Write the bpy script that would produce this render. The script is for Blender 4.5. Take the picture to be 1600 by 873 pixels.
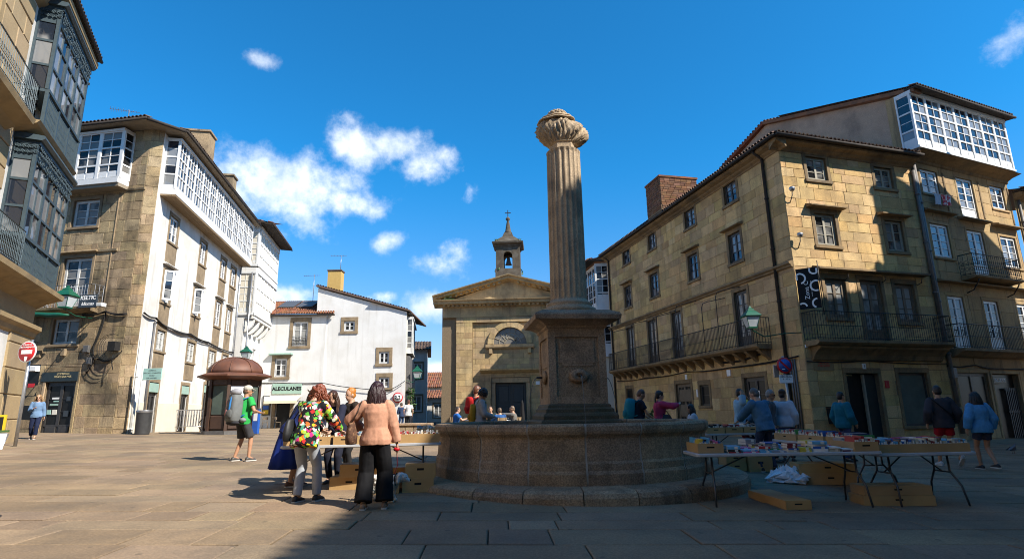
import bpy, bmesh, math, random
from mathutils import Vector, Matrix, noise
R = math.radians
for o in list(bpy.data.objects): bpy.data.objects.remove(o)
SC = bpy.context.scene
COL = SC.collection

# ------------------------------------------------------------ camera
cd = bpy.data.cameras.new('camera'); cam = bpy.data.objects.new('camera', cd); COL.objects.link(cam)
cd.sensor_width = 36.0; cd.lens = 36.0 * 902.0 / 1600.0; cd.clip_end = 2000; cd.clip_start = 0.05
CAMZ = 1.4
_f = Vector((0, math.cos(R(12.9)), math.sin(R(12.9)))); _u = Vector((0, -math.sin(R(12.9)), math.cos(R(12.9)))); _r = Vector((1, 0, 0))
_ro = R(0.956)
_r2 = _r * math.cos(_ro) - _u * math.sin(_ro); _u2 = _u * math.cos(_ro) + _r * math.sin(_ro)
_m = Matrix((_r2, _u2, -_f)).transposed().to_4x4(); _m.translation = (0, 0, CAMZ)
cam.matrix_world = _m
SC.camera = cam
SC.cycles.filter_width = 1.0; SC.cycles.max_bounces = 5; SC.cycles.diffuse_bounces = 4; SC.cycles.glossy_bounces = 3; SC.cycles.transmission_bounces = 2; SC.cycles.caustics_reflective = False; SC.cycles.caustics_refractive = False

# ------------------------------------------------------------ sun, sky, exposure
SUN_EL, SUN_H = R(42), Vector((0.86, -0.51))          # horizontal direction towards the sun
sd = bpy.data.lights.new('sun', 'SUN'); sd.energy = 4.4; sd.angle = R(0.53); sd.color = (1.0, 0.93, 0.82)
sun = bpy.data.objects.new('sun', sd); COL.objects.link(sun)
SUN = Vector((SUN_H.x * math.cos(SUN_EL), SUN_H.y * math.cos(SUN_EL), math.sin(SUN_EL)))
sun.rotation_euler = SUN.to_track_quat('Z', 'Y').to_euler(); sun.location = (0, 0, 60)

SC.view_settings.view_transform = 'Standard'; SC.view_settings.look = 'None'
SC.view_settings.exposure = 1.06; SC.view_settings.gamma = 1.0

W_ = bpy.data.worlds.new('World'); SC.world = W_; W_.use_nodes = True
nt = W_.node_tree; nt.nodes.clear()
def N(t, **kw):
    n = nt.nodes.new(t)
    for k, v in kw.items():
        if hasattr(n, k) and not k[0].isdigit(): setattr(n, k, v)
    return n
def L(a, b): nt.links.new(a, b)
def M(op, a, b=None, c=None, clamp=False):
    n = nt.nodes.new('ShaderNodeMath'); n.operation = op; n.use_clamp = clamp
    for i, v in enumerate((a, b, c)):
        if v is None: continue
        if isinstance(v, (int, float)): n.inputs[i].default_value = v
        else: nt.links.new(v, n.inputs[i])
    return n.outputs[0]
def VM(op, a, b=None):
    n = nt.nodes.new('ShaderNodeVectorMath'); n.operation = op
    for i, v in enumerate((a, b)):
        if v is None: continue
        if isinstance(v, (tuple, list, Vector)): n.inputs[i].default_value = tuple(v)
        else: nt.links.new(v, n.inputs[i])
    return n
sky = N('ShaderNodeTexSky'); sky.sky_type = 'NISHITA'; sky.sun_disc = False
sky.sun_elevation = SUN_EL; sky.sun_rotation = math.atan2(SUN.x, SUN.y); sky.altitude = 300; sky.air_density = 1.0; sky.dust_density = 0.25; sky.ozone_density = 3.0
tint = N('ShaderNodeMix'); tint.data_type = 'RGBA'; tint.blend_type = 'MULTIPLY'; tint.inputs[0].default_value = 1.0
L(sky.outputs[0], tint.inputs[6]); HAZE_TINT = True
bg = N('ShaderNodeBackground'); bg.inputs[1].default_value = 0.094; L(tint.outputs[2], bg.inputs[0])
tc = N('ShaderNodeTexCoord'); DIR = VM('NORMALIZE', tc.outputs['Generated']).outputs[0]
sz = N('ShaderNodeSeparateXYZ'); L(DIR, sz.inputs[0]); er = N('ShaderNodeMapRange'); er.interpolation_type = 'SMOOTHSTEP'; L(sz.outputs[2], er.inputs[0]); er.inputs[1].default_value = .0; er.inputs[2].default_value = .42
tcol = N('ShaderNodeMix'); tcol.data_type = 'RGBA'; L(er.outputs[0], tcol.inputs[0]); tcol.inputs[6].default_value = (.66, .68, .82, 1); tcol.inputs[7].default_value = (.12, .81, 1.15, 1); L(tcol.outputs[2], tint.inputs[7])   # paler towards the horizon, deep blue above
def pixdir(u, v):                                           # direction of a point of the sky
    a = (u - 800) / 902.0; b = (436.5 - v) / 902.0
    return (_f + _r2 * a + _u2 * b).normalized()
# clouds of the sky in view (centre, half-width, half-height in degrees, strength), then unseen ones over the rest of the dome, enlarged for white fill
CL = [(345,320,6,4.4,1),(430,285,6.5,4,1),(490,290,6,4,1),(545,320,5,2.2,.9),(560,235,4,3,.95),(610,225,4,2.6,.95),(650,262,3.5,3,.8),(690,245,2.6,2,.75),
      (405,97,2.2,1.3,.75),(365,260,1.6,1.2,.6),(606,382,3.0,1.5,.95),(688,415,3.9,2.2,1),(676,478,3.6,2.0,.95),(738,298,1.5,1.6,.55),(448,460,5,1.6,.9),
      (598,466,1.6,1.0,.8),(1582,52,2.2,2.0,.7),(680,575,4,1.1,.9),(560,470,2.5,.8,.6)]
cl = [(pixdir(u, v), a, b, s) for u, v, a, b, s in CL]
rng = random.Random(5)
for k in range(17):
    az = R(66 + 17.0 * k + rng.uniform(-4, 4)); el = R(rng.choice((12, 18, 26, 38, 55)) + rng.uniform(-3, 3))
    d = Vector((math.sin(az) * math.cos(el), math.cos(az) * math.cos(el), math.sin(el)))
    cl.append((d, rng.uniform(6, 12), rng.uniform(3, 6), rng.uniform(.8, 1)))
nz = N('ShaderNodeTexNoise'); nz.inputs['Scale'].default_value = 13; nz.inputs['Detail'].default_value = 7; nz.inputs['Roughness'].default_value = .62; L(DIR, nz.inputs['Vector'])
nz2 = N('ShaderNodeTexNoise'); nz2.inputs['Scale'].default_value = 4.5; nz2.inputs['Detail'].default_value = 2; L(DIR, nz2.inputs['Vector'])
warp = VM('ADD', DIR, VM('SCALE', VM('SUBTRACT', nz2.outputs['Color'], (.5, .5, .5)).outputs[0]).outputs[0])
warp.inputs[1].links[0].from_node.inputs[3].default_value = .06
WD = warp.outputs[0]
tot = None
for d, ra, rb, s in cl:
    e1 = d.cross(Vector((0, 0, 1))).normalized(); e2 = e1.cross(d)
    a = VM('DOT_PRODUCT', WD, e1 / R(ra)).outputs['Value']; b = VM('DOT_PRODUCT', WD, e2 / R(rb)).outputs['Value']
    rr = M('SQRT', M('MULTIPLY_ADD', a, a, M('MULTIPLY', b, b)))
    front = M('GREATER_THAN', VM('DOT_PRODUCT', WD, d).outputs['Value'], .5)
    val = M('MULTIPLY', M('MULTIPLY', M('SUBTRACT', 1.22, rr, clamp=True), s), front)
    tot = val if tot is None else M('MAXIMUM', tot, val)
dens = M('ADD', tot, M('MULTIPLY', M('SUBTRACT', nz.outputs[0], .56), 2.3))
gate = M('MULTIPLY', dens, M('GREATER_THAN', tot, .005))
mr = N('ShaderNodeMapRange'); mr.interpolation_type = 'SMOOTHSTEP'; mr.inputs['From Min'].default_value = .13; mr.inputs['From Max'].default_value = 1.2; L(gate, mr.inputs['Value'])
# cloud body: whiter where it is thick towards the sun, greyer underneath
off = VM('ADD', DIR, SUN * 0.035).outputs[0]
nz3 = N('ShaderNodeTexNoise'); nz3.inputs['Scale'].default_value = 9; nz3.inputs['Detail'].default_value = 3; L(off, nz3.inputs['Vector'])
cr = N('ShaderNodeMapRange'); cr.inputs['From Min'].default_value = .38; cr.inputs['From Max'].default_value = .62; cr.inputs['To Min'].default_value = 1.0; cr.inputs['To Max'].default_value = .45; L(nz3.outputs[0], cr.inputs['Value'])
ccol = N('ShaderNodeMix'); ccol.data_type = 'RGBA'; L(cr.outputs[0], ccol.inputs[0]); ccol.inputs[6].default_value = (.40, .50, .62, 1); ccol.inputs[7].default_value = (.98, .99, 1.0, 1)
bg2 = N('ShaderNodeBackground'); bg2.inputs[1].default_value = .78; L(ccol.outputs[2], bg2.inputs[0])
mx = N('ShaderNodeMixShader'); L(M('MULTIPLY', mr.outputs[0], .96), mx.inputs[0]); L(bg.outputs[0], mx.inputs[1]); L(bg2.outputs[0], mx.inputs[2])
wo = N('ShaderNodeOutputWorld'); L(mx.outputs[0], wo.inputs[0])

# ------------------------------------------------------------ materials
MAT = {}
def mat(name, col, col2=None, rough=.8, scale=6.0, amt=.5, bump=0.0, bscale=None, rnd=0.0, metal=0.0, spec=.5, detail=4, coat=0, grime=None, gscale=.8, gamt=.6, streak=None, dist=.01, tr=0, speck=0.0, sscale=38.0, spots=None):
    """procedural principled material: two-tone noise, optional per-object tone shift (rnd), blotchy stains (grime), vertical wear (streak), relief"""
    global nt
    m = bpy.data.materials.new(name); m.use_nodes = True; nt = m.node_tree; MAT[name] = m
    p = nt.nodes['Principled BSDF']; p.inputs['Roughness'].default_value = rough; p.inputs['Metallic'].default_value = metal
    p.inputs['Specular IOR Level'].default_value = spec if rough < .7 or spec != .5 else .22
    if coat: p.inputs['Coat Weight'].default_value = coat
    g = nt.nodes.new('ShaderNodeNewGeometry'); P = g.outputs['Position']
    c4 = lambda c: (c[0], c[1], c[2], 1)
    def mixc(fac, a, b, blend='MIX'):
        n = nt.nodes.new('ShaderNodeMix'); n.data_type = 'RGBA'; n.blend_type = blend
        if isinstance(fac, (int, float)): n.inputs[0].default_value = fac
        else: L(fac, n.inputs[0])
        for s, v in ((6, a), (7, b)):
            if isinstance(v, tuple): n.inputs[s].default_value = c4(v)
            else: L(v, n.inputs[s])
        return n.outputs[2]
    def noi(sc, det, vec=P, rgh=.6):
        n = nt.nodes.new('ShaderNodeTexNoise'); n.inputs['Scale'].default_value = sc; n.inputs['Detail'].default_value = det; n.inputs['Roughness'].default_value = rgh; L(vec, n.inputs['Vector']); return n.outputs[0]
    def ramp(v, a, b, lo=0., hi=1.):
        n = nt.nodes.new('ShaderNodeMapRange'); n.interpolation_type = 'SMOOTHSTEP'; L(v, n.inputs[0]); n.inputs[1].default_value = a; n.inputs[2].default_value = b; n.inputs[3].default_value = lo; n.inputs[4].default_value = hi; return n.outputs[0]
    out = c4(col)[:3]
    if col2 is not None: out = mixc(ramp(noi(scale, detail), .5 - .5 * amt, .5 + .5 * amt), tuple(col), tuple(col2))
    if rnd:
        oi = nt.nodes.new('ShaderNodeObjectInfo'); at = nt.nodes.new('ShaderNodeAttribute'); at.attribute_name = 'rnd'
        fr = M('FRACT', M('ADD', oi.outputs['Random'], at.outputs['Fac']))
        v = M('MULTIPLY_ADD', fr, 2 * rnd, 1 - rnd)
        fr2 = M('FRACT', M('MULTIPLY', fr, 7.31))
        hs = nt.nodes.new('ShaderNodeHueSaturation'); L(v, hs.inputs['Value']); L(M('MULTIPLY_ADD', fr2, rnd * .7, 1 - rnd * .35), hs.inputs['Saturation'])
        L(M('MULTIPLY_ADD', M('FRACT', M('MULTIPLY', fr, 3.77)), .02 * rnd / .2, .5 - .01 * rnd / .2), hs.inputs['Hue'])
        if isinstance(out, tuple): hs.inputs['Color'].default_value = c4(out)
        else: L(out, hs.inputs['Color'])
        out = hs.outputs[0]
    if grime is not None:
        out = mixc(M('MULTIPLY', ramp(noi(gscale, 4), .45, .68), gamt), out, tuple(grime))
    if streak is not None:
        vs = VM('MULTIPLY', P, (3.0, 3.0, .22)).outputs[0]
        out = mixc(M('MULTIPLY', ramp(noi(1.0, 3, vs), .5, .75), streak[3]), out, tuple(streak[:3]))
    if speck:                                               # coarse grain of the stone
        out = mixc(ramp(noi(sscale, 3, rgh=.75), .38, .64, speck, 0), out, (.03, .026, .022)); out = mixc(ramp(noi(sscale * 2.3, 2), .62, .72, 0, speck * .5), out, (.62, .57, .48))
    if spots is not None:                                   # old chewing gum and drips
        v = nt.nodes.new('ShaderNodeTexVoronoi'); v.inputs['Scale'].default_value = spots; L(P, v.inputs['Vector'])
        out = mixc(M('MULTIPLY', M('LESS_THAN', v.outputs['Distance'], .085), .45), out, (.05, .045, .04))
    if isinstance(out, tuple): p.inputs['Base Color'].default_value = c4(out)
    else: L(out, p.inputs['Base Color'])
    if bump:
        b = nt.nodes.new('ShaderNodeBump'); b.inputs['Strength'].default_value = bump; b.inputs['Distance'].default_value = dist
        L(noi(bscale or scale * 4, 4, rgh=.7), b.inputs['Height']); L(b.outputs[0], p.inputs['Normal'])
    if tr: p.inputs['Transmission Weight'].default_value = tr
    return m

mat('r1_stone', (.70,.475,.215), (.50,.335,.155), .88, 2.2, .7, .5, 26, rnd=.2, grime=(.20,.14,.08), gscale=.7, gamt=.4, streak=(.12,.085,.055,.34), speck=0.30, dist=.022)
mat('r1_trim', (.33,.225,.115), (.24,.165,.09), .88, 3, .7, .45, 30, grime=(.10,.085,.065), gscale=.8, gamt=.6, streak=(.05,.045,.04,.5), speck=0.35, dist=.022)
mat('r2_stone', (.50,.345,.17), (.38,.26,.13), .88, 1.8, .7, .4, 26, rnd=.12, grime=(.17,.14,.10), gscale=.4, gamt=.6, streak=(.07,.06,.05,.45), speck=0.28)
mat('mortar', (.27,.20,.12), (.19,.14,.09), .95, 9, .7, .5, 60, speck=0.30)
mat('plaster_gable', (.56,.38,.265), (.42,.285,.20), .95, 1.1, .6, .5, 14, grime=(.14,.11,.095), gscale=.45, gamt=.5, streak=(.50,.35,.24,.4), speck=0.30)
mat('l2_stone', (.57,.42,.24), (.36,.265,.155), .92, 3.0, .75, .6, 22, rnd=.2, grime=(.05,.043,.035), gscale=.6, gamt=.7, streak=(.05,.045,.04,.6), speck=0.45, dist=.022)
mat('l2_trim', (.36,.27,.17), (.24,.18,.115), .9, 3.0, .7, .5, 28, grime=(.12,.09,.06), gscale=1.1, gamt=.5, speck=0.30)
mat('white_wall', (.70,.69,.665), (.60,.585,.555), .9, .9, .6, .3, 18, grime=(.50,.47,.41), gscale=.7, gamt=.6, streak=(.34,.31,.26,.45), dist=.02)
mat('w_wall', (.70,.70,.69), (.63,.63,.62), .9, .7, .6, .3, 10, grime=(.54,.52,.48), gscale=.5, gamt=.5, streak=(.40,.38,.34,.32), dist=.02)
mat('cream_wall', (.70,.64,.53), (.6,.55,.45), .9, 1.2, .6, .1, 14, streak=(.4,.36,.3,.2))
mat('l1_stone', (.44,.325,.185), (.36,.26,.145), .85, 2.0, .7, .35, 26, rnd=.1, grime=(.26,.2,.13), gscale=.7, gamt=.4, speck=0.20)
mat('l1_trim', (.36,.26,.14), (.26,.19,.10), .85, 2.5, .7, .35, 26, grime=(.13,.1,.07), gscale=1.0, gamt=.5)
mat('church_stone', (.64,.46,.235), (.46,.33,.17), .9, 2.4, .7, .5, 24, rnd=.16, grime=(.13,.105,.075), gscale=.35, gamt=.6, streak=(.09,.075,.06,.45), speck=0.35, dist=.022)
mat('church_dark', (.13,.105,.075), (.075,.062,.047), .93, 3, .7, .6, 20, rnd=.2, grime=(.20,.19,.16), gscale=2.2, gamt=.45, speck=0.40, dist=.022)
mat('foun_stone', (.51,.37,.235), (.36,.26,.165), .9, 5, .75, .7, 55, rnd=.13, grime=(.15,.115,.08), gscale=1.5, gamt=.6, streak=(.085,.07,.052,.5), detail=5, speck=0.50, dist=.022)
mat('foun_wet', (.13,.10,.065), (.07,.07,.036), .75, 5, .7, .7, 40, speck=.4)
mat('col_stone', (.56,.425,.28), (.42,.315,.205), .88, 6, .7, .5, 60, grime=(.13,.105,.08), gscale=1.6, gamt=.5, streak=(.10,.085,.07,.45), detail=5, speck=0.42, dist=.022)
mat('mortar_pale', (.42,.38,.32), (.30,.27,.23), .95, 14, .7, .5, 60)
mat('paving', (.315,.228,.142), (.22,.16,.105), .86, 1.6, .7, .55, 60, rnd=.16, spots=2.6, grime=(.13,.105,.08), gscale=.6, gamt=.55, detail=5, speck=0.28)
mat('paving_joint', (.11,.085,.06), (.07,.056,.04), .95, 8, .7, .5, 50)
mat('roof_tile', (.30,.12,.06), (.17,.075,.045), .9, 5, .8, .5, 30, rnd=.25, grime=(.07,.055,.045), gscale=1.6, gamt=.6)
mat('roof_tile_old', (.15,.085,.055), (.08,.06,.05), .92, 5, .8, .5, 30, rnd=.25, grime=(.16,.15,.11), gscale=2.6, gamt=.35)
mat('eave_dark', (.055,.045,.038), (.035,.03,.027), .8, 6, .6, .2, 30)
mat('soffit', (.30,.25,.19), (.22,.185,.14), .85, 5, .6, .2, 30)
mat('wood_board', (.27,.19,.11), (.19,.135,.08), .8, 4, .7, .3, 30)
mat('white_paint', (.70,.70,.69), (.62,.62,.61), .45, 3, .6, .06, 40, streak=(.5,.48,.45,.15))
mat('white_old', (.66,.66,.64), (.52,.52,.5), .55, 3, .6, .1, 40, grime=(.3,.28,.25), gscale=2.5, gamt=.4)
mat('brown_paint', (.16,.115,.075), (.10,.075,.05), .55, 5, .6, .1, 40)
mat('dark_paint', (.028,.026,.027), (.045,.042,.04), .5, 6, .6, .1, 40)
mat('beige_paint', (.33,.30,.23), (.25,.225,.17), .6, 6, .6, .1, 40)
mat('iron', (.018,.018,.019), (.035,.03,.027), .55, 14, .6, .2, 60, metal=.3)
mat('l1_iron', (.055,.085,.10), (.04,.06,.072), .5, 8, .6, .25, 60, metal=.2, rnd=0)
mat('steel', (.42,.42,.43), (.32,.32,.33), .38, 6, .6, .05, 40, metal=.8)
mat('pipe_grey', (.16,.15,.145), (.10,.095,.09), .55, 6, .7, .15, 40, metal=.3)
mat('copper', (.17,.065,.033), (.10,.043,.027), .6, 3, .8, .3, 24, metal=.15, streak=(.06,.035,.028,.5))
mat('kiosk_wood', (.075,.04,.025), (.045,.025,.018), .45, 5, .7, .15, 30)
mat('kiosk_glass', (.10,.13,.11), (.07,.09,.08), .08, 2, .6)
mat('lamp_green', (.008,.10,.055), (.006,.07,.04), .4, 6, .6, .1, 40)
mat('lamp_glass', (.52,.56,.58), (.42,.46,.48), .15, 4, .6)
mat('door_green', (.012,.020,.022), (.02,.03,.032), .45, 5, .6, .1, 40)
mat('shop_dark', (.010,.010,.011), (.018,.018,.018), .3, 3, .6, spec=.18)
mat('red_sign', (.55,.012,.018), (.48,.01,.015), .4, 5, .6)
mat('blue_sign', (.02,.10,.42), (.018,.085,.36), .4, 5, .6)
mat('white_sign', (.80,.80,.80), (.74,.74,.74), .4, 5, .6)
mat('pale_green_sign', (.34,.55,.50), (.30,.48,.44), .45, 4, .6)
mat('sage_sign', (.30,.44,.37), (.26,.39,.33), .5, 4, .6)
mat('black_text', (.012,.012,.013)); mat('white_text', (.82,.82,.82)); mat('gold_text', (.45,.38,.22)); mat('grey_text', (.16,.22,.22))
mat('keltic_sign', (.035,.042,.05), (.03,.036,.043), .4, 4, .6)
mat('tan_chimney', (.50,.34,.12), (.44,.29,.10), .9, 5, .6, .2, 30)
mat('brick_red', (.20,.10,.055), (.13,.07,.042), .92, 7, .8, .6, 40, rnd=.25)
mat('solar', (.07,.075,.085), (.09,.095,.10), .4, 6, .6, spec=.2)
mat('crate_wood', (.47,.30,.125), (.36,.22,.09), .6, 2.5, .7, .15, 40, rnd=.08)
mat('table_white', (.46,.47,.49), (.40,.41,.43), .4, 5, .6, .05, 60)
mat('table_leg', (.09,.09,.095), (.06,.06,.065), .4, 8, .6, .05, 60, metal=.6)
mat('paper', (.74,.71,.63), (.64,.61,.54), .8, 30, .6)
mat('plastic_bag', (.62,.66,.70), (.72,.75,.78), .25, 14, .6, .6, 20)
mat('leaf', (.05,.12,.025), (.03,.075,.018), .6, 12, .7)
mat('water', (.10,.105,.105), (.2,.21,.21), .08, 40, .7, .5, 60)
mat('pool', (.012,.016,.016), (.02,.026,.024), .04, 4, .6, .3, 8)
mat('awning', (.72,.64,.47), (.65,.57,.42), .8, 5, .6)
mat('yellow_bin', (.62,.42,.015), (.55,.36,.012), .4, 5, .6)
mat('bin_grey', (.085,.088,.092), (.06,.062,.066), .45, 6, .6, .1, 30, metal=.4)
mat('rubber', (.012,.012,.013), (.02,.02,.02), .7)
mat('cable', (.015,.014,.014), (.025,.023,.022), .7)
mat('glass_dark', (.02,.025,.032), (.03,.035,.042), .04, 1.2, .6, rnd=.0, spec=.8)
mat('poster', (.75,.55,.05), (.06,.35,.55), .5, 2.2, .15)
mat('cloth_pale', (.55,.6,.66), (.5,.52,.6), .8, 10, .6); mat('cloth_redwhite', (.55,.06,.08), (.75,.72,.72), .8, 5, .12)
# window glass: each pane shows a dark room or a curtain close behind the pane
def glassmat(name, dark, curtain, share, rough=.03, sp=.9):
    global nt
    m = mat(name, dark, None, rough, spec=sp); nt = m.node_tree; p = nt.nodes['Principled BSDF']
    oi = nt.nodes.new('ShaderNodeObjectInfo'); g = nt.nodes.new('ShaderNodeNewGeometry')
    n = nt.nodes.new('ShaderNodeTexNoise'); n.inputs['Scale'].default_value = 1.3; n.inputs['Detail'].default_value = 3; L(g.outputs['Position'], n.inputs['Vector'])
    f = M('ADD', M('MULTIPLY', oi.outputs['Random'], .6), M('MULTIPLY', n.outputs[0], .8))
    r = nt.nodes.new('ShaderNodeMapRange'); r.interpolation_type = 'SMOOTHSTEP'; L(f, r.inputs[0]); r.inputs[1].default_value = 1.0 - share; r.inputs[2].default_value = 1.12 - share
    x = nt.nodes.new('ShaderNodeMix'); x.data_type = 'RGBA'; L(r.outputs[0], x.inputs[0]); x.inputs[6].default_value = (*dark, 1); x.inputs[7].default_value = (*curtain, 1)
    L(x.outputs[2], p.inputs['Base Color'])
    b = nt.nodes.new('ShaderNodeBump'); b.inputs['Strength'].default_value = .05; b.inputs['Distance'].default_value = .02
    n2 = nt.nodes.new('ShaderNodeTexNoise'); n2.inputs['Scale'].default_value = 2.5; L(g.outputs['Position'], n2.inputs['Vector']); L(n2.outputs[0], b.inputs['Height']); L(b.outputs[0], p.inputs['Normal'])
glassmat('pane', (.012,.013,.015), (.17,.165,.155), .42, sp=.35)
glassmat('pane_curtain', (.10,.10,.095), (.28,.28,.265), .6, sp=.5)
glassmat('pane_blue', (.016,.022,.034), (.20,.205,.21), .36)
mat('ochre_wall', (.74,.53,.28), (.66,.46,.24), .9, 1.2, .6, .2, 14, streak=(.4,.3,.18,.3))  # picked to reflect warm light from the unseen house added on the left
# ------------------------------------------------------------ mesh and object helpers
def sm(t): t = min(max(t, 0), 1); return t * t * (3 - 2 * t)
def gz(x, y):                                               # height of the sloping square
    return .014 * min(y, 26) - .0225 * x * (1 - .75 * sm((y - 26) / 14))
class Fr:                                                   # a facade: s along the wall, d out of the wall, z up
    def __init__(s, x, y, az, flip=False, k=1.0):
        a = R(az); s.k = k; s.o = Vector((x, y, 0)); s.t = Vector((math.cos(a), math.sin(a), 0)); s.n = Vector((math.sin(a), -math.cos(a), 0)) * (-1 if flip else 1)
    def __call__(s, k, d, z): return s.o + s.t * k * s.k + s.n * d * s.k + Vector((0, 0, z if s.k == 1 else CAMZ + (z - CAMZ) * s.k))
class XY:                                                   # plain frame with origin and turn
    def __init__(s, x=0, y=0, z=0, rz=0): s.m = Matrix.Translation((x, y, z)) @ Matrix.Rotation(rz, 4, 'Z')
    def __call__(s, a, b, c): return s.m @ Vector((a, b, c))
WORLD = XY()
class MB:
    def __init__(s, fr=WORLD): s.v = []; s.f = []; s.fr = fr; s.sm = []; s.rnd = []; s.cur = 0.0
    def add(s, vs, fs, smooth=False, raw=False):
        b = len(s.v); s.v += [tuple(p) if raw else tuple(s.fr(*p)) for p in vs]; s.f += [tuple(i + b for i in f) for f in fs]; s.sm += [smooth] * len(fs); s.rnd += [s.cur] * len(fs)
        return s
    def box(s, a0, a1, b0, b1, c0, c1):
        return s.add([(a, b, c) for c in (c0, c1) for b in (b0, b1) for a in (a0, a1)], [(0,1,3,2),(4,6,7,5),(0,4,5,1),(2,3,7,6),(0,2,6,4),(1,5,7,3)])
    def quad(s, *p): return s.add(p, [tuple(range(len(p)))])
    def slab(s, a0, a1, c0, c1, d0, d1, ch=.012, jit=None):           # block proud of a wall, chamfered front edges
        if jit:
            j = [(jit(), jit()) for _ in range(4)]; q = [(a0, c0), (a1, c0), (a1, c1), (a0, c1)]; o = [(x + u, z + w) for (x, z), (u, w) in zip(q, j)]; sg = ((1, 1), (-1, 1), (-1, -1), (1, -1)); h = [jit() * .6 for _ in range(4)]
            return s.add([(x, d0, z) for x, z in o] + [(x, d1 - ch, z) for x, z in o] + [(x + ch * e[0] * 1.3, d1 + k, z + ch * e[1] * 1.3) for (x, z), e, k in zip(o, sg, h)], [(0,1,5,4),(1,2,6,5),(2,3,7,6),(3,0,4,7),(4,5,9,8),(5,6,10,9),(6,7,11,10),(7,4,8,11),(8,9,10,11)])
        s.add([(a0,d0,c0),(a1,d0,c0),(a1,d0,c1),(a0,d0,c1),(a0,d1-ch,c0),(a1,d1-ch,c0),(a1,d1-ch,c1),(a0,d1-ch,c1),(a0+ch,d1,c0+ch),(a1-ch,d1,c0+ch),(a1-ch,d1,c1-ch),(a0+ch,d1,c1-ch)],
              [(0,1,5,4),(1,2,6,5),(2,3,7,6),(3,0,4,7),(4,5,9,8),(5,6,10,9),(6,7,11,10),(7,4,8,11),(8,9,10,11)]); return s
    def tube(s, pts, r, n=6, caps=True, raw=False):
        pts = [Vector(p) if raw else Vector(s.fr(*p)) for p in pts]; rings = []; k = len(pts); rr = r if isinstance(r, (list, tuple)) else [r] * k
        up = Vector((0, 0, 1)); prev = None
        for i, p in enumerate(pts):
            t = (pts[min(i + 1, k - 1)] - pts[max(i - 1, 0)]).normalized()
            if prev is None:
                a = t.cross(up if abs(t.z) < .9 else Vector((1, 0, 0))).normalized()
            else:
                a = (prev - t * prev.dot(t)).normalized()
            prev = a; b = t.cross(a)
            rings.append([p + (a * math.cos(6.28319 * j / n) + b * math.sin(6.28319 * j / n)) * rr[i] for j in range(n)])
        vs = [q for g in rings for q in g]; fs = [(i * n + j, i * n + (j + 1) % n, (i + 1) * n + (j + 1) % n, (i + 1) * n + j) for i in range(k - 1) for j in range(n)]
        if caps: fs += [tuple(range(n - 1, -1, -1)), tuple(range((k - 1) * n, k * n))]
        return s.add(vs, fs, n > 4, raw=True)
    def rings(s, rg, smooth=True, caps=True, close=True):   # loft through rings of equal count
        n = len(rg[0]); k = len(rg); vs = [q for g in rg for q in g]; m = n if close else n - 1
        fs = [(i * n + j, i * n + (j + 1) % n, (i + 1) * n + (j + 1) % n, (i + 1) * n + j) for i in range(k - 1) for j in range(m)]
        if caps: fs += [tuple(range(n - 1, -1, -1)), tuple(range((k - 1) * n, k * n))]
        return s.add(vs, fs, smooth)
    def lathe(s, prof, n=24, c=(0, 0), smooth=True, caps=True, rf=None):
        return s.rings([[(c[0] + r * (rf(j / n) if rf else 1) * math.cos(6.28319 * j / n), c[1] + r * (rf(j / n) if rf else 1) * math.sin(6.28319 * j / n), z) for j in range(n)] for r, z in prof], smooth, caps)
    def sphere(s, c, r, n=12, m=8, sq=(1, 1, 1)):
        return s.rings([[(c[0] + r * sq[0] * math.sin(t) * math.cos(6.28319 * j / n), c[1] + r * sq[1] * math.sin(t) * math.sin(6.28319 * j / n), c[2] - r * sq[2] * math.cos(t)) for j in range(n)] for t in [max(.02, min(3.12, math.pi * i / m)) for i in range(m + 1)]])
    def prism(s, poly, d0, d1):                              # polygon in (a, c), pushed along b
        n = len(poly); return s.add([(a, d0, c) for a, c in poly] + [(a, d1, c) for a, c in poly], [tuple(range(n - 1, -1, -1)), tuple(range(n, 2 * n))] + [(i, (i + 1) % n, n + (i + 1) % n, n + i) for i in range(n)])
    def mesh(s, name):
        me = bpy.data.meshes.new(name); me.from_pydata(s.v, [], s.f)
        if any(s.sm): me.polygons.foreach_set('use_smooth', s.sm)
        if any(s.rnd):
            at = me.attributes.new('rnd', 'FLOAT', 'FACE'); at.data.foreach_set('value', s.rnd)
        me.validate(); return me
    def build(s, name, m, parent=None, **kw):
        o = bpy.data.objects.new(name, s.mesh(name)); COL.objects.link(o); o.data.materials.append(MAT[m] if isinstance(m, str) else m)
        if parent is not None: attach(o, parent)
        return tag(o, **kw)
def attach(o, parent):
    o.parent = parent; o.matrix_parent_inverse = wm(parent).inverted()
def wm(o):
    m = o.matrix_basis.copy()
    return m if o.parent is None else wm(o.parent) @ o.matrix_parent_inverse @ m
def tag(o, label=None, cat=None, group=None, kind=None):
    if label: o['label'] = label
    if cat: o['category'] = cat
    if group: o['group'] = group
    if kind: o['kind'] = kind
    return o
def thing(name, loc, label, cat, group=None, rz=0):
    o = bpy.data.objects.new(name, None); COL.objects.link(o); o.location = loc; o.rotation_euler = (0, 0, rz); o.empty_display_size = .3
    return tag(o, label, cat, group)
def link_copy(src, parent=None, world=None):
    o = src.copy(); COL.objects.link(o)
    for k in list(o.keys()): del o[k]
    if parent is not None: attach(o, parent)
    if world is not None: o.matrix_basis = world
    return o
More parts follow.
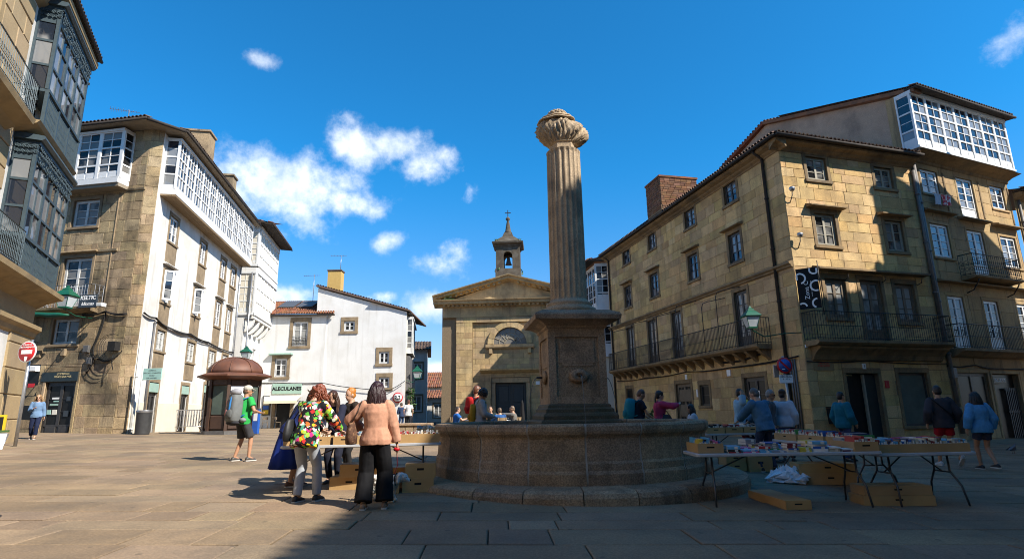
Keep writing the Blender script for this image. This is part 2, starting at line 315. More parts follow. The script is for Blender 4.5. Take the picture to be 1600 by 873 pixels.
def text(body, size, fr, s, d, z, m, parent, name='lettering', align='CENTER', thick=.004, shear=0, flipx=False, vertical=False, bold=0.0):
    cu = bpy.data.curves.new('t', 'FONT'); cu.body = body; cu.size = size; cu.extrude = thick; cu.align_x = align; cu.align_y = 'CENTER'; cu.shear = shear; cu.resolution_u = 2; cu.offset = bold
    t = bpy.data.objects.new('t', cu); COL.objects.link(t); dg = bpy.context.evaluated_depsgraph_get(); dg.update()
    me = bpy.data.meshes.new_from_object(t.evaluated_get(dg)); bpy.data.objects.remove(t); bpy.data.curves.remove(cu)
    sg = -1 if flipx else 1
    for v in me.vertices:
        a, b, c = v.co
        if vertical: a, b = -b, a
        v.co = fr(s + sg * a, d + c, z + b)
    me.name = name; me.materials.clear(); me.materials.append(MAT[m])
    o = bpy.data.objects.new(name, me); COL.objects.link(o)
    if parent is not None: attach(o, parent)
    return o
CAMP = Vector((0, 0, CAMZ))
def pxsize(p): return 902.0 / max(1.0, (Vector(p) - CAMP).dot(_f))

# walls with real openings --------------------------------------------------
def cells(s0, s1, z0, z1, ops):
    xs = sorted({s0, s1, *[min(max(v, s0), s1) for o in ops for v in o[:2]]}); zs = sorted({z0, z1, *[min(max(v, z0), z1) for o in ops for v in o[2:4]]})
    for i in range(len(xs) - 1):
        for j in range(len(zs) - 1):
            a, b, c, d = xs[i], xs[i + 1], zs[j], zs[j + 1]
            if b - a < 1e-4 or d - c < 1e-4: continue
            mx_, mz = (a + b) / 2, (c + d) / 2
            if any(o[0] < mx_ < o[1] and o[2] < mz < o[3] for o in ops): continue
            yield a, b, c, d
def wall(mb, s0, s1, z0, z1, ops=(), depth=.28, d=0.0):
    for a, b, c, e in cells(s0, s1, z0, z1, ops): mb.quad((a, d, c), (b, d, c), (b, d, e), (a, d, e))
    for o in ops:
        a, b, c, e = o[:4]; q = d - depth
        mb.quad((a, d, c), (a, d, e), (a, q, e), (a, q, c)); mb.quad((b, d, c), (b, d, e), (b, q, e), (b, q, c)); mb.quad((a, d, c), (b, d, c), (b, q, c), (a, q, c)); mb.quad((a, d, e), (b, d, e), (b, q, e), (a, q, e))
        mb.quad((a, q, c), (b, q, c), (b, q, e), (a, q, e))
def subtract(rects, hole):
    out = []
    h0, h1, g0, g1 = hole
    for a, b, c, e in rects:
        if h1 <= a or h0 >= b or g1 <= c or g0 >= e: out.append((a, b, c, e)); continue
        if a < h0: out.append((a, h0, c, e))
        if b > h1: out.append((h1, b, c, e))
        m0, m1 = max(a, h0), min(b, h1)
        if c < g0: out.append((m0, m1, c, g0))
        if e > g1: out.append((m0, m1, g1, e))
    return out
def courses(s0, s1, z0, z1, h, wmin, wmax, holes, seed, var=.22):
    r = random.Random(seed); out = []; z = z0
    while z < z1 - .05:
        hh = h * r.uniform(1 - var, 1 + var); ze = z + hh
        if z1 - ze < h * .45: ze = z1
        s = s0 - r.uniform(0, wmin)
        while s < s1:
            w = r.uniform(wmin, wmax); rs = [(max(s, s0), min(s + w, s1), z, ze)]
            if s1 - (s + w) < wmin * .4: rs = [(max(s, s0), s1, z, ze)]; w = s1 - s
            for ho in holes: rs = subtract(rs, ho)
            out += [q for q in rs if q[1] - q[0] > .07 and q[3] - q[2] > .05]
            s += w
        z = ze
    return out
def lay_stones(root, jobs, m, name='stone', gap=.0045, proud=.016, cap=300, ch=.009, jit=.007):
    """jobs: list of (frame, rects[, material, offset]); the largest in view become single stones, the rest one mass"""
    al = []
    for jb in jobs:
        fr, rects = jb[0], jb[1]; mm = jb[2] if len(jb) > 2 else m; off = jb[3] if len(jb) > 3 else 0
        for q in rects:
            c = Vector(fr((q[0] + q[1]) / 2, 0, (q[2] + q[3]) / 2)); vd = (CAMP - c).normalized()
            al.append((pxsize(c) ** 2 * (q[1] - q[0]) * (q[3] - q[2]) * max(.05, abs(vd.dot(fr.n))), fr, q, mm, off))
    al.sort(key=lambda t: -t[0]); r = random.Random(len(al)); rest = {}
    for i, (_, fr, q, mm, off) in enumerate(al):
        if i < cap: mb = MB(fr)
        else:
            if mm not in rest: rest[mm] = MB(fr)
            mb = rest[mm]; mb.fr = fr; mb.cur = r.uniform(.05, .95)
        pr = proud * r.uniform(.75, 1.15)
        mb.slab(q[0] + gap, q[1] - gap, q[2] + gap, q[3] - gap, -.06 + off, pr + off, min(ch, (q[1] - q[0]) * .3, (q[3] - q[2]) * .3), lambda: r.uniform(-jit, jit))
        if i < cap: mb.build(name, mm, root)
    for mm, mb in rest.items(): mb.build('masonry', mm, root, kind='stuff')
def window(fr, s0, s1, z0, z1, parent, fm='white_paint', pm='pane', leaves=2, rows=3, fw=.06, bar=.028, d=-.14, name='window', panel=0.0, cols=1, pj=False, top=0, sash=None):
    """frame with leaves and glazing bars as one part; every pane a sub-part"""
    mb = MB(fr); t = .05
    mb.box(s0, s1, d, d + t, z1 - fw, z1); mb.box(s0, s1, d, d + t, z0, z0 + fw); mb.box(s0, s0 + fw, d, d + t, z0 + fw, z1 - fw); mb.box(s1 - fw, s1, d, d + t, z0 + fw, z1 - fw)
    zi0, zi1 = z0 + fw, z1 - fw
    if panel:
        mb.box(s0 + fw, s1 - fw, d - .01, d + t * .6, zi0, zi0 + panel); zi0 += panel
    w = (s1 - s0 - 2 * fw) / leaves; ps = []
    for k in range(leaves):
        a, b = s0 + fw + k * w, s0 + fw + (k + 1) * w; st = fw * .75
        mb.box(a, a + st, d + .004, d + t + .012, zi0, zi1); mb.box(b - st, b, d + .004, d + t + .012, zi0, zi1); mb.box(a + st, b - st, d + .004, d + t + .010, zi1 - st, zi1); mb.box(a + st, b - st, d + .004, d + t + .010, zi0, zi0 + st)
        a, b, c, e = a + st, b - st, zi0 + st, zi1 - st
        for i in range(1, rows): mb.box(a, b, d + .008, d + t, c + (e - c) * i / rows - bar / 2, c + (e - c) * i / rows + bar / 2)
        for i in range(1, cols): mb.box(a + (b - a) * i / cols - bar / 2, a + (b - a) * i / cols + bar / 2, d + .008, d + t - .002, c, e)
        for i in range(rows):
            for j in range(cols): ps.append((a + (b - a) * j / cols, a + (b - a) * (j + 1) / cols, c + (e - c) * i / rows, c + (e - c) * (i + 1) / rows))
    o = mb.build(name, fm, parent)
    add_panes(fr, ps, d + .015, pm, o, pj)
    return o
PANES = {}
def add_panes(fr, ps, d, pm, parent, joined=False):
    if joined:
        mb = MB(fr)
        for a, b, c, e in ps: mb.box(a, b, d, d + .008, c, e)
        return mb.build('pane', pm, parent)
    for a, b, c, e in ps:
        key = (round(b - a, 3), round(e - c, 3), pm)
        if key not in PANES:
            me = MB().box(-key[0] / 2, key[0] / 2, 0, .008, -key[1] / 2, key[1] / 2).mesh('pane'); me.materials.append(MAT[pm]); PANES[key] = me
        o = bpy.data.objects.new('pane', PANES[key]); COL.objects.link(o)
        o.matrix_basis = Matrix((fr.t, fr.n, Vector((0, 0, 1)))).transposed().to_4x4(); o.matrix_basis.translation = fr((a + b) / 2, d, (c + e) / 2)
        attach(o, parent)
def surround(fr, s0, s1, z0, z1, parent, m, w=.18, proud=.03, sill=True, d=0.0, pieces=True):
    """dressed stones round an opening: lintel, jambs, sill"""
    for nm, q in (('lintel', (s0 - w, s1 + w, z1, z1 + w * 1.25)), ('jamb', (s0 - w, s0, z0, z1)), ('jamb', (s1, s1 + w, z0, z1))):
        MB(fr).slab(*q, d - .05, d + proud, .012).build(nm, m, parent)
    if sill: MB(fr).slab(s0 - w * 1.1, s1 + w * 1.1, z0 - w * .8, z0, d - .05, d + proud + .05, .012).build('sill', m, parent)
def hood(fr, s0, s1, z, parent, m, out=.32, h=.12):
    MB(fr).prism([(0, 0)], 0, 0) if False else None
    mb = MB(fr)
    mb.rings([[(s0, 0, z), (s0, out, z + .02), (s0, out, z + h * .6), (s0, 0, z + h + .06)], [(s1, 0, z), (s1, out, z + .02), (s1, out, z + h * .6), (s1, 0, z + h + .06)]], False)
    mb.build('hood', m, parent)
def moulding(fr, s0, s1, prof, parent, m, name='cornice', d=0.0):
    """profile list of (out, z) swept along the wall"""
    MB(fr).rings([[(k, d + q[0], q[1]) for q in prof] for k in (s0, s1)], False).build(name, m, parent)
def railing(path, z0, h, parent, m='iron', gap=.12, r=.011, mid=True, name='railing', scroll=False, fr=WORLD):
    mb = MB(fr)
    for i in range(len(path) - 1):
        a, b = Vector((*path[i], 0)), Vector((*path[i + 1], 0)); n = max(1, int((b - a).length / gap))
        mb.tube([(a.x, a.y, z0 + h), (b.x, b.y, z0 + h)], r * 1.9, 4); mb.tube([(a.x, a.y, z0 + .07), (b.x, b.y, z0 + .07)], r * 1.3, 4)
        if mid: mb.tube([(a.x, a.y, z0 + h * .5), (b.x, b.y, z0 + h * .5)], r, 4)
        for k in range(n + 1):
            p = a.lerp(b, k / n); mb.tube([(p.x, p.y, z0), (p.x, p.y, z0 + h)], r * (1.6 if k in (0, n) else 1), 4, False)
            if scroll and k < n:
                q = a.lerp(b, (k + .5) / n); t = (b - a).normalized() * (gap * .42)
                for zc in (.3, .62):
                    mb.tube([(q.x + t.x * math.cos(w) , q.y + t.y * math.cos(w), z0 + h * zc + gap * .55 * math.sin(w)) for w in [6.2832 * e / 8 for e in range(9)]], r * .75, 3, False)
    return mb.build(name, m, parent)
def barrel_row(mb, p0, p1, step=.22, r=.095, out=None, ln=.35):
    """row of curved tile ends along an eave, pointing along 'out' (down the roof)"""
    p0, p1 = Vector(p0), Vector(p1); n = max(1, int((p1 - p0).length / step)); t = (p1 - p0).normalized()
    for k in range(n):
        c = p0 + t * (step * (k + .5)); mb.cur = random.Random(k * 7 + n).uniform(.05, .95)
        up = t.cross(out).normalized(); up = up if up.z > 0 else -up
        arc = [(math.cos(w), math.sin(w)) for w in [math.pi * e / 6 for e in range(7)]]
        rg = []
        for q, rr in ((c + out * .06, r), (c - out * ln, r * .85)):
            rg.append([q + t * (x * rr) + up * (y * rr * .9) for x, y in arc] + [q + t * (x * (rr - .022)) + up * (y * (rr - .022) * .9) for x, y in reversed(arc)])
        vs = [tuple(v) for g in rg for v in g]; m = 14
        mb.add(vs, [(j, (j + 1) % m, m + (j + 1) % m, m + j) for j in range(m)] + [tuple(range(m)), tuple(range(2 * m - 1, m - 1, -1))], True, raw=True)
def tile_roof(a, b, c, d, parent, m='roof_tile', step=.22, name='roof_tiles', rows=6, base=True):
    """barrel tiles over the plane a-b (eave) to d-c (ridge)"""
    a, b, c, d = map(Vector, (a, b, c, d)); mb = MB(); n = max(2, int((b - a).length / step)); rr = random.Random(n)
    nrm = (b - a).cross(d - a).normalized(); nrm = nrm if nrm.z > 0 else -nrm
    for k in range(n):
        for j in range(rows):
            u0, u1 = (k + .08) / n, (k + .92) / n; v0, v1 = j / rows - .012, (j + 1) / rows; mb.cur = rr.uniform(.05, .95)
            P = lambda u, v: a.lerp(b, u).lerp(d.lerp(c, u), v)
            rg = []
            for v, lift in ((max(v0, -.02), .035), (v1, .0)):
                rg.append([P(u0 + (u1 - u0) * e / 4, v) + nrm * (lift + .085 * math.sin(math.pi * e / 4)) for e in range(5)])
            mb.add([tuple(p) for g in rg for p in g], [(e, e + 1, 6 + e, 5 + e) for e in range(4)] + [(0, 1, 2, 3, 4)], True, raw=True)
    mb.cur = 0
    mb.add([tuple(p - nrm * .01) for p in (a, b, c, d)], [(0, 1, 2, 3)], raw=True)
    return mb.build(name, m, parent, kind='stuff')
# ------------------------------------------------------------ ground and paving
def build_ground():
    mb = MB(); xs = [-400, -150, -60] + [-40 + 2 * i for i in range(41)] + [60, 150, 400]; ys = [-400, -100, -40, -15] + [-10 + 2 * i for i in range(36)] + [70, 90, 130, 400, 900]
    vs = [(x, y, gz(max(-45, min(45, x)), y) - .03) for y in ys for x in xs]; n = len(xs)
    mb.add(vs, [(j * n + i, j * n + i + 1, (j + 1) * n + i + 1, (j + 1) * n + i) for j in range(len(ys) - 1) for i in range(n - 1)], True)
    g = mb.build('ground', 'paving_joint', kind='structure')
    r = random.Random(3); al = []; a = R(2.0); ca, sa = math.cos(a), math.sin(a)
    y = 2.2
    while y < 46:
        dy = r.uniform(.5, .82); x = -27 + r.uniform(-1.5, 0)
        while x < 30:
            w = r.uniform(.8, 2.3) if r.random() < .8 else r.uniform(.5, .9)
            cx, cy = (x + w / 2) * ca - (y + dy / 2) * sa, (x + w / 2) * sa + (y + dy / 2) * ca
            if (cx - 1.08) ** 2 + (cy - 11.85) ** 2 > 2.6 ** 2 and abs(cx) < cy * 1.05 + 3:
                dep = cy; vis = abs(cx) < dep * .9 and dep > 5
                al.append((w * dy / dep ** 3 * (1 if vis else .0001), x, y, w, dy))
            x += w
        y += dy
    al.sort(key=lambda t: -t[0]); rest = MB()
    for i, (_, x, y, w, dy) in enumerate(al):
        mb = MB() if i < 300 else rest; mb.cur = 0 if i < 300 else r.uniform(.05, .95)
        gp, ch, h = .008, .013, r.uniform(-.005, .005); t1, t2 = r.uniform(-.002, .002), r.uniform(-.002, .002)
        def P(px, py, dz):
            X, Y = px * ca - py * sa, px * sa + py * ca
            return (X, Y, gz(X, Y) + dz)
        q = [(x + gp, y + gp), (x + w - gp, y + gp), (x + w - gp, y + dy - gp), (x + gp, y + dy - gp)]; c = [(x + gp + ch, y + gp + ch), (x + w - gp - ch, y + gp + ch), (x + w - gp - ch, y + dy - gp - ch), (x + gp + ch, y + dy - gp - ch)]
        tl = [-t1 - t2, t1 - t2, t1 + t2, t2 - t1]
        mb.add([P(*p, -.03) for p in q] + [P(*p, h - .007 + e) for p, e in zip(q, tl)] + [P(*p, h + e) for p, e in zip(c, tl)], [(0,1,5,4),(1,2,6,5),(2,3,7,6),(3,0,4,7),(4,5,9,8),(5,6,10,9),(6,7,11,10),(7,4,8,11),(8,9,10,11)])
        if i < 300: mb.build('paving_slab', 'paving', g)
    rest.build('paving_field', 'paving', g, kind='stuff')
build_ground()

# ------------------------------------------------------------ fountain
def build_fountain():
    CX, CY = 1.08, 11.85
    t = thing('fountain', (CX, CY, .1), 'round granite fountain with fluted column and bust in the square', 'fountain')
    F0 = XY(CX, CY)
    # step ring of separate stones
    prof = [(2.5, .0), (3.27, -.12), (3.27, .19), (3.24, .25), (3.16, .285), (2.5, .285)]
    def sector(prof, a0, a1, k, fr=F0, gap=.008):
        mb = MB(fr); rg = []
        for i in range(k + 1):
            a = a0 + (a1 - a0) * i / k
            rg.append([((r * math.cos(a)), (r * math.sin(a)), z) for r, z in prof])
        mb.rings(rg, False); return mb
    r = random.Random(8); a = 0; bnd = [0]
    while a < 6.0: a += r.uniform(.24, .36); bnd.append(a)
    bnd[-1] = 2 * math.pi
    for i in range(len(bnd) - 1): sector(prof, bnd[i] + .0025, bnd[i + 1] - .0025, 4).build('step_stone', 'foun_stone', t)
    prof = [(2.36, .2), (2.625, .27), (2.628, .45), (2.605, .50), (2.60, .60), (2.575, .64), (2.565, .97), (2.58, 1.0), (2.628, 1.045), (2.645, 1.09), (2.64, 1.16), (2.61, 1.20), (2.38, 1.20), (2.36, 1.17)]
    for i in range(18):
        a0 = -math.pi / 2 + (i + .02) * 2 * math.pi / 18; sector([(rr * r.uniform(.998, 1.002), z) for rr, z in prof], a0 + .006, a0 + 2 * math.pi / 18 - .006, 4).build('basin_panel', 'foun_stone', t)
    MB(F0).lathe([(2.4, .2), (2.617, .272), (2.62, .45), (2.597, .502), (2.592, .60), (2.567, .642), (2.557, .97), (2.572, 1.002), (2.62, 1.047), (2.637, 1.09), (2.632, 1.157), (2.604, 1.193), (2.39, 1.193), (2.37, .9), (2.37, .3)], 72, caps=False).build('mortar_core', 'mortar_pale', t)
    MB(F0).lathe([(2.37, 1.02), (.3, 1.02)], 48, caps=True).build('pool_water', 'pool', t)
    # pedestal, turned a little
    PX, PY = 1.17, 11.75; F1 = XY(PX, PY, 0, R(6.6))
    ped = MB(F1)
    def sq(prof):
        ped.rings([[(-h, -h, z), (h, -h, z), (h, h, z), (-h, h, z)] for h, z in prof], False)
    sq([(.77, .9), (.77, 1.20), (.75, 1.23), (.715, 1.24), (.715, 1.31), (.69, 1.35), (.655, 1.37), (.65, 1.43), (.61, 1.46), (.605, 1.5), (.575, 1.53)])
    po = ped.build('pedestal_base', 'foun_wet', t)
    ped = MB(F1); sq([(.535, 1.5), (.535, 2.98)]); ped.build('pedestal_core', 'foun_stone', t)
    for q, nm in ((0, 'die_panel'), (1, 'die_panel'), (2, 'die_panel'), (3, 'die_panel')):
        F2 = XY(PX, PY, 0, R(6.6 + 90 * q)); mb = MB(F2)
        D = lambda a0, a1, z0, z1, dd: mb.add([(a0, -.53, z0), (a1, -.53, z0), (a1, -.53, z1), (a0, -.53, z1), (a0, -dd, z0), (a1, -dd, z0), (a1, -dd, z1), (a0, -dd, z1)], [(0,1,5,4),(1,2,6,5),(2,3,7,6),(3,0,4,7),(4,5,6,7)])
        D(-.566, -.42, 1.53, 2.97, .565); D(.42, .566, 1.53, 2.97, .565); D(-.42, .42, 1.53, 1.66, .566); D(-.42, .42, 2.80, 2.97, .566)
        D(-.34, .34, 2.30, 2.72, .552); D(-.30, .30, 2.24, 2.31, .548)
        mb.build(nm, 'foun_stone', t)
        sp = MB(F2); sp.lathe([(.0, 0)], 3) if False else None
        # carved mask with spout
        rg = []
        for rr, dd in ((.17, .535), (.165, .575), (.12, .60), (.075, .615), (.06, .60), (.045, .58)):
            rg.append([(.02 + rr * 1.15 * math.cos(6.2832 * k / 16) * (1 + .10 * math.cos(5 * 6.2832 * k / 16)), -dd, 2.05 + rr * .8 * math.sin(6.2832 * k / 16)) for k in range(16)])
        sp.rings(rg); mk = sp.build('spout_mask', 'foun_stone', t)
        MB(F2).tube([(.02, -.56, 2.05), (.02, -.72, 2.055)], .022, 8).build('spout_pipe', 'iron', mk)
        MB(F2).tube([(.02, -.72 - .42 * math.sqrt(max(0, k)) * .55, 2.05 - 1.0 * k) for k in (0, .03, .1, .2, .35, .5, .7, .85, 1.02)], [.009, .008, .008, .007, .006, .006, .005, .005, .004], 6).build('water_jet', 'water', t)
    ped = MB(F1); sq([(.575, 2.96), (.60, 2.985), (.60, 3.02), (.66, 3.06), (.72, 3.09), (.83, 3.12), (.845, 3.20), (.82, 3.24), (.66, 3.32), (.60, 3.325)])
    ped.build('pedestal_cornice', 'foun_stone', t)
    F3 = XY(PX, PY)
    MB(F3).lathe([(.50, 3.31), (.545, 3.33), (.56, 3.38), (.545, 3.43), (.48, 3.45), (.46, 3.48), (.475, 3.51), (.47, 3.545), (.42, 3.56), (.395, 3.60)], 40).build('column_base', 'col_stone', t)
    n = 20; rg = []
    for z, rr in ((3.58, .395), (3.64, .378), (4.4, .376), (5.2, .374), (6.1, .370), (6.84, .364), (6.90, .372)):
        row = []
        for k in range(n):
            for e in range(6):
                w = (k + e / 6) * 2 * math.pi / n; f = math.sin(math.pi * min(1, e / 5)) ** .7; dd = 0 if z < 3.6 or z > 6.88 else .026 * f
                row.append(((rr - dd) * math.cos(w), (rr - dd) * math.sin(w), z))
        rg.append(row)
    MB(F3).rings(rg, False).build('column_shaft', 'col_stone', t)
    MB(F3).lathe([(.30, 6.89), (.30, 7.06), (.33, 7.08), (.27, 7.12)], 6, smooth=False).build('bust_plinth', 'col_stone', t)
    # cloaked bust, seen from behind
    F4 = XY(1.14, 11.75); rg = []
    K = [(6.98, .22, .18, 0), (7.03, .25, .20, 0), (7.10, .35, .26, .01), (7.17, .44, .30, .02), (7.25, .51, .33, .03), (7.33, .55, .35, .03), (7.41, .565, .36, .02), (7.49, .55, .355, .01), (7.55, .51, .34, -.01), (7.60, .46, .32, -.03), (7.64, .38, .28, -.05), (7.68, .26, .2, -.07)]
    nn = 160; rr_ = random.Random(11); rid = [(6.283 * (k_ + rr_.uniform(-.3, .3)) / 26, rr_.uniform(.12, .22), rr_.uniform(.08, .125), rr_.uniform(.9, 1.7)) for k_ in range(26)]
    for i, (z, a, b, ox) in enumerate(K):
        row = []; q = max(0, 1 - abs(i - 5.5) / 6.8)
        for k in range(nn):
            w = 2 * math.pi * k / nn; fold = 0
            for an, hh, wd, tw in rid:
                dl = abs((w - an - tw * (z - 7.3) * 1.6 + math.pi) % 6.2832 - math.pi)
                if dl < wd: fold = max(fold, hh * (1 - (dl / wd) ** 1.5))
            sh = -.13 * max(0, math.cos(w)) * q
            row.append((ox + a * (.86 + fold * (.25 + q)) * math.cos(w), b * (.88 + fold * (.3 + 1.3 * q)) * math.sin(w), z + sh * .7))
        rg.append(row)
    bu = MB(F4).rings(rg).build('bust_cloak', 'col_stone', t)
    for z0, a, b, th in ((7.64, .43, .35, .022), (7.71, .36, .30, .02)):
        rg = []
        for s2, zz in ((.4, .03), (.98, -.012), (1.0, .006), (.97, th), (.4, th + .05)):
            rg.append([(-.10 + a * s2 * math.cos(w) * (1.0 + .02 * math.sin(9 * w)), .0 + b * s2 * math.sin(w), z0 + zz + .03 * math.cos(w) * s2 + .010 * math.sin(7 * w)) for w in [2 * math.pi * k / 48 for k in range(48)]])
        MB(F4).rings(rg).build('collar', 'col_stone', bu)
    h = MB(F4); h.sphere((-.07, .02, 7.79), .225, 20, 12, (1, .95, .66))
    for k in range(46):
        w = k * 2.4; e = .15 + .8 * (k / 46); x, y, z = -.07 + .215 * math.cos(w) * math.cos(e), .02 + .205 * math.sin(w) * math.cos(e), 7.79 + .135 * math.sin(e); h.sphere((x, y, z), .034, 6, 4)
    h.build('bust_head', 'col_stone', t)
build_fountain()
def manhole(x, y, label):
    z = gz(x, y); t = thing('drain_cover', (x, y, z), label, 'drain cover'); n = 28; ng = lambda r, dz: [(x + r * math.cos(6.2832 * k / n), y + r * math.sin(6.2832 * k / n), gz(x + r * math.cos(6.2832 * k / n), y + r * math.sin(6.2832 * k / n)) + dz) for k in range(n)]
    MB().rings([ng(.34, .004), ng(.34, .009), ng(.30, .010), ng(.05, .011)], False).build('lid', 'iron', t)
manhole(-6.6, 7.35, 'round iron drain cover at the lower left edge of the paving')

# ------------------------------------------------------------ small facade fittings
def downpipe(fr, s, z0, z1, d, parent, m='pipe_grey', r=.055, bend=None):
    pts = [(s, d, z0), (s, d, z1)]
    if bend: pts += bend
    mb = MB(fr); mb.tube(pts, r, 8)
    z = z0 + 1
    while z < z1: mb.tube([(s, d, z), (s, d, z + .06)], r * 1.35, 8); z += 2.3
    mb.build('downpipe', m, parent)
def cablerun(fr, pts, parent, r=.018, k=1, name='cable', m='cable'):
    mb = MB(fr); rr = random.Random(int(pts[0][2] * 100))
    for j in range(k):
        o = [(p[0], p[1] + .02 * j, p[2] + rr.uniform(-.05, .05) * (j > 0)) for p in pts]; q = []
        for i in range(len(o) - 1):
            for e in range(5):
                f = e / 5; sag = -.05 * math.sin(math.pi * f) * (1 + .5 * j); q.append((o[i][0] + (o[i + 1][0] - o[i][0]) * f, o[i][1] + (o[i + 1][1] - o[i][1]) * f, o[i][2] + (o[i + 1][2] - o[i][2]) * f + sag))
        q.append(o[-1]); mb.tube(q, r, 5)
    return mb.build(name, m, parent)
def corbel(fr, s, z, out, parent, m, w=.2, h=.42):
    pr = [(0, z), (0, z - h)] + [(out * (1 - math.cos(f)) * .5 + out * .42 * math.sin(f) ** 2, z - h + h * .92 * f / (math.pi / 2) * .999) for f in [math.pi / 2 * k / 6 for k in range(1, 7)]] + [(out * .95, z)]
    mb = MB(fr); n = len(pr); mb.add([(s - w / 2, a, c) for a, c in pr] + [(s + w / 2, a, c) for a, c in pr], [tuple(range(n)), tuple(range(2 * n - 1, n - 1, -1))] + [(i, (i + 1) % n, n + (i + 1) % n, n + i) for i in range(n)])
    mb.build('corbel', m, parent)
def galeria(fr, s0, s1, z0, z1, out, parent, nb, fm, pm, rows=((.28, 1, 2, .5), (.36, 2, 2, 0), (.36, 2, 2, 0)), name='gallery', narrow=0, base=.12, left=True, right=True, post=.11, d0=0.0, joined=False, headb=.16):
    """glazed gallery hung on a wall: posts, rails and glazing bars in one frame, panes under it"""
    mb = MB(fr); ps = []; psL = []; psR = []; D = out + d0; Z0, Z1 = z0 + base, z1 - headb
    mb.box(s0 - .05, s1 + .05, d0, D + .05, z0, Z0); mb.box(s0 - .05, s1 + .05, d0 - .002, D + .05, Z1, z1)
    w = (s1 - s0) / nb; zz = Z0; H = Z1 - Z0; bt = .032
    for k in range(nb + 1): mb.box(s0 + k * w - post / 2, s0 + k * w + post / 2, D - .09, D + .004, Z0, Z1)
    if left: mb.box(s0 - post / 2, s0 + .06, d0, d0 + .07, Z0, Z1)
    if right: mb.box(s1 - .06, s1 + post / 2, d0, d0 + .07, Z0, Z1)
    for frac, nr, nc, solid in rows:
        ze = zz + H * frac; rb = .055
        mb.box(s0, s1, D - .075, D - .003, ze - rb, ze + rb * .4)
        for (flag, sx) in ((left, s0), (right, s1)):
            if flag: mb.box(sx - .035, sx + .035, d0 + .07, D - .09, ze - rb, ze + rb * .4)
        c, e = zz + .03, ze - rb
        if solid:
            zp = c + (e - c) * solid
            for k in range(nb):
                mb.box(s0 + k * w + post / 2, s0 + (k + 1) * w - post / 2, D - .06, D - .035, c - .03, zp)
                for j in range(nc):
                    ww = (w - post) / nc; a = s0 + k * w + post / 2 + j * ww; mb.box(a + .05, a + ww - .05, D - .036, D - .022, c + .03, zp - .05)
            for flag, sx in ((left, s0), (right, s1)):
                if flag: mb.box(sx - .02, sx + .02, d0 + .07, D - .09, c - .03, zp)
            c = zp
        for k in range(nb):
            a, b = s0 + k * w + post / 2, s0 + (k + 1) * w - post / 2
            for j in range(1, nc): mb.box(a + (b - a) * j / nc - bt / 2, a + (b - a) * j / nc + bt / 2, D - .06, D - .008, c, e)
            for i in range(1, nr): mb.box(a, b, D - .058, D - .010, c + (e - c) * i / nr - bt / 2, c + (e - c) * i / nr + bt / 2)
            mb.box(a, a + .03, D - .06, D - .006, c, e); mb.box(b - .03, b, D - .06, D - .006, c, e)
            for i in range(nr):
                for j in range(nc): ps.append((a + (b - a) * j / nc, a + (b - a) * (j + 1) / nc, c + (e - c) * i / nr, c + (e - c) * (i + 1) / nr))
        for flag, sx, lst in ((left, s0, psL), (right, s1, psR)):
            if flag:
                for i in range(1, nr): mb.box(sx - .02, sx + .02, d0 + .07, D - .09, c + (e - c) * i / nr - bt / 2, c + (e - c) * i / nr + bt / 2)
                for i in range(nr): lst.append((sx, c + (e - c) * i / nr, c + (e - c) * (i + 1) / nr))
        zz = ze
    o = mb.build(name, fm, parent); add_panes(fr, ps, D - .05, pm, o, joined)
    for lst in (psL, psR):
        for sx, c, e in lst: MB(fr).box(sx - .008, sx + .008, d0 + .07, D - .09, c, e).build('pane', pm, o)
    # back wall of the gallery and its floor
    MB(fr).box(s0 + .03, s1 - .03, d0 + .004, d0 + .02, Z0, Z1).build('gallery_lining', 'cream_wall', o)
    return o
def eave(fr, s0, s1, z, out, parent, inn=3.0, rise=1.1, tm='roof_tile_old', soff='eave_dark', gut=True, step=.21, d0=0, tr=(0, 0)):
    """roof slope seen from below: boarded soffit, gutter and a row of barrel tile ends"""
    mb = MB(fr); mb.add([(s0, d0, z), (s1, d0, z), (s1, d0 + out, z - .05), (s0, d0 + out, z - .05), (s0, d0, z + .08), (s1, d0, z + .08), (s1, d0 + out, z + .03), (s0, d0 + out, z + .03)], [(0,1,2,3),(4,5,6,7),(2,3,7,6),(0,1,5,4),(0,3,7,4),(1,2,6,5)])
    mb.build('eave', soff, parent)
    if gut: MB(fr).tube([(s0, d0 + out + .06, z - .02), (s1, d0 + out + .06, z - .02)], .065, 8).build('gutter', 'eave_dark', parent)
    t = MB(); o = (fr.n * (out + inn) - Vector((0, 0, rise))).normalized(); barrel_row(t, fr(s0, d0 + out + .02, z + .09), fr(s1, d0 + out + .02, z + .09), step, .09, o)
    t.cur = 0; t.add([tuple(fr(s0, d0 + out, z + .06)), tuple(fr(s1, d0 + out, z + .06)), tuple(fr(s1 - tr[1], d0 - inn, z + rise)), tuple(fr(s0 + tr[0], d0 - inn, z + rise))], [(0, 1, 2, 3)], raw=True)
    t.build('roof_tiles', tm, parent, kind='stuff')
def antenna(x, y, z, h, label, rz=0, n=7):
    t = thing('roof_antenna', (x, y, z), label, 'antenna'); f = XY(x, y, z, rz)
    MB(f).tube([(0, 0, 0), (0, 0, h)], .025, 6).build('mast', 'steel', t)
    b = MB(f); b.tube([(-.9, 0, h * .93), (.5, 0, h * .93 + .12)], .014, 4)
    for k in range(n): q = -.85 + k * 1.3 / n; b.tube([(q, -.32 + .02 * k, h * .93 + .12 * (q + .9) / 1.4), (q, .32 - .02 * k, h * .93 + .12 * (q + .9) / 1.4)], .009, 4)
    b.build('aerial', 'steel', t)
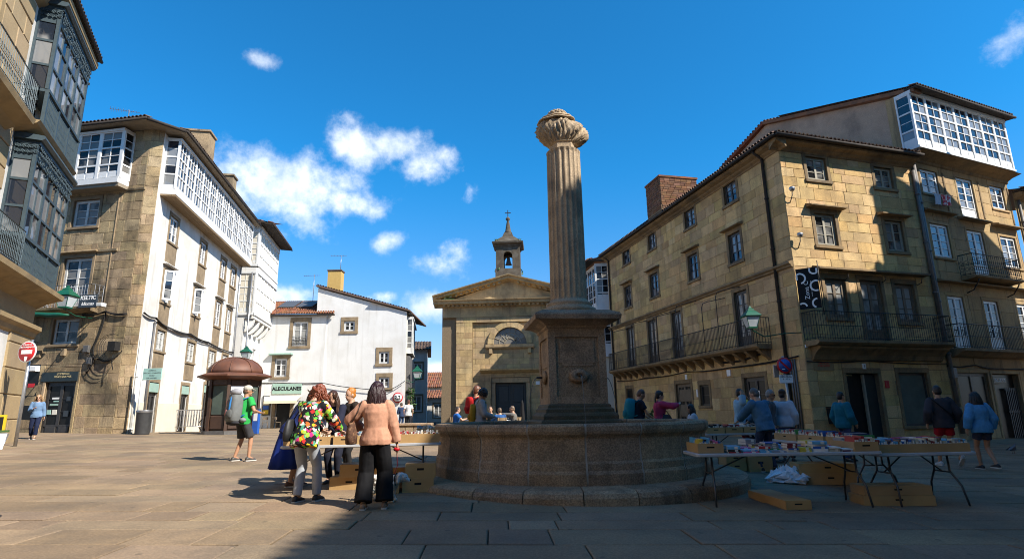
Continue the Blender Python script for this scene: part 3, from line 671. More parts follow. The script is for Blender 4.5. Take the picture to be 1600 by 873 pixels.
def lantern(x, y, z, label, group, arm=None, s=1.0, pole=None):
    """hanging or bracket lantern: green cap, tapering glazed body"""
    t = thing('street_lantern', (x, y, z), label, 'street lamp', group); f = XY(x, y, z)
    q4 = lambda h, zz: [(-h, -h, zz), (h, -h, zz), (h, h, zz), (-h, h, zz)]
    MB(f).rings([q4(.16 * s, 0), q4(.27 * s, .42 * s)], False).build('glass_body', 'lamp_glass', t)
    c = MB(f); c.rings([q4(.30 * s, .42 * s), q4(.33 * s, .46 * s), q4(.30 * s, .50 * s), q4(.20 * s, .62 * s), q4(.13 * s, .68 * s), q4(.12 * s, .74 * s), q4(.05 * s, .80 * s), q4(.03 * s, .88 * s)], False)
    for a in (-1, 1):
        for b in (-1, 1): c.tube([(a * .16 * s, b * .16 * s, 0), (a * .27 * s, b * .27 * s, .42 * s)], .014 * s, 4)
    c.rings([q4(.17 * s, -.05 * s), q4(.175 * s, .01 * s)], False); c.build('cap', 'lamp_green', t)
    if arm:
        a = MB(); a.tube([(x, y, z - .03), (x, y, z - .10), *arm], .024, 6, raw=True); a.build('bracket', 'lamp_green' if pole is None else 'iron', t)
    return t
# ------------------------------------------------------------ right corner house (golden stone)
def build_r1():
    t = thing('corner_house', (11.55, 23, 0), 'golden stone corner house with long iron balconies right of the fountain', 'building')
    A = Fr(11.55, 23, 17); B = Fr(11.55, 23, 103.2, True)
    fa = [(1.38,2.46,10.98,12.06),(5.18,6.22,10.98,12.0),(1.42,2.5,8.03,9.45),(5.3,6.3,8.02,9.45),(1.48,2.55,4.95,6.6),(3.33,4.48,4.02,6.62),(5.25,6.35,4.87,6.55),(1.9,3.55,-.25,2.7),(4.65,6.2,.58,2.72)]
    fb = [(3.16,4.16,11.12,12.2),(6.95,7.98,11.12,12.2),(11.58,12.54,11.15,12.22),(15.4,16.44,11.18,12.25),(3.25,4.2,8.17,9.6),(7.06,8.04,8.17,9.58),(11.6,12.68,8.15,9.6),(15.5,16.54,8.18,9.64),
          (3.21,4.2,4.1,6.75),(9.25,10.3,4.1,6.8),(12.3,13.4,4.1,6.8),(15.5,16.56,4.1,6.8),(2.6,4.1,-.25,2.74),(7.07,7.95,1.55,2.59),(8.84,10.45,-.25,2.76),(16.2,17.2,1.55,2.78),(17.65,18.1,7.3,7.95)]
    core = MB(A); wall(core, 0, 7.45, -.5, 12.4, fa); core.fr = B; wall(core, 0, 19.35, -.5, 12.35, fb)
    core.fr = WORLD; core.add([tuple(A(7.45, 0, z)) for z in (-.5, 12.35)] + [tuple(A(7.45, -10, z)) for z in (-.5, 12.35)], [(0, 1, 3, 2)]); e = B(19.35, 0, 0); core.add([(e.x, e.y, -.5), (e.x, e.y, 12.35), (e.x + 9, e.y + 2, -.5), (e.x + 9, e.y + 2, 12.35)], [(0, 1, 3, 2)])
    core.build('wall_core', 'mortar', t)
    mg = .17; grow = lambda L_: [(a - mg, b + mg, c - .13, d + .2) for a, b, c, d in L_]
    lay_stones(t, [(A, courses(0, 7.45, -.5, 3.3, .5, .7, 1.5, grow(fa), 1)), (A, courses(0, 7.45, 3.3, 12.35, .46, .55, 1.35, grow(fa), 2)), (B, courses(0, 19.35, -.5, 12.35, .48, .6, 1.5, grow(fb), 3))], 'r1_stone')
    for i, o in enumerate(fa): surround(A, *o, t, 'r1_trim', mg, .035, sill=i not in (5, 7))
    for i, o in enumerate(fb): surround(B, *o, t, 'r1_trim', mg, .035, sill=i not in (8, 9, 10, 11, 12, 14))
    for i in (0, 1, 2, 3): window(A, *fa[i], t, 'beige_paint', 'pane', 2, 3, .07)
    window(A, *fa[4], t, 'brown_paint', 'pane_curtain', 2, 3, .09); window(A, *fa[5], t, 'brown_paint', 'pane_curtain', 2, 3, .09, panel=.35); window(A, *fa[6], t, 'brown_paint', 'pane_curtain', 2, 3, .09)
    for i in range(8): window(B, *fb[i], t, 'dark_paint', 'pane_blue', 2, 3, .07)
    for i in range(8, 12): window(B, *fb[i], t, 'dark_paint', 'pane_curtain', 2, 4, .08, panel=.4)
    # ground floor of the front: open doorway with glazed leaf, shop window
    d = MB(A); d.box(1.9, 3.55, -.26, -.24, -.2, 2.7); d.build('doorway', 'shop_dark', t)
    MB(A).box(2.86, 2.94, -.2, -.1, -.2, 2.66).build('door_post', 'beige_paint', t)
    MB(A).box(2.96, 3.53, -.19, -.14, -.2, 2.64).build('door_leaf', 'door_green', t)
    MB(A).box(1.95, 2.4, -.2, -.17, 2.6, 2.66).build('lamp_strip', 'gold_text', t)
    window(A, *fa[8], t, 'dark_paint', 'kiosk_glass', 1, 1, .05)
    for i in (12, 14):
        a, b, c, e = fb[i]; w = window(B, a, b, c, e, t, 'brown_paint' if i == 14 else 'dark_paint', 'shop_dark', 2, 3, .1, name='door', panel=.9, cols=1 if i == 12 else 2)
        pm = MB(B)
        for k in range(2):
            for j in range(3): x = a + .2 + k * (b - a - .3) / 2; pm.slab(x, x + (b - a) / 2 - .25, .2 + j * .8, .85 + j * .8, -.1, -.075, .015)
        if i == 14: pm.build('door_panels', 'brown_paint', w)
    MB(B).box(3.2, 3.95, -.10, -.085, 1.7, 2.15).build('door_notice', 'white_sign', t)
    window(B, *fb[13], t, 'dark_paint', 'shop_dark', 1, 2, .05); window(B, *fb[15], t, 'dark_paint', 'shop_dark', 1, 2, .05); window(B, *fb[16], t, 'dark_paint', 'pane_blue', 1, 1, .04)
    # hoods, string course, cornice
    hood(A, 1.02, 2.95, 9.66, t, 'r1_trim', .35); hood(A, 4.9, 6.65, 9.62, t, 'r1_trim', .35); hood(A, .95, 7.0, 6.9, t, 'r1_trim', .38, .16)
    for a, b in ((2.95, 4.5), (6.8, 8.3), (11.3, 12.95), (15.25, 16.8)): hood(B, a, b, 9.82, t, 'r1_trim', .28, .1)
    pr = [(0, 7.0), (.10, 7.04), (.12, 7.12), (.2, 7.16), (.2, 7.24), (0, 7.3)]; moulding(B, 0, 19.35, pr, t, 'r1_trim', 'string_course')
    pr = [(0, 12.12), (.06, 12.15), (.08, 12.2), (.2, 12.27), (.24, 12.32), (.42, 12.38), (.48, 12.42), (.5, 12.5), (0, 12.54)]
    moulding(A, -.5, 7.45, pr, t, 'r1_trim'); moulding(B, -.497, 19.4, [(a - .003, z - .004) for a, z in pr], t, 'r1_trim')
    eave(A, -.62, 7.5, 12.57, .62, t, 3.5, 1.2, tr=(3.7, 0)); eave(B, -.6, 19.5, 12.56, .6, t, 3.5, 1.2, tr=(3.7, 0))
    # balconies
    for fr, s0, s1, z, rt in ((A, .05, 7.2, 3.95, 1.13), (B, 1.86, 18.3, 4.06, 1.15)):
        moulding(fr, s0, s1, [(0, z - .22), (.62, z - .20), (.74, z - .12), (.76, z - .1), (.76, z), (0, z)], t, 'r1_trim', 'balcony_slab')
        o = railing([(s0 + .03, .02), (s0 + .03, .7), (s1 - .03, .7), (s1 - .03, .02)], z, rt, t, fr=fr)
        if fr is B:
            n = 19
            for k in range(n): corbel(B, s0 + .25 + k * (s1 - s0 - .5) / (n - 1), z - .22, .6, t, 'r1_trim', .24, .5)
        else:
            moulding(fr, s0 + .25, s1 - .05, [(0, z - .78), (.12, z - .72), (.2, z - .55), (.38, z - .38), (.52, z - .30), (.54, z - .22), (0, z - .22)], t, 'r1_trim', 'balcony_cove')
    for s, z1 in ((4.7, 6.9), (6.0, 6.6), (8.6, 6.95), (10.9, 6.8), (11.4, 6.75), (14.4, 6.8), (17.6, 6.7)):      # awning rods on the side balcony
        MB(B).tube([(s, .68, 4.1), (s, .68, z1 - .25), (s - .05, .62, z1 - .05), (s - .3, .5, z1), (s - 1.1, .05, z1 + .05)], .02, 5).build('awning_rod', 'iron', t)
    for s in (2.55, 4.55, 6.6): MB(A).tube([(s, 0, 6.55), (s - .05, .25, 6.6), (s - .1, .3, 6.75)], .018, 5).build('lamp_hook', 'iron', t)
    downpipe(B, 1.0, .1, 12.2, .1, t, 'eave_dark', .07, [(1.0, .25, 12.3), (.95, .6, 12.5)]); downpipe(B, 18.9, .1, 12.2, .1, t, 'eave_dark', .06, [(18.9, .5, 12.48)])
    downpipe(A, 7.42, 5.2, 12.0, .12, t, 'pipe_grey', .08)
    for k in range(3): MB(B).tube([(.55 + .14 * k, .06, .1), (.55 + .14 * k, .06, 3.3)], .035, 6).build('conduit', 'pipe_grey', t)
    cablerun(B, [(.3, .06, 3.4), (5, .06, 3.3), (9, .06, 3.36), (14, .06, 3.3), (18.5, .06, 3.4)], t, .022, 2); cablerun(A, [(0, .06, 3.15), (3, .06, 3.2), (7.4, .06, 3.12)], t, .022, 1)
    cablerun(B, [(2.2, .05, 3.85), (3.4, .06, 3.62), (4.9, .06, 3.55), (6.2, .05, 3.7)], t, .05, 1, 'cable_bundle')
    # plates, cameras
    for fr, s, z, w, h, m in ((A, 2.87, 2.98, .17, .22, 'white_sign'), (A, .82, 2.96, 1.0, .32, 'l1_trim'), (A, 3.94, 2.25, .2, .3, 'red_sign'), (B, 5.2, 3.05, .3, .3, 'white_sign'), (B, 9.2, 3.1, .2, .26, 'white_sign'), (B, 8.2, 2.2, .12, .4, 'white_sign'), (A, .1, 3.75, .12, .12, 'white_sign')):
        p = MB(fr).slab(s - w / 2, s + w / 2, z - h / 2, z + h / 2, .0, .055, .008).build('wall_plate', m, t)
        if s == 2.87: text('1', .16, fr, s, .057, z, 'black_text', p)
        if s == .82: text('PRAZA DE\nCERVANTES', .11, fr, s, .057, z + .07, 'red_sign', p)
    for s, z in ((.25, 10.3), (.35, 8.3)):
        c = MB(A); c.tube([(s, 0, z - .5), (s - .05, .12, z - .42), (s - .05, .22, z - .25), (s - .1, .3, z)], .022, 6); c = c.build('camera_bracket', 'pipe_grey', t)
        p = A(s - .1, .3, z); MB(XY(p.x, p.y, p.z)).lathe([(.03, .1), (.10, .08), (.12, .03), (.115, -.02), (.09, -.08), (.03, -.12)], 14).build('dome_camera', 'steel', c)
    # brick chimney
    F = XY(9.75, 33, 0, R(13)); ch = MB(F); ch.box(-1.2, 1.2, -.9, .9, 12.6, 14.75); ch = ch.build('chimney', 'mortar', t)
    r = random.Random(4)
    k = 0
    for face in range(2):
        W2 = 2.4 if face == 0 else 1.8; fr = Fr(*(F(-1.2, -.9, 0).to_tuple()[:2]), 13) if face == 0 else Fr(*(F(-1.2, -.9, 0).to_tuple()[:2]), 103, True)
        mb = MB(fr)
        for q in courses(0, W2, 12.8, 14.75, .13, .3, .42, [], 40 + face):
            mb.cur = r.uniform(.05, .95); mb.slab(q[0] + .008, q[1] - .008, q[2] + .008, q[3] - .008, -.01, .025 * r.uniform(.6, 1.3), .006)
        mb.build('brickwork', 'brick_red', ch, kind='stuff')
    MB(F).box(-1.26, 1.26, -.96, .96, 14.75, 14.86).build('chimney_cap', 'roof_tile', ch); MB(F).lathe([(.16, 14.86), (.18, 15.0), (.15, 15.25)], 10, (.9, 0)).build('flue', 'brick_red', ch)
    # projecting banner
    b = thing('banner', A(.35, .5, 5.6), 'black and white banner hanging from rod on corner house balcony', 'banner'); fb_ = Fr(*A(-.05, .12, 0).to_tuple()[:2], 17 - 52)
    MB(fb_).box(0, .78, .0, .012, 5.2, 6.85).build('cloth', 'black_text', b)
    for cx, cz, ra, a0, a1 in ((.12, 6.45, .2, -80, 200), (.66, 6.75, .16, 150, 390), (.68, 6.1, .2, 60, 300), (.12, 5.3, .14, 0, 140), (.66, 5.4, .18, 90, 250)):
        rg = MB(fb_); pts = [(cx + ra * math.cos(R(a)), cz + ra * math.sin(R(a))) for a in range(a0, a1, 12)]
        pts = [(min(max(x, .02), .76), min(max(z, 5.22), 6.83)) for x, z in pts]
        for i in range(len(pts) - 1):
            (x0, z0), (x1, z1) = pts[i], pts[i + 1]; dx, dz = x1 - x0, z1 - z0; q = math.hypot(dx, dz) or 1; nx, nz = -dz / q * .033, dx / q * .033
            rg.quad((x0 - nx, .015, z0 - nz), (x1 - nx, .015, z1 - nz), (x1 + nx, .015, z1 + nz), (x0 + nx, .015, z0 + nz))
        rg.build('printed_ring', 'white_text', b)
    text('Zona C', .24, fb_, .33, .014, 5.95, 'white_text', b, vertical=True); text('moda e complementos', .07, fb_, .5, .014, 6.0, 'white_text', b, vertical=True)
    MB(fb_).tube([(.82, .01, 4.9), (.82, .01, 7.1)], .018, 5).build('rod', 'iron', b)
    return A, B
R1A, R1B = build_r1()

# ------------------------------------------------------------ right house with the white gallery
def build_r2():
    t = thing('gallery_house', (18.63, 25.16, 0), 'stone house with white glazed gallery on top, at the right edge', 'building')
    A = Fr(18.63, 25.16, 23.8); G = Fr(18.63, 25.16, 113.8, True)
    fa = [(.7,2.0,11.05,12.27),(3.45,4.8,10.2,12.27),(6.22,7.44,11.0,12.25),(.7,2.05,7.97,9.58),(3.5,4.8,7.3,9.57),(6.22,7.57,7.95,9.55),(1.0,2.18,3.84,6.18),(3.7,4.86,3.84,6.12),(6.42,7.6,3.84,6.11),(.65,2.9,.6,2.75),(3.25,5.3,-.4,2.73),(5.9,7.4,-.4,2.7)]
    c = MB(A); wall(c, .02, 7.9, -.6, 12.9, fa); c.fr = G; wall(c, 0, 16, -.5, 13.0, ()); c.build('wall_core', 'mortar', t)
    gr = [(a - .14, b + .14, z0 - .1, z1 + .16) for a, b, z0, z1 in fa]
    lay_stones(t, [(A, courses(.03, 7.9, -.6, 12.55, .55, .8, 1.7, gr, 11))], 'r2_stone', gap=.004, proud=.02, ch=.006, cap=170)
    for i, o in enumerate(fa): surround(A, *o, t, 'r2_stone', .13, .024, sill=i in (0, 2, 3, 5))
    for i in range(9): window(A, *fa[i], t, 'white_paint', 'pane_blue' if i < 6 else 'pane', 2, 3 if i in (0, 2) else 4, .07, d=-.1, panel=.45 if i in (1, 4, 6, 7, 8) else 0)
    window(A, *fa[9], t, 'brown_paint', 'shop_dark', 2, 1, .08); 
    MB(A).box(3.27, 5.28, -.26, -.23, -.4, 2.7).build('doorway', 'shop_dark', t)
    gt = MB(A)
    for k in range(7): gt.box(4.3 + k * .14, 4.36 + k * .14, -.14, -.1, -.1, 2.1)
    gt.box(4.25, 5.25, -.13, -.11, 1.0, 1.1); gt.box(4.25, 5.25, -.13, -.11, 2.0, 2.1); gt.build('gate', 'iron', t)
    sg = MB(A).slab(3.4, 4.4, 2.3, 2.58, -.1, -.05, .01).build('shop_sign', 'shop_dark', t); text('ACTORY', .2, A, 3.9, -.045, 2.44, 'white_text', sg)
    window(A, *fa[11], t, 'dark_paint', 'shop_dark', 2, 2, .08)
    for a, b, z, o_ in ((.3, 2.6, 10.1, .3), (2.95, 5.2, 10.0, .35), (5.7, 7.9, 10.0, .35), (.3, 7.9, 6.75, .35)): hood(A, a, b, z, t, 'r1_trim', o_)
    moulding(A, 0, 7.95, [(0, 12.5), (.08, 12.56), (.1, 12.66), (.3, 12.76), (.6, 12.82), (.72, 12.85), (0, 12.9)], t, 'r1_trim')
    for s in (2.35, 5.2, 7.75, .3): MB(A).slab(s, s + .12, 10.3, 12.3, -.02, .05, .02).build('pilaster_strip', 'r1_trim', t)
    # gallery
    galeria(A, -.2, 7.4, 12.88, 15.75, .7, t, 7, 'white_paint', 'pane_blue', ((.32, 1, 2, .5), (.34, 2, 2, 0), (.34, 2, 2, 0)), base=.1)
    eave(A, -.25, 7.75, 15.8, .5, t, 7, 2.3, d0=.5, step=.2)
    # blind gable wall above the corner house roof
    g = MB(G); g.add([(-.0, 0, 12.4), (16, 0, 11.5), (16, 0, 12.5), (11.2, 0, 16.6), (7.64, 0, 18.1), (0, 0, 15.8)], [(0, 1, 2, 3, 4, 5)]); g.build('gable_wall', 'plaster_gable', t)
    MB(G).slab(-.02, .55, 12.4, 15.9, -.05, .05, .02).build('gable_quoin', 'r2_stone', t)
    v = MB(); vt = []
    for a, b in (((-.9, 15.6), (7.64, 18.1)), ((7.64, 18.1), (11.3, 16.7)), ((11.3, 16.7), (16, 12.6))):
        mb = v; p = [tuple(G(a[0], .22, a[1])), tuple(G(b[0], .22, b[1])), tuple(G(b[0], .22, b[1] + .2)), tuple(G(a[0], .22, a[1] + .2)), tuple(G(a[0], -.4, a[1])), tuple(G(b[0], -.4, b[1])), tuple(G(b[0], -.4, b[1] + .2)), tuple(G(a[0], -.4, a[1] + .2))]
        mb.add(p, [(0,1,2,3),(4,5,6,7),(0,1,5,4),(3,2,6,7),(0,3,7,4),(1,2,6,5)], raw=True)
        q0, q1 = G(a[0], .16, a[1] + .22), G(b[0], .16, b[1] + .22); barrel_row(mb, q0, q1, .24, .08, G.n, .3)
    v.build('verge_tiles', 'roof_tile', t, kind='stuff')
    # balconies
    moulding(A, 2.3, 6.1, [(0, 6.95), (.55, 7.0), (.68, 7.05), (.68, 7.13), (0, 7.15)], t, 'r1_trim', 'balcony_slab'); railing([(2.34, .02), (2.34, .62), (6.06, .62), (6.06, .02)], 7.13, 1.0, t, fr=A, gap=.16, scroll=True)
    moulding(A, .35, 7.8, [(0, 3.4), (.3, 3.45), (.5, 3.58), (.7, 3.64), (.7, 3.75), (0, 3.76)], t, 'r1_trim', 'balcony_slab'); railing([(.4, .02), (.4, .64), (7.75, .64), (7.75, .02)], 3.75, 1.05, t, fr=A)
    for s in (2.6, 5.8): MB(A).tube([(s, 0, 6.4), (s, .3, 6.5), (s, .55, 6.85), (s, .6, 6.98)], .03, 5).build('bracket', 'iron', t)
    downpipe(A, .12, .2, 12.4, .12, t, 'pipe_grey', .09); downpipe(A, -.15, 12.6, 15.6, .62, t, 'steel', .05, [(-.15, .5, 15.9)])
    cablerun(A, [(0, .05, 3.0), (2, .05, 3.1), (4, .05, 2.95), (7.8, .05, 3.1)], t, .025, 2)
    MB(A).slab(.05, .4, 2.5, 2.95, 0, .2, .02).build('meter_box', 'pipe_grey', t)
    l = thing('washing', A(1.2, .25, 10.75), 'pale and red cloths drying below top floor window', 'laundry')
    for a, w, m in ((.95, .5, 'cloth_pale'), (1.5, .75, 'cloth_redwhite')):
        mb = MB(A); n = 8; mb.rings([[(a + w * k / n, .28 + .04 * math.sin(k * 1.9 + j), 10.95 - j * .17 + (.08 * k / n if m == 'cloth_redwhite' else 0)) for k in range(n + 1)] for j in range(4)], True, False, close=False); mb.build('cloth', m, l)
    MB(A).tube([(.8, .3, 10.96), (2.4, .3, 11.02)], .012, 4).build('line', 'steel', l)
    # next house, only its edge in view
    u = thing('neighbour_house', A(9, 0, 0), 'sliver of stone house cut off by the right edge', 'building'); mb = MB(A); wall(mb, 7.95, 15, -.6, 11.9, [(9.2, 10.4, 8, 9.8), (9.2, 10.4, 4, 6.2)], d=.15); mb.build('wall', 'r2_stone', u)
    for z in (8, 4): window(A, 9.2, 10.4, z, z + 1.8, u, 'white_paint', 'pane_blue', 2, 3, .07, d=.02)
    moulding(A, 7.95, 15, [(.15, 11.6), (.5, 11.8), (.6, 11.95), (.15, 12.0)], u, 'r1_trim'); eave(A, 7.96, 15, 12.02, .6, u, 4, 1.2, d0=.15)
    downpipe(A, 8.15, .2, 11.6, .25, u, 'pipe_grey', .07)
build_r2()

# ------------------------------------------------------------ white gallery house at the end of the side street (behind the corner house)
def build_r0():
    t = thing('slim_gallery_house', (7.6, 44, .3), 'narrow white gallery house glimpsed between column and corner house', 'building')
    A = Fr(6.45, 43.6, -4); B = Fr(6.45, 43.6, 100, True)
    c = MB(A); wall(c, .5, 7, 0, 12.6, ()); c.fr = B; wall(c, .0, 16, 0, 12.6, [(1.5 + 3 * k, 2.6 + 3 * k, z, z + 1.7) for k in range(4) for z in (1.2, 4.4)], d=-.5); c.build('wall', 'cream_wall', t)
    galeria(A, .02, 1.0, 9.0, 12.5, .15, t, 1, 'white_paint', 'pane', ((.34, 1, 2, .9), (.33, 2, 2, 0), (.33, 2, 2, 0)), left=False, right=False); galeria(A, .02, 1.0, 5.3, 9.0, .18, t, 1, 'white_paint', 'pane', ((.3, 1, 2, .9), (.35, 2, 2, 0), (.35, 2, 2, 0)), left=False, right=False)
    galeria(B, .0, 9, 9.0, 12.5, .2, t, 8, 'white_paint', 'pane_blue', left=False, joined=True, d0=-.3); galeria(B, .0, 9, 5.3, 8.9, .25, t, 8, 'white_paint', 'pane_blue', left=False, joined=True, d0=-.3)
    eave(A, -.5, 4, 12.7, .5, t, 3, 1, 'roof_tile'); eave(B, -.4, 14, 12.69, .6, t, 3, 1, 'roof_tile'); moulding(B, 0, 9, [(-.3, 4.6), (.0, 5.0), (.2, 5.28), (-.3, 5.3)], t, 'cream_wall', 'gallery_cove')
build_r0()
# ------------------------------------------------------------ left corner house (brown stone front, white side)
def build_l2():
    t = thing('language_school_house', (-17, 26.1, .7), 'brown stone and white plaster corner house with white galleries on the left', 'building')
    P0 = Vector((-17, 26.1, 0)); A0 = Fr(-17, 26.1, 170.1, True); o = A0(0, .25, 0); A = Fr(o.x, o.y, 170.1, True); B = Fr(-17, 26.1, 100.26)
    fa = [(2.87,4.33,10.4,11.78),(2.8,4.35,6.42,8.86),(3.0,4.4,4.76,5.95),(2.68,4.3,.3,3.5)]
    zt = 15.2
    c = MB(A); wall(c, .5, 8.5, -.2, zt, fa); q = A(.5, 0, 0); c.fr = WORLD; c.add([(q.x, q.y, -.2), (P0.x, P0.y, -.2), (P0.x, P0.y, zt), (q.x, q.y, zt)], [(0, 1, 2, 3)]); c.build('wall_core', 'mortar', t)
    gr = [(a - .16, b + .16, z0 - .12, z1 + .2) for a, b, z0, z1 in fa]; dq = (P0 - q); dq.z = 0; Cf = Fr(q.x, q.y, math.degrees(math.atan2(dq.y, dq.x)))
    lay_stones(t, [(A, courses(.5, 8.5, -.2, 12.3, .47, .6, 1.3, gr, 21)), (Cf, courses(0, dq.length, -.2, zt, .47, .45, .7, [], 22)), (A, courses(.5, 1.6, 12.3, zt, .47, .5, 1.0, [], 23))], 'l2_stone', proud=.02)
    for i, f in enumerate(fa): surround(A, *f, t, 'l2_trim' if i < 3 else 'l2_stone', .15, .045, sill=i in (0, 2))
    window(A, *fa[0], t, 'white_old', 'pane', 2, 3, .08); window(A, *fa[1], t, 'white_old', 'pane', 2, 4, .08, panel=.5); window(A, *fa[2], t, 'white_old', 'pane', 2, 2, .07)
    # shop door with sign board and stickers
    w = window(A, 2.68, 4.3, .3, 3.05, t, 'dark_paint', 'shop_dark', 2, 3, .1, name='shop_door', panel=.7)
    pm = MB(A)
    for k in range(2):
        for j in range(2): pm.slab(2.86 + k * .68, 3.4 + k * .68, .48 + j * .34, .76 + j * .34, -.1, -.07, .02)
    pm.build('door_panels', 'dark_paint', w)
    for s, z, a, b, m in ((3.75, 2.33, .38, .08, 'white_sign'), (3.8, 2.05, .44, .09, 'sage_sign'), (3.72, 2.2, .26, .06, 'pale_green_sign'), (4.02, 1.72, .2, .2, 'pale_green_sign'), (3.72, 1.72, .24, .22, 'paper'), (3.05, 2.3, .26, .2, 'keltic_sign'), (3.1, 1.65, .28, .26, 'keltic_sign')): MB(A).slab(s - a / 2, s + a / 2, z - b / 2, z + b / 2, -.1, -.078, .004).build('sticker', m, w)
    sb = MB(A).slab(2.6, 4.55, 3.06, 3.5, -.1, .06, .02).build('fascia_board', 'door_green', t); text('COMIDAS E\nVIÑOS DO PAÍS', .13, A, 3.4, .065, 3.34, 'gold_text', sb, flipx=True)
    # string courses, hoods
    moulding(A, 1.5, 8.5, [(0, 9.05), (.08, 9.08), (.1, 9.18), (0, 9.22)], t, 'l2_stone', 'string_course'); hood(A, 2.5, 4.7, 9.08, t, 'l2_stone', .22, .1); hood(A, 2.5, 4.6, 12.1, t, 'l2_stone', .0801, .06)
    for s in (1.78, 5.0): MB(A).slab(s, s + .07, 6.6, 12.0, -.02, .05, .02).build('pilaster_strip', 'l2_stone', t)
    moulding(A, .45, 8.5, [(0, 12.02), (.06, 12.06), (.08, 12.14), (0, 12.18)], t, 'l2_stone', 'string_course')
    # gallery of the front
    galeria(A, 1.45, 6.4, 12.27, 15.05, .62, t, 4, 'white_paint', 'pane', ((.30, 1, 2, .52), (.36, 2, 2, 0), (.34, 2, 2, 0)), base=.26, headb=.12, post=.16)
    MB(A).box(1.4, 6.5, .01, .6, 12.1, 12.268).build('gallery_soffit', 'soffit', t)
    # small iron balcony
    moulding(A, 2.1, 8.5, [(0, 6.15), (.4, 6.2), (.62, 6.28), (.64, 6.38), (0, 6.42)], t, 'l2_stone', 'balcony_slab'); railing([(1.95, .02), (2.05, .6), (4.9, .6), (4.9, .02)], 6.4, 1.0, t, 'steel', gap=.15, r=.009, fr=A, scroll=True)
    # white side
    rows = [[(1.8,2.85,10.1,11.45),(6.3,7.3,10.1,11.45),(10.15,11.2,10.12,11.45),(12.4,13.5,10.12,11.4)], [(1.82,2.8,7.0,8.65),(6.05,7.2,7.05,8.6),(9.95,11.05,7.0,8.6),(12.3,13.3,6.95,8.5)], [(1.82,2.8,4.6,5.6),(5.95,7.1,4.4,5.5),(9.55,10.8,4.35,5.42),(12.2,13.4,4.35,5.4)], [(1.65,2.7,-.1,3.07),(5.75,6.8,-.1,3.1),(9.3,10.6,-.1,3.3)]]
    fb = [x for r in rows for x in r]
    m = MB(B); wall(m, .0, 14.5, -.6, 15.1, fb, .22); m.fr = WORLD; e = B(14.5, 0, 0); m.add([(e.x, e.y, -.6), (e.x, e.y, 15.1), (e.x - 9, e.y, -.6), (e.x - 9, e.y, 15.1)], [(0, 1, 3, 2)]); m.build('side_wall', 'white_wall', t)
    MB(B).slab(.02, 14.5, -.6, 2.12, -.05, .03, .015).build('plinth', 'cream_wall', t) if False else None
    for a, b, c_, d_ in cells(.03, 14.5, -.6, 2.12, [r for r in rows[3]]): MB(B).slab(a + .12 if any(abs(a - r[1]) < .01 for r in rows[3]) else a, b - .12 if any(abs(b - r[0]) < .01 for r in rows[3]) else b, c_, d_, -.04, .03, .012).build('plinth', 'cream_wall', t)
    for i, r in enumerate(rows):
        for k, f in enumerate(r):
            surround(B, *f, t, 'l2_trim', .14, .04, sill=i < 3)
            if i < 3:
                w = window(B, *f, t, 'white_old' if i == 2 else 'white_paint', 'pane_curtain' if i == 2 else 'pane_blue', 2, 3, .07, d=-.1)
                MB(B).slab(f[0] - .12, f[1] + .12, f[2] - (1.25 if i < 2 else 1.0), f[2] - .13, -.04, .032, .012).build('apron', 'l2_trim', t)
                hood(B, f[0] - .3, f[1] + .3, f[3] + .2, t, 'white_wall', .2, .08) if i == 1 else None
            else:
                window(B, f[0], f[1], f[2], f[3] - .5, t, 'dark_paint', 'shop_dark', 2, 3, .09, name='door', panel=.6); MB(B).slab(f[0], f[1], f[3] - .48, f[3] - .04, -.1, .05, .02).build('shop_sign', 'sage_sign', t)
    for k in (0, 1):          # open casements of the second floor
        f = rows[1][k]; h = B(f[0] + .04, .0, 0); q = Fr(h.x, h.y, 100.26 - 62); window(q, 0, .46, f[2] + .07, f[3] - .07, t, 'white_paint', 'pane_blue', 1, 3, .05, d=0, name='casement')
    galeria(B, .35, 14.5, 12.02, 14.98, .65, t, 12, 'white_paint', 'pane_blue', ((.30, 1, 3, .25), (.36, 2, 3, 0), (.34, 2, 3, 0)), base=.3, headb=.1, post=.12)
    bo = MB(B)
    for k in range(4): bo.box(.3, 14.5, .01 + k * .17, .17 + k * .17, 11.93, 12.018)
    bo.build('gallery_soffit', 'wood_board', t)
    # roof
    zt = 15.2
    eave(A, -.1, 8.5, 15.22, 1.0, t, 3, 1.0, soff='soffit', tr=(2.5, 0)); eave(B, -.1, 14.9, 15.2, .98, t, 3, 1.0, soff='soffit', tr=(2.5, 0))
    q0, q1 = A(-.1, 1.0, 15.17), B(-.1, .98, 15.15); mb = MB(); pc = (A(.5, 0, 15.2) + P0) / 2; pc.z = 15.2
    mb.add([tuple(q0), tuple(q1), tuple(B(1, 0, 15.18)), tuple(A(1.2, 0, 15.2))], [(0, 1, 2, 3)], raw=True); mb.add([tuple(v + Vector((0, 0, .1))) for v in (q0, q1)] + [tuple(B(.5, -2, 16)), tuple(A(.5, -2, 16))], [(0, 1, 2, 3)], raw=True); mb.build('corner_eave', 'soffit', t)
    MB().tube([q0 + Vector((0, 0, .02)), q1 + Vector((0, 0, .03))], .08, 8, raw=True).build('gutter', 'eave_dark', t)
    # chimneys
    for (x, y, w, d, z1) in ((-19.3, 32.6, 1.9, 1.1, 18.3), (-20.3, 38.5, 1.2, .9, 18.0)):
        F = XY(x, y, 0, R(10)); ch = MB(F); ch.box(-w / 2, w / 2, -d / 2, d / 2, 14.5, z1); ch = ch.build('chimney', 'l2_stone', t); MB(F).box(-w / 2 - .08, w / 2 + .08, -d / 2 - .08, d / 2 + .08, z1, z1 + .12).build('chimney_cap', 'l2_stone', ch)
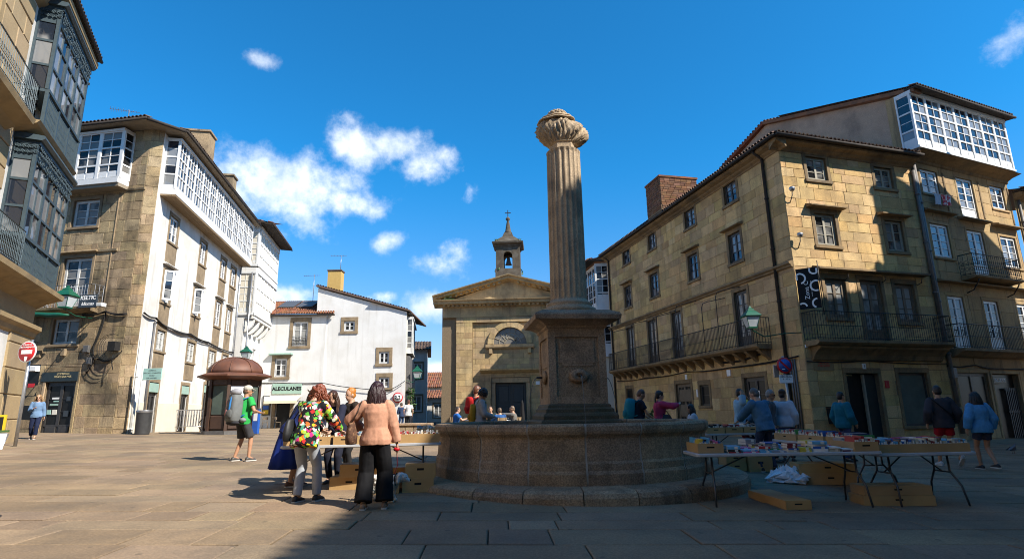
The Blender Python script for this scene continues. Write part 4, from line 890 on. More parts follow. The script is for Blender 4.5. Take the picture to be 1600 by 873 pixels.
    # pipes, cables, boxes
    downpipe(B, 14.3, .3, 15.0, .1, t, 'steel', .05); downpipe(B, .25, -.1, 3.1, .08, t, 'white_old', .05); downpipe(B, .1, -.1, 5.0, .07, t, 'white_old', .045); downpipe(B, 1.3, .2, 5.9, .08, t, 'pipe_grey', .04)
    cablerun(B, [(.0, .07, 6.1), (1.3, .07, 6.05), (3.2, .07, 5.85), (6, .07, 5.9), (9, .07, 5.8), (14.3, .07, 5.7)], t, .03, 3); cablerun(A, [(.5, .07, 6.0), (1.6, .08, 6.15), (2.8, .1, 6.08)], t, .03, 3)
    cablerun(A, [(1.6, .06, 6.1), (1.75, .06, 5.3), (2.0, .06, 4.6), (1.9, .06, 3.9), (2.2, .06, 3.4)], t, .025, 2); cablerun(A, [(2.3, .06, 4.3), (1.6, .06, 4.0), (1.1, .06, 3.9), (.6, .06, 4.3)], t, .02, 2)
    for s, z, w in ((2.35, 4.5, .3), (2.1, 3.95, .25), (4.95, 4.35, .4), (3.55, 4.38, .22)): MB(A).slab(s - w / 2, s + w / 2, z - .16, z + .16, 0, .14, .02).build('junction_box', 'pipe_grey' if s < 3 else 'l2_trim', t)
    mb = MB(A); mb.box(.62, 1.0, .05, .35, 4.35, 4.75); mb.tube([(.8, .2, 4.2), (.75, .25, 3.8), (.6, .3, 3.5)], .02, 5)
    for k in range(4): mb.tube([(.8 + (.5 + .06 * k) * math.cos(w_) , .25 + .05 * k, 4.5 + (.5 + .03 * k) * math.sin(w_)) for w_ in [R(200 + 28 * j) for j in range(8 + k)]], .012, 4)
    mb.build('cable_bundle', 'cable', t)
    MB(A).slab(4.75, 5.15, 3.55, 3.8, 0, .22, .03).build('alarm_box', 'white_sign', t); MB(A).slab(4.9, 5.25, 2.85, 3.02, 0, .03, .005).build('wall_plate', 'red_sign', t); MB(A).slab(4.75, 5.2, 4.15, 4.45, 0, .03, .005).build('wall_plate', 'l1_trim', t)
    MB(A).slab(4.7, 8.4, -.2, 3.9, -.05, .02, .02).build('dark_shopfront', 'shop_dark', t)
    return A, B
L2A, L2B = build_l2()
def build_l2_signs():
    A, B = L2A, L2B
    s = thing('language_school_sign', A(2.0, .65, 6.7), 'dark projecting sign reading Keltic Idiomas on iron balcony', 'sign'); pl = MB(A).slab(1.55, 2.5, 6.28, 6.88, .62, .68, .01).build('board', 'keltic_sign', s)
    text('KELTIC', .25, A, 2.02, .685, 6.72, 'white_text', s, flipx=True, bold=.006); text('Idiomas', .21, A, 2.02, .685, 6.45, 'white_text', s, flipx=True, shear=.25, bold=.003)
    fl = MB(A).slab(1.2, 1.5, 6.3, 6.46, .5, .75, .02).build('floodlight', 'white_old', s)
    s = thing('direction_sign', (-15.9, 25.9, .7), 'pale green direction sign on post in front of white wall', 'sign'); F = Fr(-16.35, 25.6, -6)
    MB(F).tube([(.05, 0, .6), (.05, 0, 4.0)], .035, 8).build('post', 'white_old', s); b = MB(F).slab(.08, .95, 3.02, 3.52, -.02, .02, .006).build('board', 'pale_green_sign', s)
    for k in range(4): text(('CATEDRAL', 'MERCADO DE ABASTOS', 'MUSEO', 'SAN MARTIÑO')[k], .075, F, .52, .022, 3.43 - k * .11, 'grey_text', s)
    lantern(-18.85, 23.9, 6.0, 'green lantern on bracket beside the left stone corner house', 'wall lanterns round the square', [(-18.9, 24.6, 5.75), (-19.3, 25.6, 5.85), (-19.3, 26.2, 5.9)], 1.05)
    f = thing('green_net', A(5, .6, 6.1), 'green netting rolled under balcony by the green lantern', 'netting'); mb = MB(A)
    mb.tube([(2.9 + .5 * k, .7 + .05 * math.sin(k * 2), 5.97 + .04 * math.sin(k * 3) + .03 * k) for k in range(8)], [.05, .10, .12, .10, .13, .14, .12, .08], 7); mb.build('net_roll', 'lamp_green', f)
build_l2_signs()
antenna(-21.4, 29.5, 16.2, 2.1, 'many-pronged antenna on left corner house roof', R(30), 11)

# ------------------------------------------------------------ near left house with dark iron galleries
def build_l1():
    t = thing('iron_gallery_house', (-16.6, 19, .6), 'pale stone house with dark iron galleries at the left edge', 'building')
    A = Fr(-16.6, 19, 114.8)
    ops = [(-6.6, -5.5, 6.3, 9.3), (-6.6, -5.5, 10.8, 13.6), (-2.3, .9, 7.0, 9.8), (-2.3, .9, 11.8, 14.6)]
    c = MB(A); wall(c, -12, 1.75, -.2, 14.7, ops); e = A(1.75, 0, 0); e2 = A(1.75, -8, 0); c.fr = WORLD; c.add([(e.x, e.y, -.2), (e.x, e.y, 14.7), (e2.x, e2.y, 14.7), (e2.x, e2.y, -.2)], [(0, 1, 2, 3)]); c.build('wall', 'white_wall', t)
    # ground floor of big blocks, corner pilaster
    jobs = [(A, courses(-12, 1.75, -.2, 4.3, .82, 1.6, 2.6, [(-5.4, -.35, -.5, 4.6)], 31, .05))]
    P = Fr(*A(1.75, 0, 0).to_tuple()[:2], 204.8); jobs.append((P, courses(0, 1.2, -.2, 4.3, .82, 1.2, 1.4, [], 32, .05)))
    for z0, z1 in ((5.6, 10), (10.4, 14.5)): jobs.append((A, courses(1.15, 1.75, z0, z1, .8, .8, 1, [], int(z0), .05)))
    jobs.append((A, courses(-5.2, -3.1, 6, 14.5, .7, 1.0, 1.3, [], 39, .05)))
    lay_stones(t, jobs, 'l1_stone', gap=.012, proud=.06, ch=.02)
    MB(A).box(-5.4, -.35, -.5, -.45, -.2, 4.3).build('shopfront', 'shop_dark', t)
    moulding(A, -12, 1.95, [(0, 4.2), (.1, 4.28), (.14, 4.42), (.26, 4.52), (.26, 4.66), (0, 4.7)], t, 'l1_trim', 'capital'); MB(A).slab(-12, 1.7, 4.72, 5.35, -.1, .05, .02).build('frieze', 'l1_stone', t)
    moulding(A, -12, 1.85, [(0, 5.3), (.15, 5.4), (.3, 5.5), (.6, 5.62), (.78, 5.66), (.8, 5.82), (0, 5.9)], t, 'l1_trim', 'balcony_slab')
    moulding(A, -12, -3.7, [(0, 9.75), (.3, 9.95), (.7, 10.1), (.75, 10.25), (0, 10.3)], t, 'l1_trim', 'balcony_slab'); moulding(A, -3.2, 1.3, [(0, 10.15), (.3, 10.25), (.62, 10.4), (.7, 10.5), (0, 10.55)], t, 'l1_trim', 'gallery_shelf')
    railing([(-12, .7), (-3.75, .7), (-3.75, .02)], 10.28, 1.05, t, 'l1_iron', gap=.13, fr=A, scroll=True); railing([(-12, .74), (-2.9, .74)], 5.9, 1.05, t, 'l1_iron', gap=.13, fr=A, scroll=True)
    for a, b, z0, z1 in ops[:2]: window(A, a, b, z0, z1, t, 'white_paint', 'pane_curtain', 2, 4, .08); 
    for a, b, z0, z1 in ops[:2]: surround(A, a, b, z0, z1, t, 'l1_trim', .25, .08, sill=False)
    for z0, z1 in ((6.85, 10.0), (11.7, 14.85)):
        g = galeria(A, -2.7, 1.15, z0, z1, .62, t, 3, 'l1_iron', 'pane_blue', ((.30, 1, 2, 0), (.30, 1, 2, 0), (.24, 1, 2, 0), (.16, 1, 1, .95)), base=.1, headb=.14, post=.13)
        # cast iron work: frieze of scrolls, cresting, aprons
        s = MB(A); r = random.Random(int(z0))
        def scroll(x, d, z, q, side):
            pts = [(x + q * (1 - k / 14) * math.cos(k * .75), z + q * (1 - k / 14) * math.sin(k * .75)) for k in range(13)]
            s.tube([(p, d, zz) if not side else (-2.78, d + p - x, zz) for p, zz in pts], .016, 4, False)
        for k in range(26):
            x = -2.62 + k * .148
            for zz in (z1 - .25, z1 - .4, z1 - .55 - .12 * abs(math.sin(k * 1.2))): scroll(x, .68, zz + r.uniform(-.03, .03), r.uniform(.05, .085), False)
            scroll(x, .72, z1 + .1 + .05 * math.sin(k * .8) ** 2, .07, False)
        for k in range(5):
            for zz in (z1 - .25, z1 - .42): scroll(-2.7, .1 + k * .125, zz, .06, True)
            scroll(-2.7, .1 + k * .125, z1 + .1, .07, True)
        s.build('ironwork', 'l1_iron', g)
        moulding(A, -2.85, 1.25, [(.0, z1 - .02), (.72, z1 - .02), (.80, z1 + .05), (.78, z1 + .14), (.0, z1 + .18)], g, 'l1_iron', 'gallery_cornice')
        # balustrade under the gallery
        lo = MB(A); zb = z0 - 1.0 if z0 < 8 else z0 - 1.15
        for x0, x1, d0, d1 in ((-2.7, 1.12, .6, .6), (-2.7, -2.7, .05, .6)):
            lo.box(min(x0, x1) - .03, max(x0, x1) + .03, min(d0, d1) - .03, max(d0, d1) + .03, zb, zb + .06)
        n = 30
        for k in range(n + 1):
            x = -2.7 + 3.82 * k / n; lo.box(x - .02, x + .02, .58, .62, zb, z0)
            if k < n: lo.tube([(x + .064 + .05 * math.cos(w), .6, zb + .3 + .05 * math.sin(w)) for w in [6.283 * j / 6 for j in range(7)]], .012, 3, False); lo.tube([(x + .064 + .05 * math.cos(w), .6, zb + .62 + .05 * math.sin(w)) for w in [6.283 * j / 6 for j in range(7)]], .012, 3, False)
        for x in (-2.7, -1.43, -.16, 1.12): lo.box(x - .06, x + .06, .55, .65, zb, z0)
        lo.build('balustrade', 'l1_iron', g)
    moulding(A, -12, 1.7, [(0, 14.6), (.2, 14.75), (.3, 14.95), (.55, 15.12), (.72, 15.2), (.74, 15.38), (0, 15.45)], t, 'l1_trim'); eave(A, -12, 1.72, 15.55, .76, t, 4, 1.3)
build_l1()
# ------------------------------------------------------------ white bay house beyond the left corner house
def build_l3():
    t = thing('bay_gallery_house', (-20.5, 43, .5), 'white house with stacked glazed bays next to the left corner house', 'building')
    A = Fr(-21.2, 42.5, 0); B = Fr(-19.35, 42.6, 100)
    c = MB(A); wall(c, -6, 1.2, 0, 15, ()); c.fr = B; wall(c, 0, 8, 0, 15, [(1.0, 2.0, 4.4, 6.6), (3.2, 4.2, 4.4, 6.6), (5.4, 6.4, 4.4, 6.6), (1, 2, .4, 3.2), (3.2, 4.2, .4, 3.2)], d=-.7); c.build('wall', 'white_wall', t)
    for a in (1.0, 3.2, 5.4): window(B, a, a + 1, 4.4, 6.6, t, 'white_paint', 'pane', 2, 3, .07, d=-.85)
    for a in (1.0, 3.2): window(B, a, a + 1, .4, 3.2, t, 'dark_paint', 'shop_dark', 2, 2, .07, d=-.85, name='door')
    for z0, z1 in ((8.75, 12.1), (12.5, 15.4)):
        galeria(A, .35, 1.8, z0, z1, .05, t, 1, 'white_paint', 'pane', ((.30, 1, 4, .45), (.35, 2, 2, 0), (.35, 2, 2, 0)), left=False, right=False, base=.2)
        galeria(B, .02, 6.3, z0, z1, .06, t, 6, 'white_paint', 'pane_blue', ((.30, 1, 2, .45), (.35, 1, 2, 0), (.35, 1, 2, 0)), left=False, right=False, base=.2)
        MB(B).box(-.02, 6.35, -.8, .1, z1 + .005, z1 + .3).build('band', 'white_wall', t); MB(A).box(.3, 1.82, -.5, .07, z1 + .002, z1 + .296).build('band', 'white_wall', t)
    MB(B).box(.02, 6.3, -.7, .04, 8.5, 8.74).build('bay_floor', 'white_wall', t)
    for k in range(5):
        s = .3 + k * 1.42; pr = [(-.72, 8.49), (-.72, 7.5)] + [(-.72 + .72 * math.sin(f), 8.45 - .95 * math.cos(f)) for f in [R(12 + 13 * q) for q in range(7)]] + [(.0, 8.49)]
        mb = MB(B); n = len(pr); mb.add([(s - .16, a, z) for a, z in pr] + [(s + .16, a, z) for a, z in pr], [tuple(range(n)), tuple(range(2 * n - 1, n - 1, -1))] + [(i, (i + 1) % n, n + (i + 1) % n, n + i) for i in range(n)]); mb.build('bracket', 'white_wall', t)
    eave(A, -3, 2.4, 15.8, .7, t, 3, 1, 'roof_tile'); eave(B, -.6, 7, 15.78, .9, t, 3, 1, 'roof_tile')
    downpipe(B, 7.2, .3, 9, -.5, t, 'eave_dark', .06); downpipe(B, -.2, .3, 12, -.3, t, 'steel', .06)
build_l3()
# ------------------------------------------------------------ white house across the back of the square
def build_w():
    t = thing('white_gabled_house', (-14, 48, .5), 'white house with sloping gable behind the book stall shoppers', 'building')
    A = Fr(-8.9, 48, 180, True)
    ops = [(4.34, 5.24, 8.2, 9.05), (1.38, 2.22, 5.45, 6.45), (1.3, 2.16, 3.5, 4.35)]
    m = MB(A)
    wall(m, 0, 6.7, 0, 9.6, ops); m.add([(0, 0, 9.6), (6.7, 0, 9.6), (7.6, 0, 9.6), (7.6, 0, 11.9), (0, 0, 9.75)], [(0, 1, 2, 3, 4)])
    m.build('wall', 'w_wall', t)
    o2 = [(8.2, 9.45, 7.0, 9.05), (9.75, 10.75, 4.5, 6.0), (9.25, 10.45, .3, 2.4)]
    m = MB(A); wall(m, 6.7, 13.2, 0, 9.55, o2, d=.15); m.add([(6.7, .15, 0), (6.7, 0, 0), (6.7, 0, 9.5), (6.7, .15, 9.5)], [(0, 1, 2, 3)]); m.build('wing_wall', 'w_wall', t)
    for o in ops: surround(A, *o, t, 'l2_trim', .27, .05); window(A, *o, t, 'white_paint', 'pane', 2, 2, .08, d=-.12)
    for i, o in enumerate(o2[:2]): surround(A, *o, t, 'l2_trim', .26, .05, d=.15); window(A, *o, t, 'white_paint', 'pane' if i else 'pane_curtain', 2, 3, .08, d=.02)
    railing([(8.22, .22), (9.43, .22)], 6.98, .8, t, 'iron', gap=.12, fr=A, scroll=True); MB(A).slab(9.3, 11.2, 6.28, 6.42, .1, .5, .02).build('hood', 'sage_sign', t)
    surround(A, *o2[2], t, 'l2_trim', .28, .06, sill=False, d=.15); MB(A).box(9.3, 10.4, -.05, -.03, .2, 2.4).build('doorway', 'shop_dark', t)
    s = MB(A).slab(8.4, 10.8, 3.12, 3.95, .15, .22, .02).build('shop_sign', 'sage_sign', t)
    text('ALECULANES', .40, A, 9.6, .225, 3.53, 'black_text', s, flipx=True, bold=.016)
    p = MB(A); p.slab(10.85, 11.5, 1.45, 3.0, .15, .25, .02); p = p.build('menu_case', 'dark_paint', t)
    for k, c in enumerate(('yellow_bin', 'blue_sign', 'awning', 'white_sign')): MB(A).slab(10.95, 11.4, 1.55 + k * .36, 1.86 + k * .36, .25, .27, .01).build('menu_card', c, p)
    a = thing('cream_awning', A(9.6, .9, 2.6), 'cream awning over cafe door of white gabled house', 'awning'); mb = MB(A); mb.rings([[(s_, .2, 3.0), (s_, 1.35, 2.55), (s_, 1.37, 2.35)] for s_ in (8.3, 9.0, 9.8, 10.9)], False, False, close=False); mb.build('canvas', 'awning', a)
    for s_ in (8.4, 10.8): MB(A).tube([(s_, .2, 2.5), (s_, 1.3, 2.52)], .02, 5).build('arm', 'steel', a)
    # roofs
    r = MB(A); r.add([(-.3, .2, 9.76), (7.75, .2, 12.05), (7.75, .2, 12.17), (-.3, .2, 9.88), (-.3, -9, 9.76), (7.75, -9, 12.05), (7.75, -9, 12.17), (-.3, -9, 9.88)], [(0,1,2,3),(4,5,6,7),(0,1,5,4),(3,2,6,7),(0,3,7,4),(1,2,6,5)])
    barrel_row(r, A(7.7, .14, 12.19), A(-.28, .14, 9.9), .24, .09, A.n, .3); r.build('verge_tiles', 'roof_tile_old', t, kind='stuff')
    tile_roof(A(13.2, .5, 9.65), A(6.0, .5, 9.65), A(6.7, -3.6, 11.5), A(13.2, -3.6, 11.5), t, 'roof_tile', .21, rows=9); MB(A).box(6.0, 13.2, .2, .52, 9.5, 9.62).build('eave', 'eave_dark', t)
    for s0 in (8.4, 10.0):
        q = [A(s0 + a, -1.1 - 1.9 * b, 10.52 + .86 * b) for a, b in ((0, 0), (1.4, 0), (1.4, 1), (0, 1))]; mb = MB(); mb.add([tuple(v) for v in q] + [tuple(v + Vector((0, 0, .06))) for v in q], [(0,1,2,3),(4,5,6,7),(0,1,5,4),(1,2,6,5),(2,3,7,6),(3,0,4,7)], raw=True); mb.build('solar_panel', 'solar', t)
    ch = MB(A).box(5.9, 7.05, -1.5, -.6, 11.2, 13.5).build('chimney', 'tan_chimney', t); MB(A).box(5.85, 7.1, -1.55, -.55, 13.55, 13.66).build('chimney_cap', 'roof_tile_old', ch)
    for s_ in (5.95, 6.2, 6.6, 7.0): MB(A).box(s_ - .05, s_ + .05, -1.4, -.65, 13.5, 13.55).build('cap_support', 'roof_tile_old', ch)
    # flank along the side street
    B = Fr(-8.9, 48, 97); m = MB(B); wall(m, 0, 10, 0, 9.6, [(1 + 2.6 * k, 2.2 + 2.6 * k, z, z + 1.8) for k in range(3) for z in (1, 4)]); m.build('flank_wall', 'cream_wall', t)
    galeria(B, .5, 4.6, 6.3, 9.4, .5, t, 3, 'white_old', 'pane', joined=True); MB(B).slab(.4, 9.5, 3.2, 6.1, 0, .35, .05).build('dark_shutters', 'pipe_grey', t); MB(B).slab(.4, 9.5, .3, 3.0, 0, .25, .05).build('dark_shopfront', 'door_green', t); eave(B, .0, 10, 9.62, .3, t, 3, 1)
    cablerun(A, [(13, .2, 4.1), (10.7, .2, 4.05), (6.7, .2, 3.95), (4, .2, 3.5), (1.2, .2, 3.3), (0, .2, 4.0)], t, .03, 1); downpipe(A, 13.0, .3, 9.3, .25, t, 'eave_dark', .07)
    lantern(-8.0, 48.5, 4.25, 'green lantern on the street corner of white gabled house', 'wall lanterns round the square', [(-8.4, 48.4, 3.9), (-8.9, 48.3, 4.1)], 1.2)
    s = thing('weight_limit_sign', A(.55, .1, 2.7), 'round red rimmed weight limit sign on white gabled house corner', 'sign'); q = A(.55, .16, 2.68)
    f = lambda r0, y0, y1: [[(q.x + rr * math.cos(6.2832 * k / 28), q.y + yy, q.z + rr * math.sin(6.2832 * k / 28)) for k in range(28)] for rr, yy in ((r0, y0), (r0, y1))]
    MB().rings(f(.42, 0, -.03)).build('rim', 'red_sign', s); MB().rings(f(.33, -.03, -.034)).build('face', 'white_sign', s); text('2,2', .40, A, .55, .205, 2.69, 'black_text', s, flipx=True, bold=.012)
    pl = thing('hanging_plant', (-8.4, 48.4, 3.2), 'green climbing plant on street corner of white gabled house', 'plant'); mb = MB(); rr = random.Random(2)
    for k in range(260):
        z = rr.uniform(1.4, 3.5); x, y = -8.45 + rr.gauss(0, .16), 48.5 + rr.gauss(0, .25); a = rr.uniform(0, 6); s_ = rr.uniform(.06, .12); n1 = Vector((math.cos(a), math.sin(a), rr.uniform(-.5, .5))) * s_; n2 = Vector((-math.sin(a), math.cos(a) * .4, rr.uniform(.4, 1))) * s_ * .6; c = Vector((x, y, z))
        mb.add([tuple(c - n1), tuple(c - n2), tuple(c + n1), tuple(c + n2)], [(0, 1, 2, 3)], raw=True)
    mb.build('foliage', 'leaf', pl); MB().tube([(-8.5, 48.5, .4), (-8.45, 48.5, 2), (-8.45, 48.45, 3.3)], .03, 5).build('stem', 'brown_paint', pl)
build_w()
antenna(-17.6, 50, 11.2, 2.4, 'tall thin antenna above the red tiled wing', R(15)); antenna(-15.05, 49.2, 13.6, 1.5, 'antenna on the tan chimney of white house', R(20), 5)
# ------------------------------------------------------------ church
def build_church():
    t = thing('church', (-.3, 50, .4), 'stone neoclassical church with pediment and bell turret behind the fountain', 'church')
    A = Fr(-6.14, 50, -3, k=50/44); C = 5.17
    door = (4.03, 6.31, -.1, 3.54)
    core = MB(A); wall(core, -.05, 10.4, -.2, 8.5, [door, (C - 1.26, C + 1.26, 6.44, 7.7)], .5, d=-.2); core.fr = WORLD
    for s in (-.05, 10.4):
        p, q = A(s, -.2, 0), A(s, -14, 0); core.add([(p.x, p.y, -.2), (p.x, p.y, 9.3), (q.x, q.y, 9.3), (q.x, q.y, -.2)], [(0, 1, 2, 3)])
    core.build('wall_core', 'mortar', t)
    arch = (C - 1.74, C + 1.74, 6.08, 8.2)
    hd = (door[0] - .32, door[1] + .32, -.5, 3.95)
    inner = courses(2.31, 8.03, -.2, 8.1, .42, .6, 1.25, [arch, hd, (2.9, 7.44, 4.25, 4.6)], 51, .08)
    dl = courses(-.05, 1.07, -.2, 8.5, .44, .7, 1.1, [], 52, .08) + courses(9.27, 10.4, -.2, 8.5, .44, .7, 1.1, [], 53, .08)  # recessed end strips: shade of the proud piers put into darker stone
    pil = courses(1.07, 2.31, -.2, 8.1, .44, .62, 1.24, [], 54, .08) + courses(8.03, 9.27, -.2, 8.1, .44, .62, 1.24, [], 55, .08)
    fz = courses(1.07, 9.27, 8.1, 8.5, .4, .8, 1.2, [], 56, .02) + courses(.0, 10.35, 8.52, 9.3, .78, .8, 1.2, [], 57, .02)
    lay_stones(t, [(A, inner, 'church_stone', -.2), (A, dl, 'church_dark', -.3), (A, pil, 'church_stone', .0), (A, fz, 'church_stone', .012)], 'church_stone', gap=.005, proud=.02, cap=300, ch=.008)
    MB(A).box(1.07, 9.27, -.19, -.01, 8.1, 8.5).build('architrave', 'church_stone', t); MB(A).box(1.09, 2.29, -.19, -.02, -.2, 8.1).build('pier', 'mortar', t); MB(A).box(8.05, 9.25, -.19, -.02, -.2, 8.1).build('pier', 'mortar', t); MB(A).box(-.02, 10.37, -.6, -.015, 8.5, 9.3).build('frieze_core', 'mortar', t)
    # semicircular window with voussoirs
    n = 11
    for k in range(n):
        a0, a1 = math.pi * k / n, math.pi * (k + 1) / n; mb = MB(A)
        pts = [(C + r * math.cos(a), 6.44 + r * math.sin(a)) for r, a in ((1.27, a0), (1.70, a0), (1.70, (a0 + a1) / 2), (1.70, a1), (1.27, a1), (1.27, (a0 + a1) / 2))]
        mb.prism([(x, z) for x, z in pts], -.2, -.02 + .012 * (k % 2)); mb.build('voussoir', 'church_stone', t)
    for q in subtract([(C - 1.74, C + 1.74, 6.44, 8.22)], (0, 0, 0, 0)):
        mb = MB(A); N_ = 16
        for k in range(N_):
            a0, a1 = math.pi * k / N_, math.pi * (k + 1) / N_; p0, p1 = (C + 1.69 * math.cos(a0), 6.44 + 1.69 * math.sin(a0)), (C + 1.69 * math.cos(a1), 6.44 + 1.69 * math.sin(a1))
            ex = lambda p, a: (C + 1.74 if math.cos(a) > 0 else C - 1.74, p[1]); mb.quad((p0[0], -.17, p0[1]), (p1[0], -.17, p1[1]), (ex(p1, a1 if k != N_ // 2 - 1 else a0)[0], -.17, p1[1]), (ex(p0, a0 if k != N_ // 2 else a1)[0], -.17, p0[1]))
        mb.quad((C - 1.74, -.17, 8.13), (C + 1.74, -.17, 8.13), (C + 1.74, -.17, 8.22), (C - 1.74, -.17, 8.22)); mb.build('spandrel', 'church_stone', t)
    w = MB(A); w.add([(C, -.33, 6.44)] + [(C + 1.3 * math.cos(math.pi * k / 24), -.33, 6.44 + 1.3 * math.sin(math.pi * k / 24)) for k in range(25)], [(0, k, k + 1) for k in range(1, 25)]); w = w.build('fanlight', 'pane', t)
    g = MB(A)
    for r in (.42, .85): g.tube([(C + r * math.cos(math.pi * k / 20), -.31, 6.44 + r * math.sin(math.pi * k / 20)) for k in range(21)], .025, 4)
    for k in range(1, 8): a = math.pi * k / 8; g.tube([(C + .42 * math.cos(a), -.31, 6.44 + .42 * math.sin(a)), (C + 1.27 * math.cos(a), -.31, 6.44 + 1.27 * math.sin(a))], .022, 4)
    for k in range(7): a = math.pi * (k + .5) / 7; g.tube([(C + .42 * math.cos(a) + .13 * math.cos(u), -.31, 6.6 + .42 * math.sin(a) + .13 * math.sin(u)) for u in [6.283 * j / 8 for j in range(9)]], .02, 4)
    g.build('fan_bars', 'beige_paint', w)
    moulding(A, C - 1.85, C + 1.85, [(-.2, 6.08), (-.02, 6.1), (.06, 6.2), (.08, 6.4), (-.2, 6.43)], t, 'church_stone', 'sill')
    for s in (C - 1.6, C + 1.35): MB(A).slab(s, s + .25, 5.7, 6.08, -.25, .0, .03).build('sill_bracket', 'church_stone', t)
    # door case
    surround(A, *door, t, 'church_stone', .3, -.1, sill=False, d=-.05); moulding(A, 2.93, 7.41, [(-.2, 4.25), (-.02, 4.3), (.1, 4.38), (.26, 4.45), (.3, 4.56), (-.2, 4.6)], t, 'church_stone', 'door_cornice')
    for k in range(2):
        a = door[0] + .02 + k * 1.13; lf = MB(A).box(a, a + 1.1, -.5, -.42, -.1, 3.52).build('door_leaf', 'door_green', t); pm = MB(A)
        for z0, z1 in ((.15, .9), (1.05, 1.9), (2.05, 3.35)): pm.slab(a + .13, a + .97, z0, z1, -.43, -.395, .05)
        pm.build('door_panels', 'door_green', lf)
    MB(A).slab(7.05, 7.35, 3.35, 3.6, -.2, -.12, .01).build('wall_plate', 'white_sign', t)
    # entablature and pediment
    moulding(A, -.62, 10.97, [(0, 9.28), (.16, 9.32), (.2, 9.42), (.62, 9.5), (.66, 9.66), (.78, 9.74), (.8, 9.8), (0, 9.82)], t, 'church_stone')
    for k in range(30): MB(A).slab(.1 + k * .342, .28 + k * .342, 9.33, 9.48, .0, .42, .01).build('dentil', 'church_stone', t)
    MB(A).add([(.3, -.02, 9.8), (10.05, -.02, 9.8), (C, -.02, 11.35)], [(0, 1, 2)]).build('tympanum', 'church_stone', t)
    for sg in (-1, 1):
        e = C + sg * 5.85; prof = [(-.3, -.0), (.16, .0), (.2, .08), (.6, .14), (.64, .28), (.78, .36), (.8, .44), (-.3, .5)]
        mb = MB(A); mb.rings([[(s, d, z + h) for d, h in prof] for s, z in ((e, 9.72), (C, 11.28))], False); mb.build('raking_cornice', 'church_stone', t)
        for k in range(1, 13): s = e - sg * k * .42; z = 9.72 + 1.56 * k * .42 / 5.85; mb = MB(A); mb.add([(s, 0, z - .05), (s - sg * .18, 0, z), (s - sg * .18, .4, z), (s, .4, z - .05), (s, 0, z + .1), (s - sg * .18, 0, z + .15), (s - sg * .18, .4, z + .15), (s, .4, z + .1)], [(0,1,2,3),(4,5,6,7),(0,1,5,4),(1,2,6,5),(2,3,7,6),(3,0,4,7)]); mb.build('dentil', 'church_stone', t)
        mb = MB(A); mb.add([(e, .5, 10.2), (C, .5, 11.76), (C, -14, 11.76), (e, -14, 10.2)], [(0, 1, 2, 3)]); mb.build('roof', 'roof_tile_old', t)
    MB(A).box(.2, 1.0, .3, .75, 9.83, 9.86).build('moss', 'leaf', t)
    # bell turret
    tz = 11.1; F = lambda x, y, z: A(5.07 + x, -1.6 - y, z + (.42 if z > 11.2 else 0) + (.25 if z > 14.9 else 0)); b = MB(F); h = .95
    b.box(-1.0, 1.0, -1.0, 1.0, tz, 12.05); b = b.build('turret_base', 'church_dark', t)
    for sx in (-1, 1):
        for sy in (-1, 1):
            mb = MB(F); x0, x1 = sorted((sx * .36, sx * h)); y0, y1 = sorted((sy * .36, sy * h)); mb.box(x0, x1, y0, y1, 12.05, 13.45); mb.build('turret_pier', 'church_dark', t)
    ar = MB(F)
    for ax in (0, 1):
        for sd_ in (-1, 1):
            k = 10; pts = [(-.37, 13.9), (-.37, 13.1)] + [(-.36 * math.cos(math.pi * i / k), 13.1 + .36 * math.sin(math.pi * i / k)) for i in range(k + 1)] + [(.37, 13.1), (.37, 13.9)]
            d0, d1 = sorted((sd_ * .5, sd_ * (h - .02)))
            for i in range(len(pts) - 1): pass
            vs = [(x, d0, z) for x, z in pts] + [(x, d1, z) for x, z in pts]; nn = len(pts); vs = [(y, x, z) for x, y, z in vs] if ax else vs
            top = [(x, 13.9) for x, z in pts]
            for dd, base in ((d0, 0), (d1, nn)):
                for i in range(1, nn - 2): pass
            ar.add(vs, [(i, i + 1, nn + i + 1, nn + i) for i in range(nn - 1)])
            for dd in (d0, d1):
                for i in range(2, nn - 3):
                    p0, p1 = pts[i], pts[i + 1]; f = [(p0[0], dd, p0[1]), (p1[0], dd, p1[1]), (p1[0], dd, 13.9), (p0[0], dd, 13.9)]; ar.quad(*[((y, x, z) if ax else (x, y, z)) for x, y, z in f])
    ar.build('turret_arches', 'church_dark', t)
    b = MB(F); sq = lambda hh, z: [(-hh, -hh, z), (hh, -hh, z), (hh, hh, z), (-hh, hh, z)]
    for sx in (-1, 1):
        for sy in (-1, 1): x0, x1 = sorted((sx * .36, sx * h)); y0, y1 = sorted((sy * .36, sy * h)); b.box(x0, x1, y0, y1, 13.45, 13.9)
    b.rings([sq(1.0, 13.88), sq(1.02, 13.98), sq(1.22, 14.1), sq(1.25, 14.22), sq(1.05, 14.3), sq(.8, 14.55), sq(.45, 14.85), sq(.3, 15.0)], False); b.build('turret_cornice', 'church_dark', t)
    MB(F).lathe([(.30, 14.98), (.33, 15.06), (.24, 15.14), (.2, 15.4), (.12, 15.9), (.08, 16.05), (.17, 16.15), (.19, 16.25), (.1, 16.36), (.03, 16.42)], 10).build('spire', 'church_dark', t)
    c = MB(F); c.box(-.03, .03, -.03, .03, 16.35, 17.0); c.box(-.24, .24, -.028, .028, 16.72, 16.78); c.build('cross', 'iron', t)
    MB(F).lathe([(.05, 13.2), (.12, 13.16), (.15, 12.95), (.2, 12.72), (.27, 12.6), (.28, 12.57), (.2, 12.57)], 14).build('bell', 'pipe_grey', t); MB(F).tube([(-.5, 0, 13.22), (.5, 0, 13.22)], .04, 6).build('bell_beam', 'brown_paint', t)
    rr = random.Random(3); mb = MB(F)
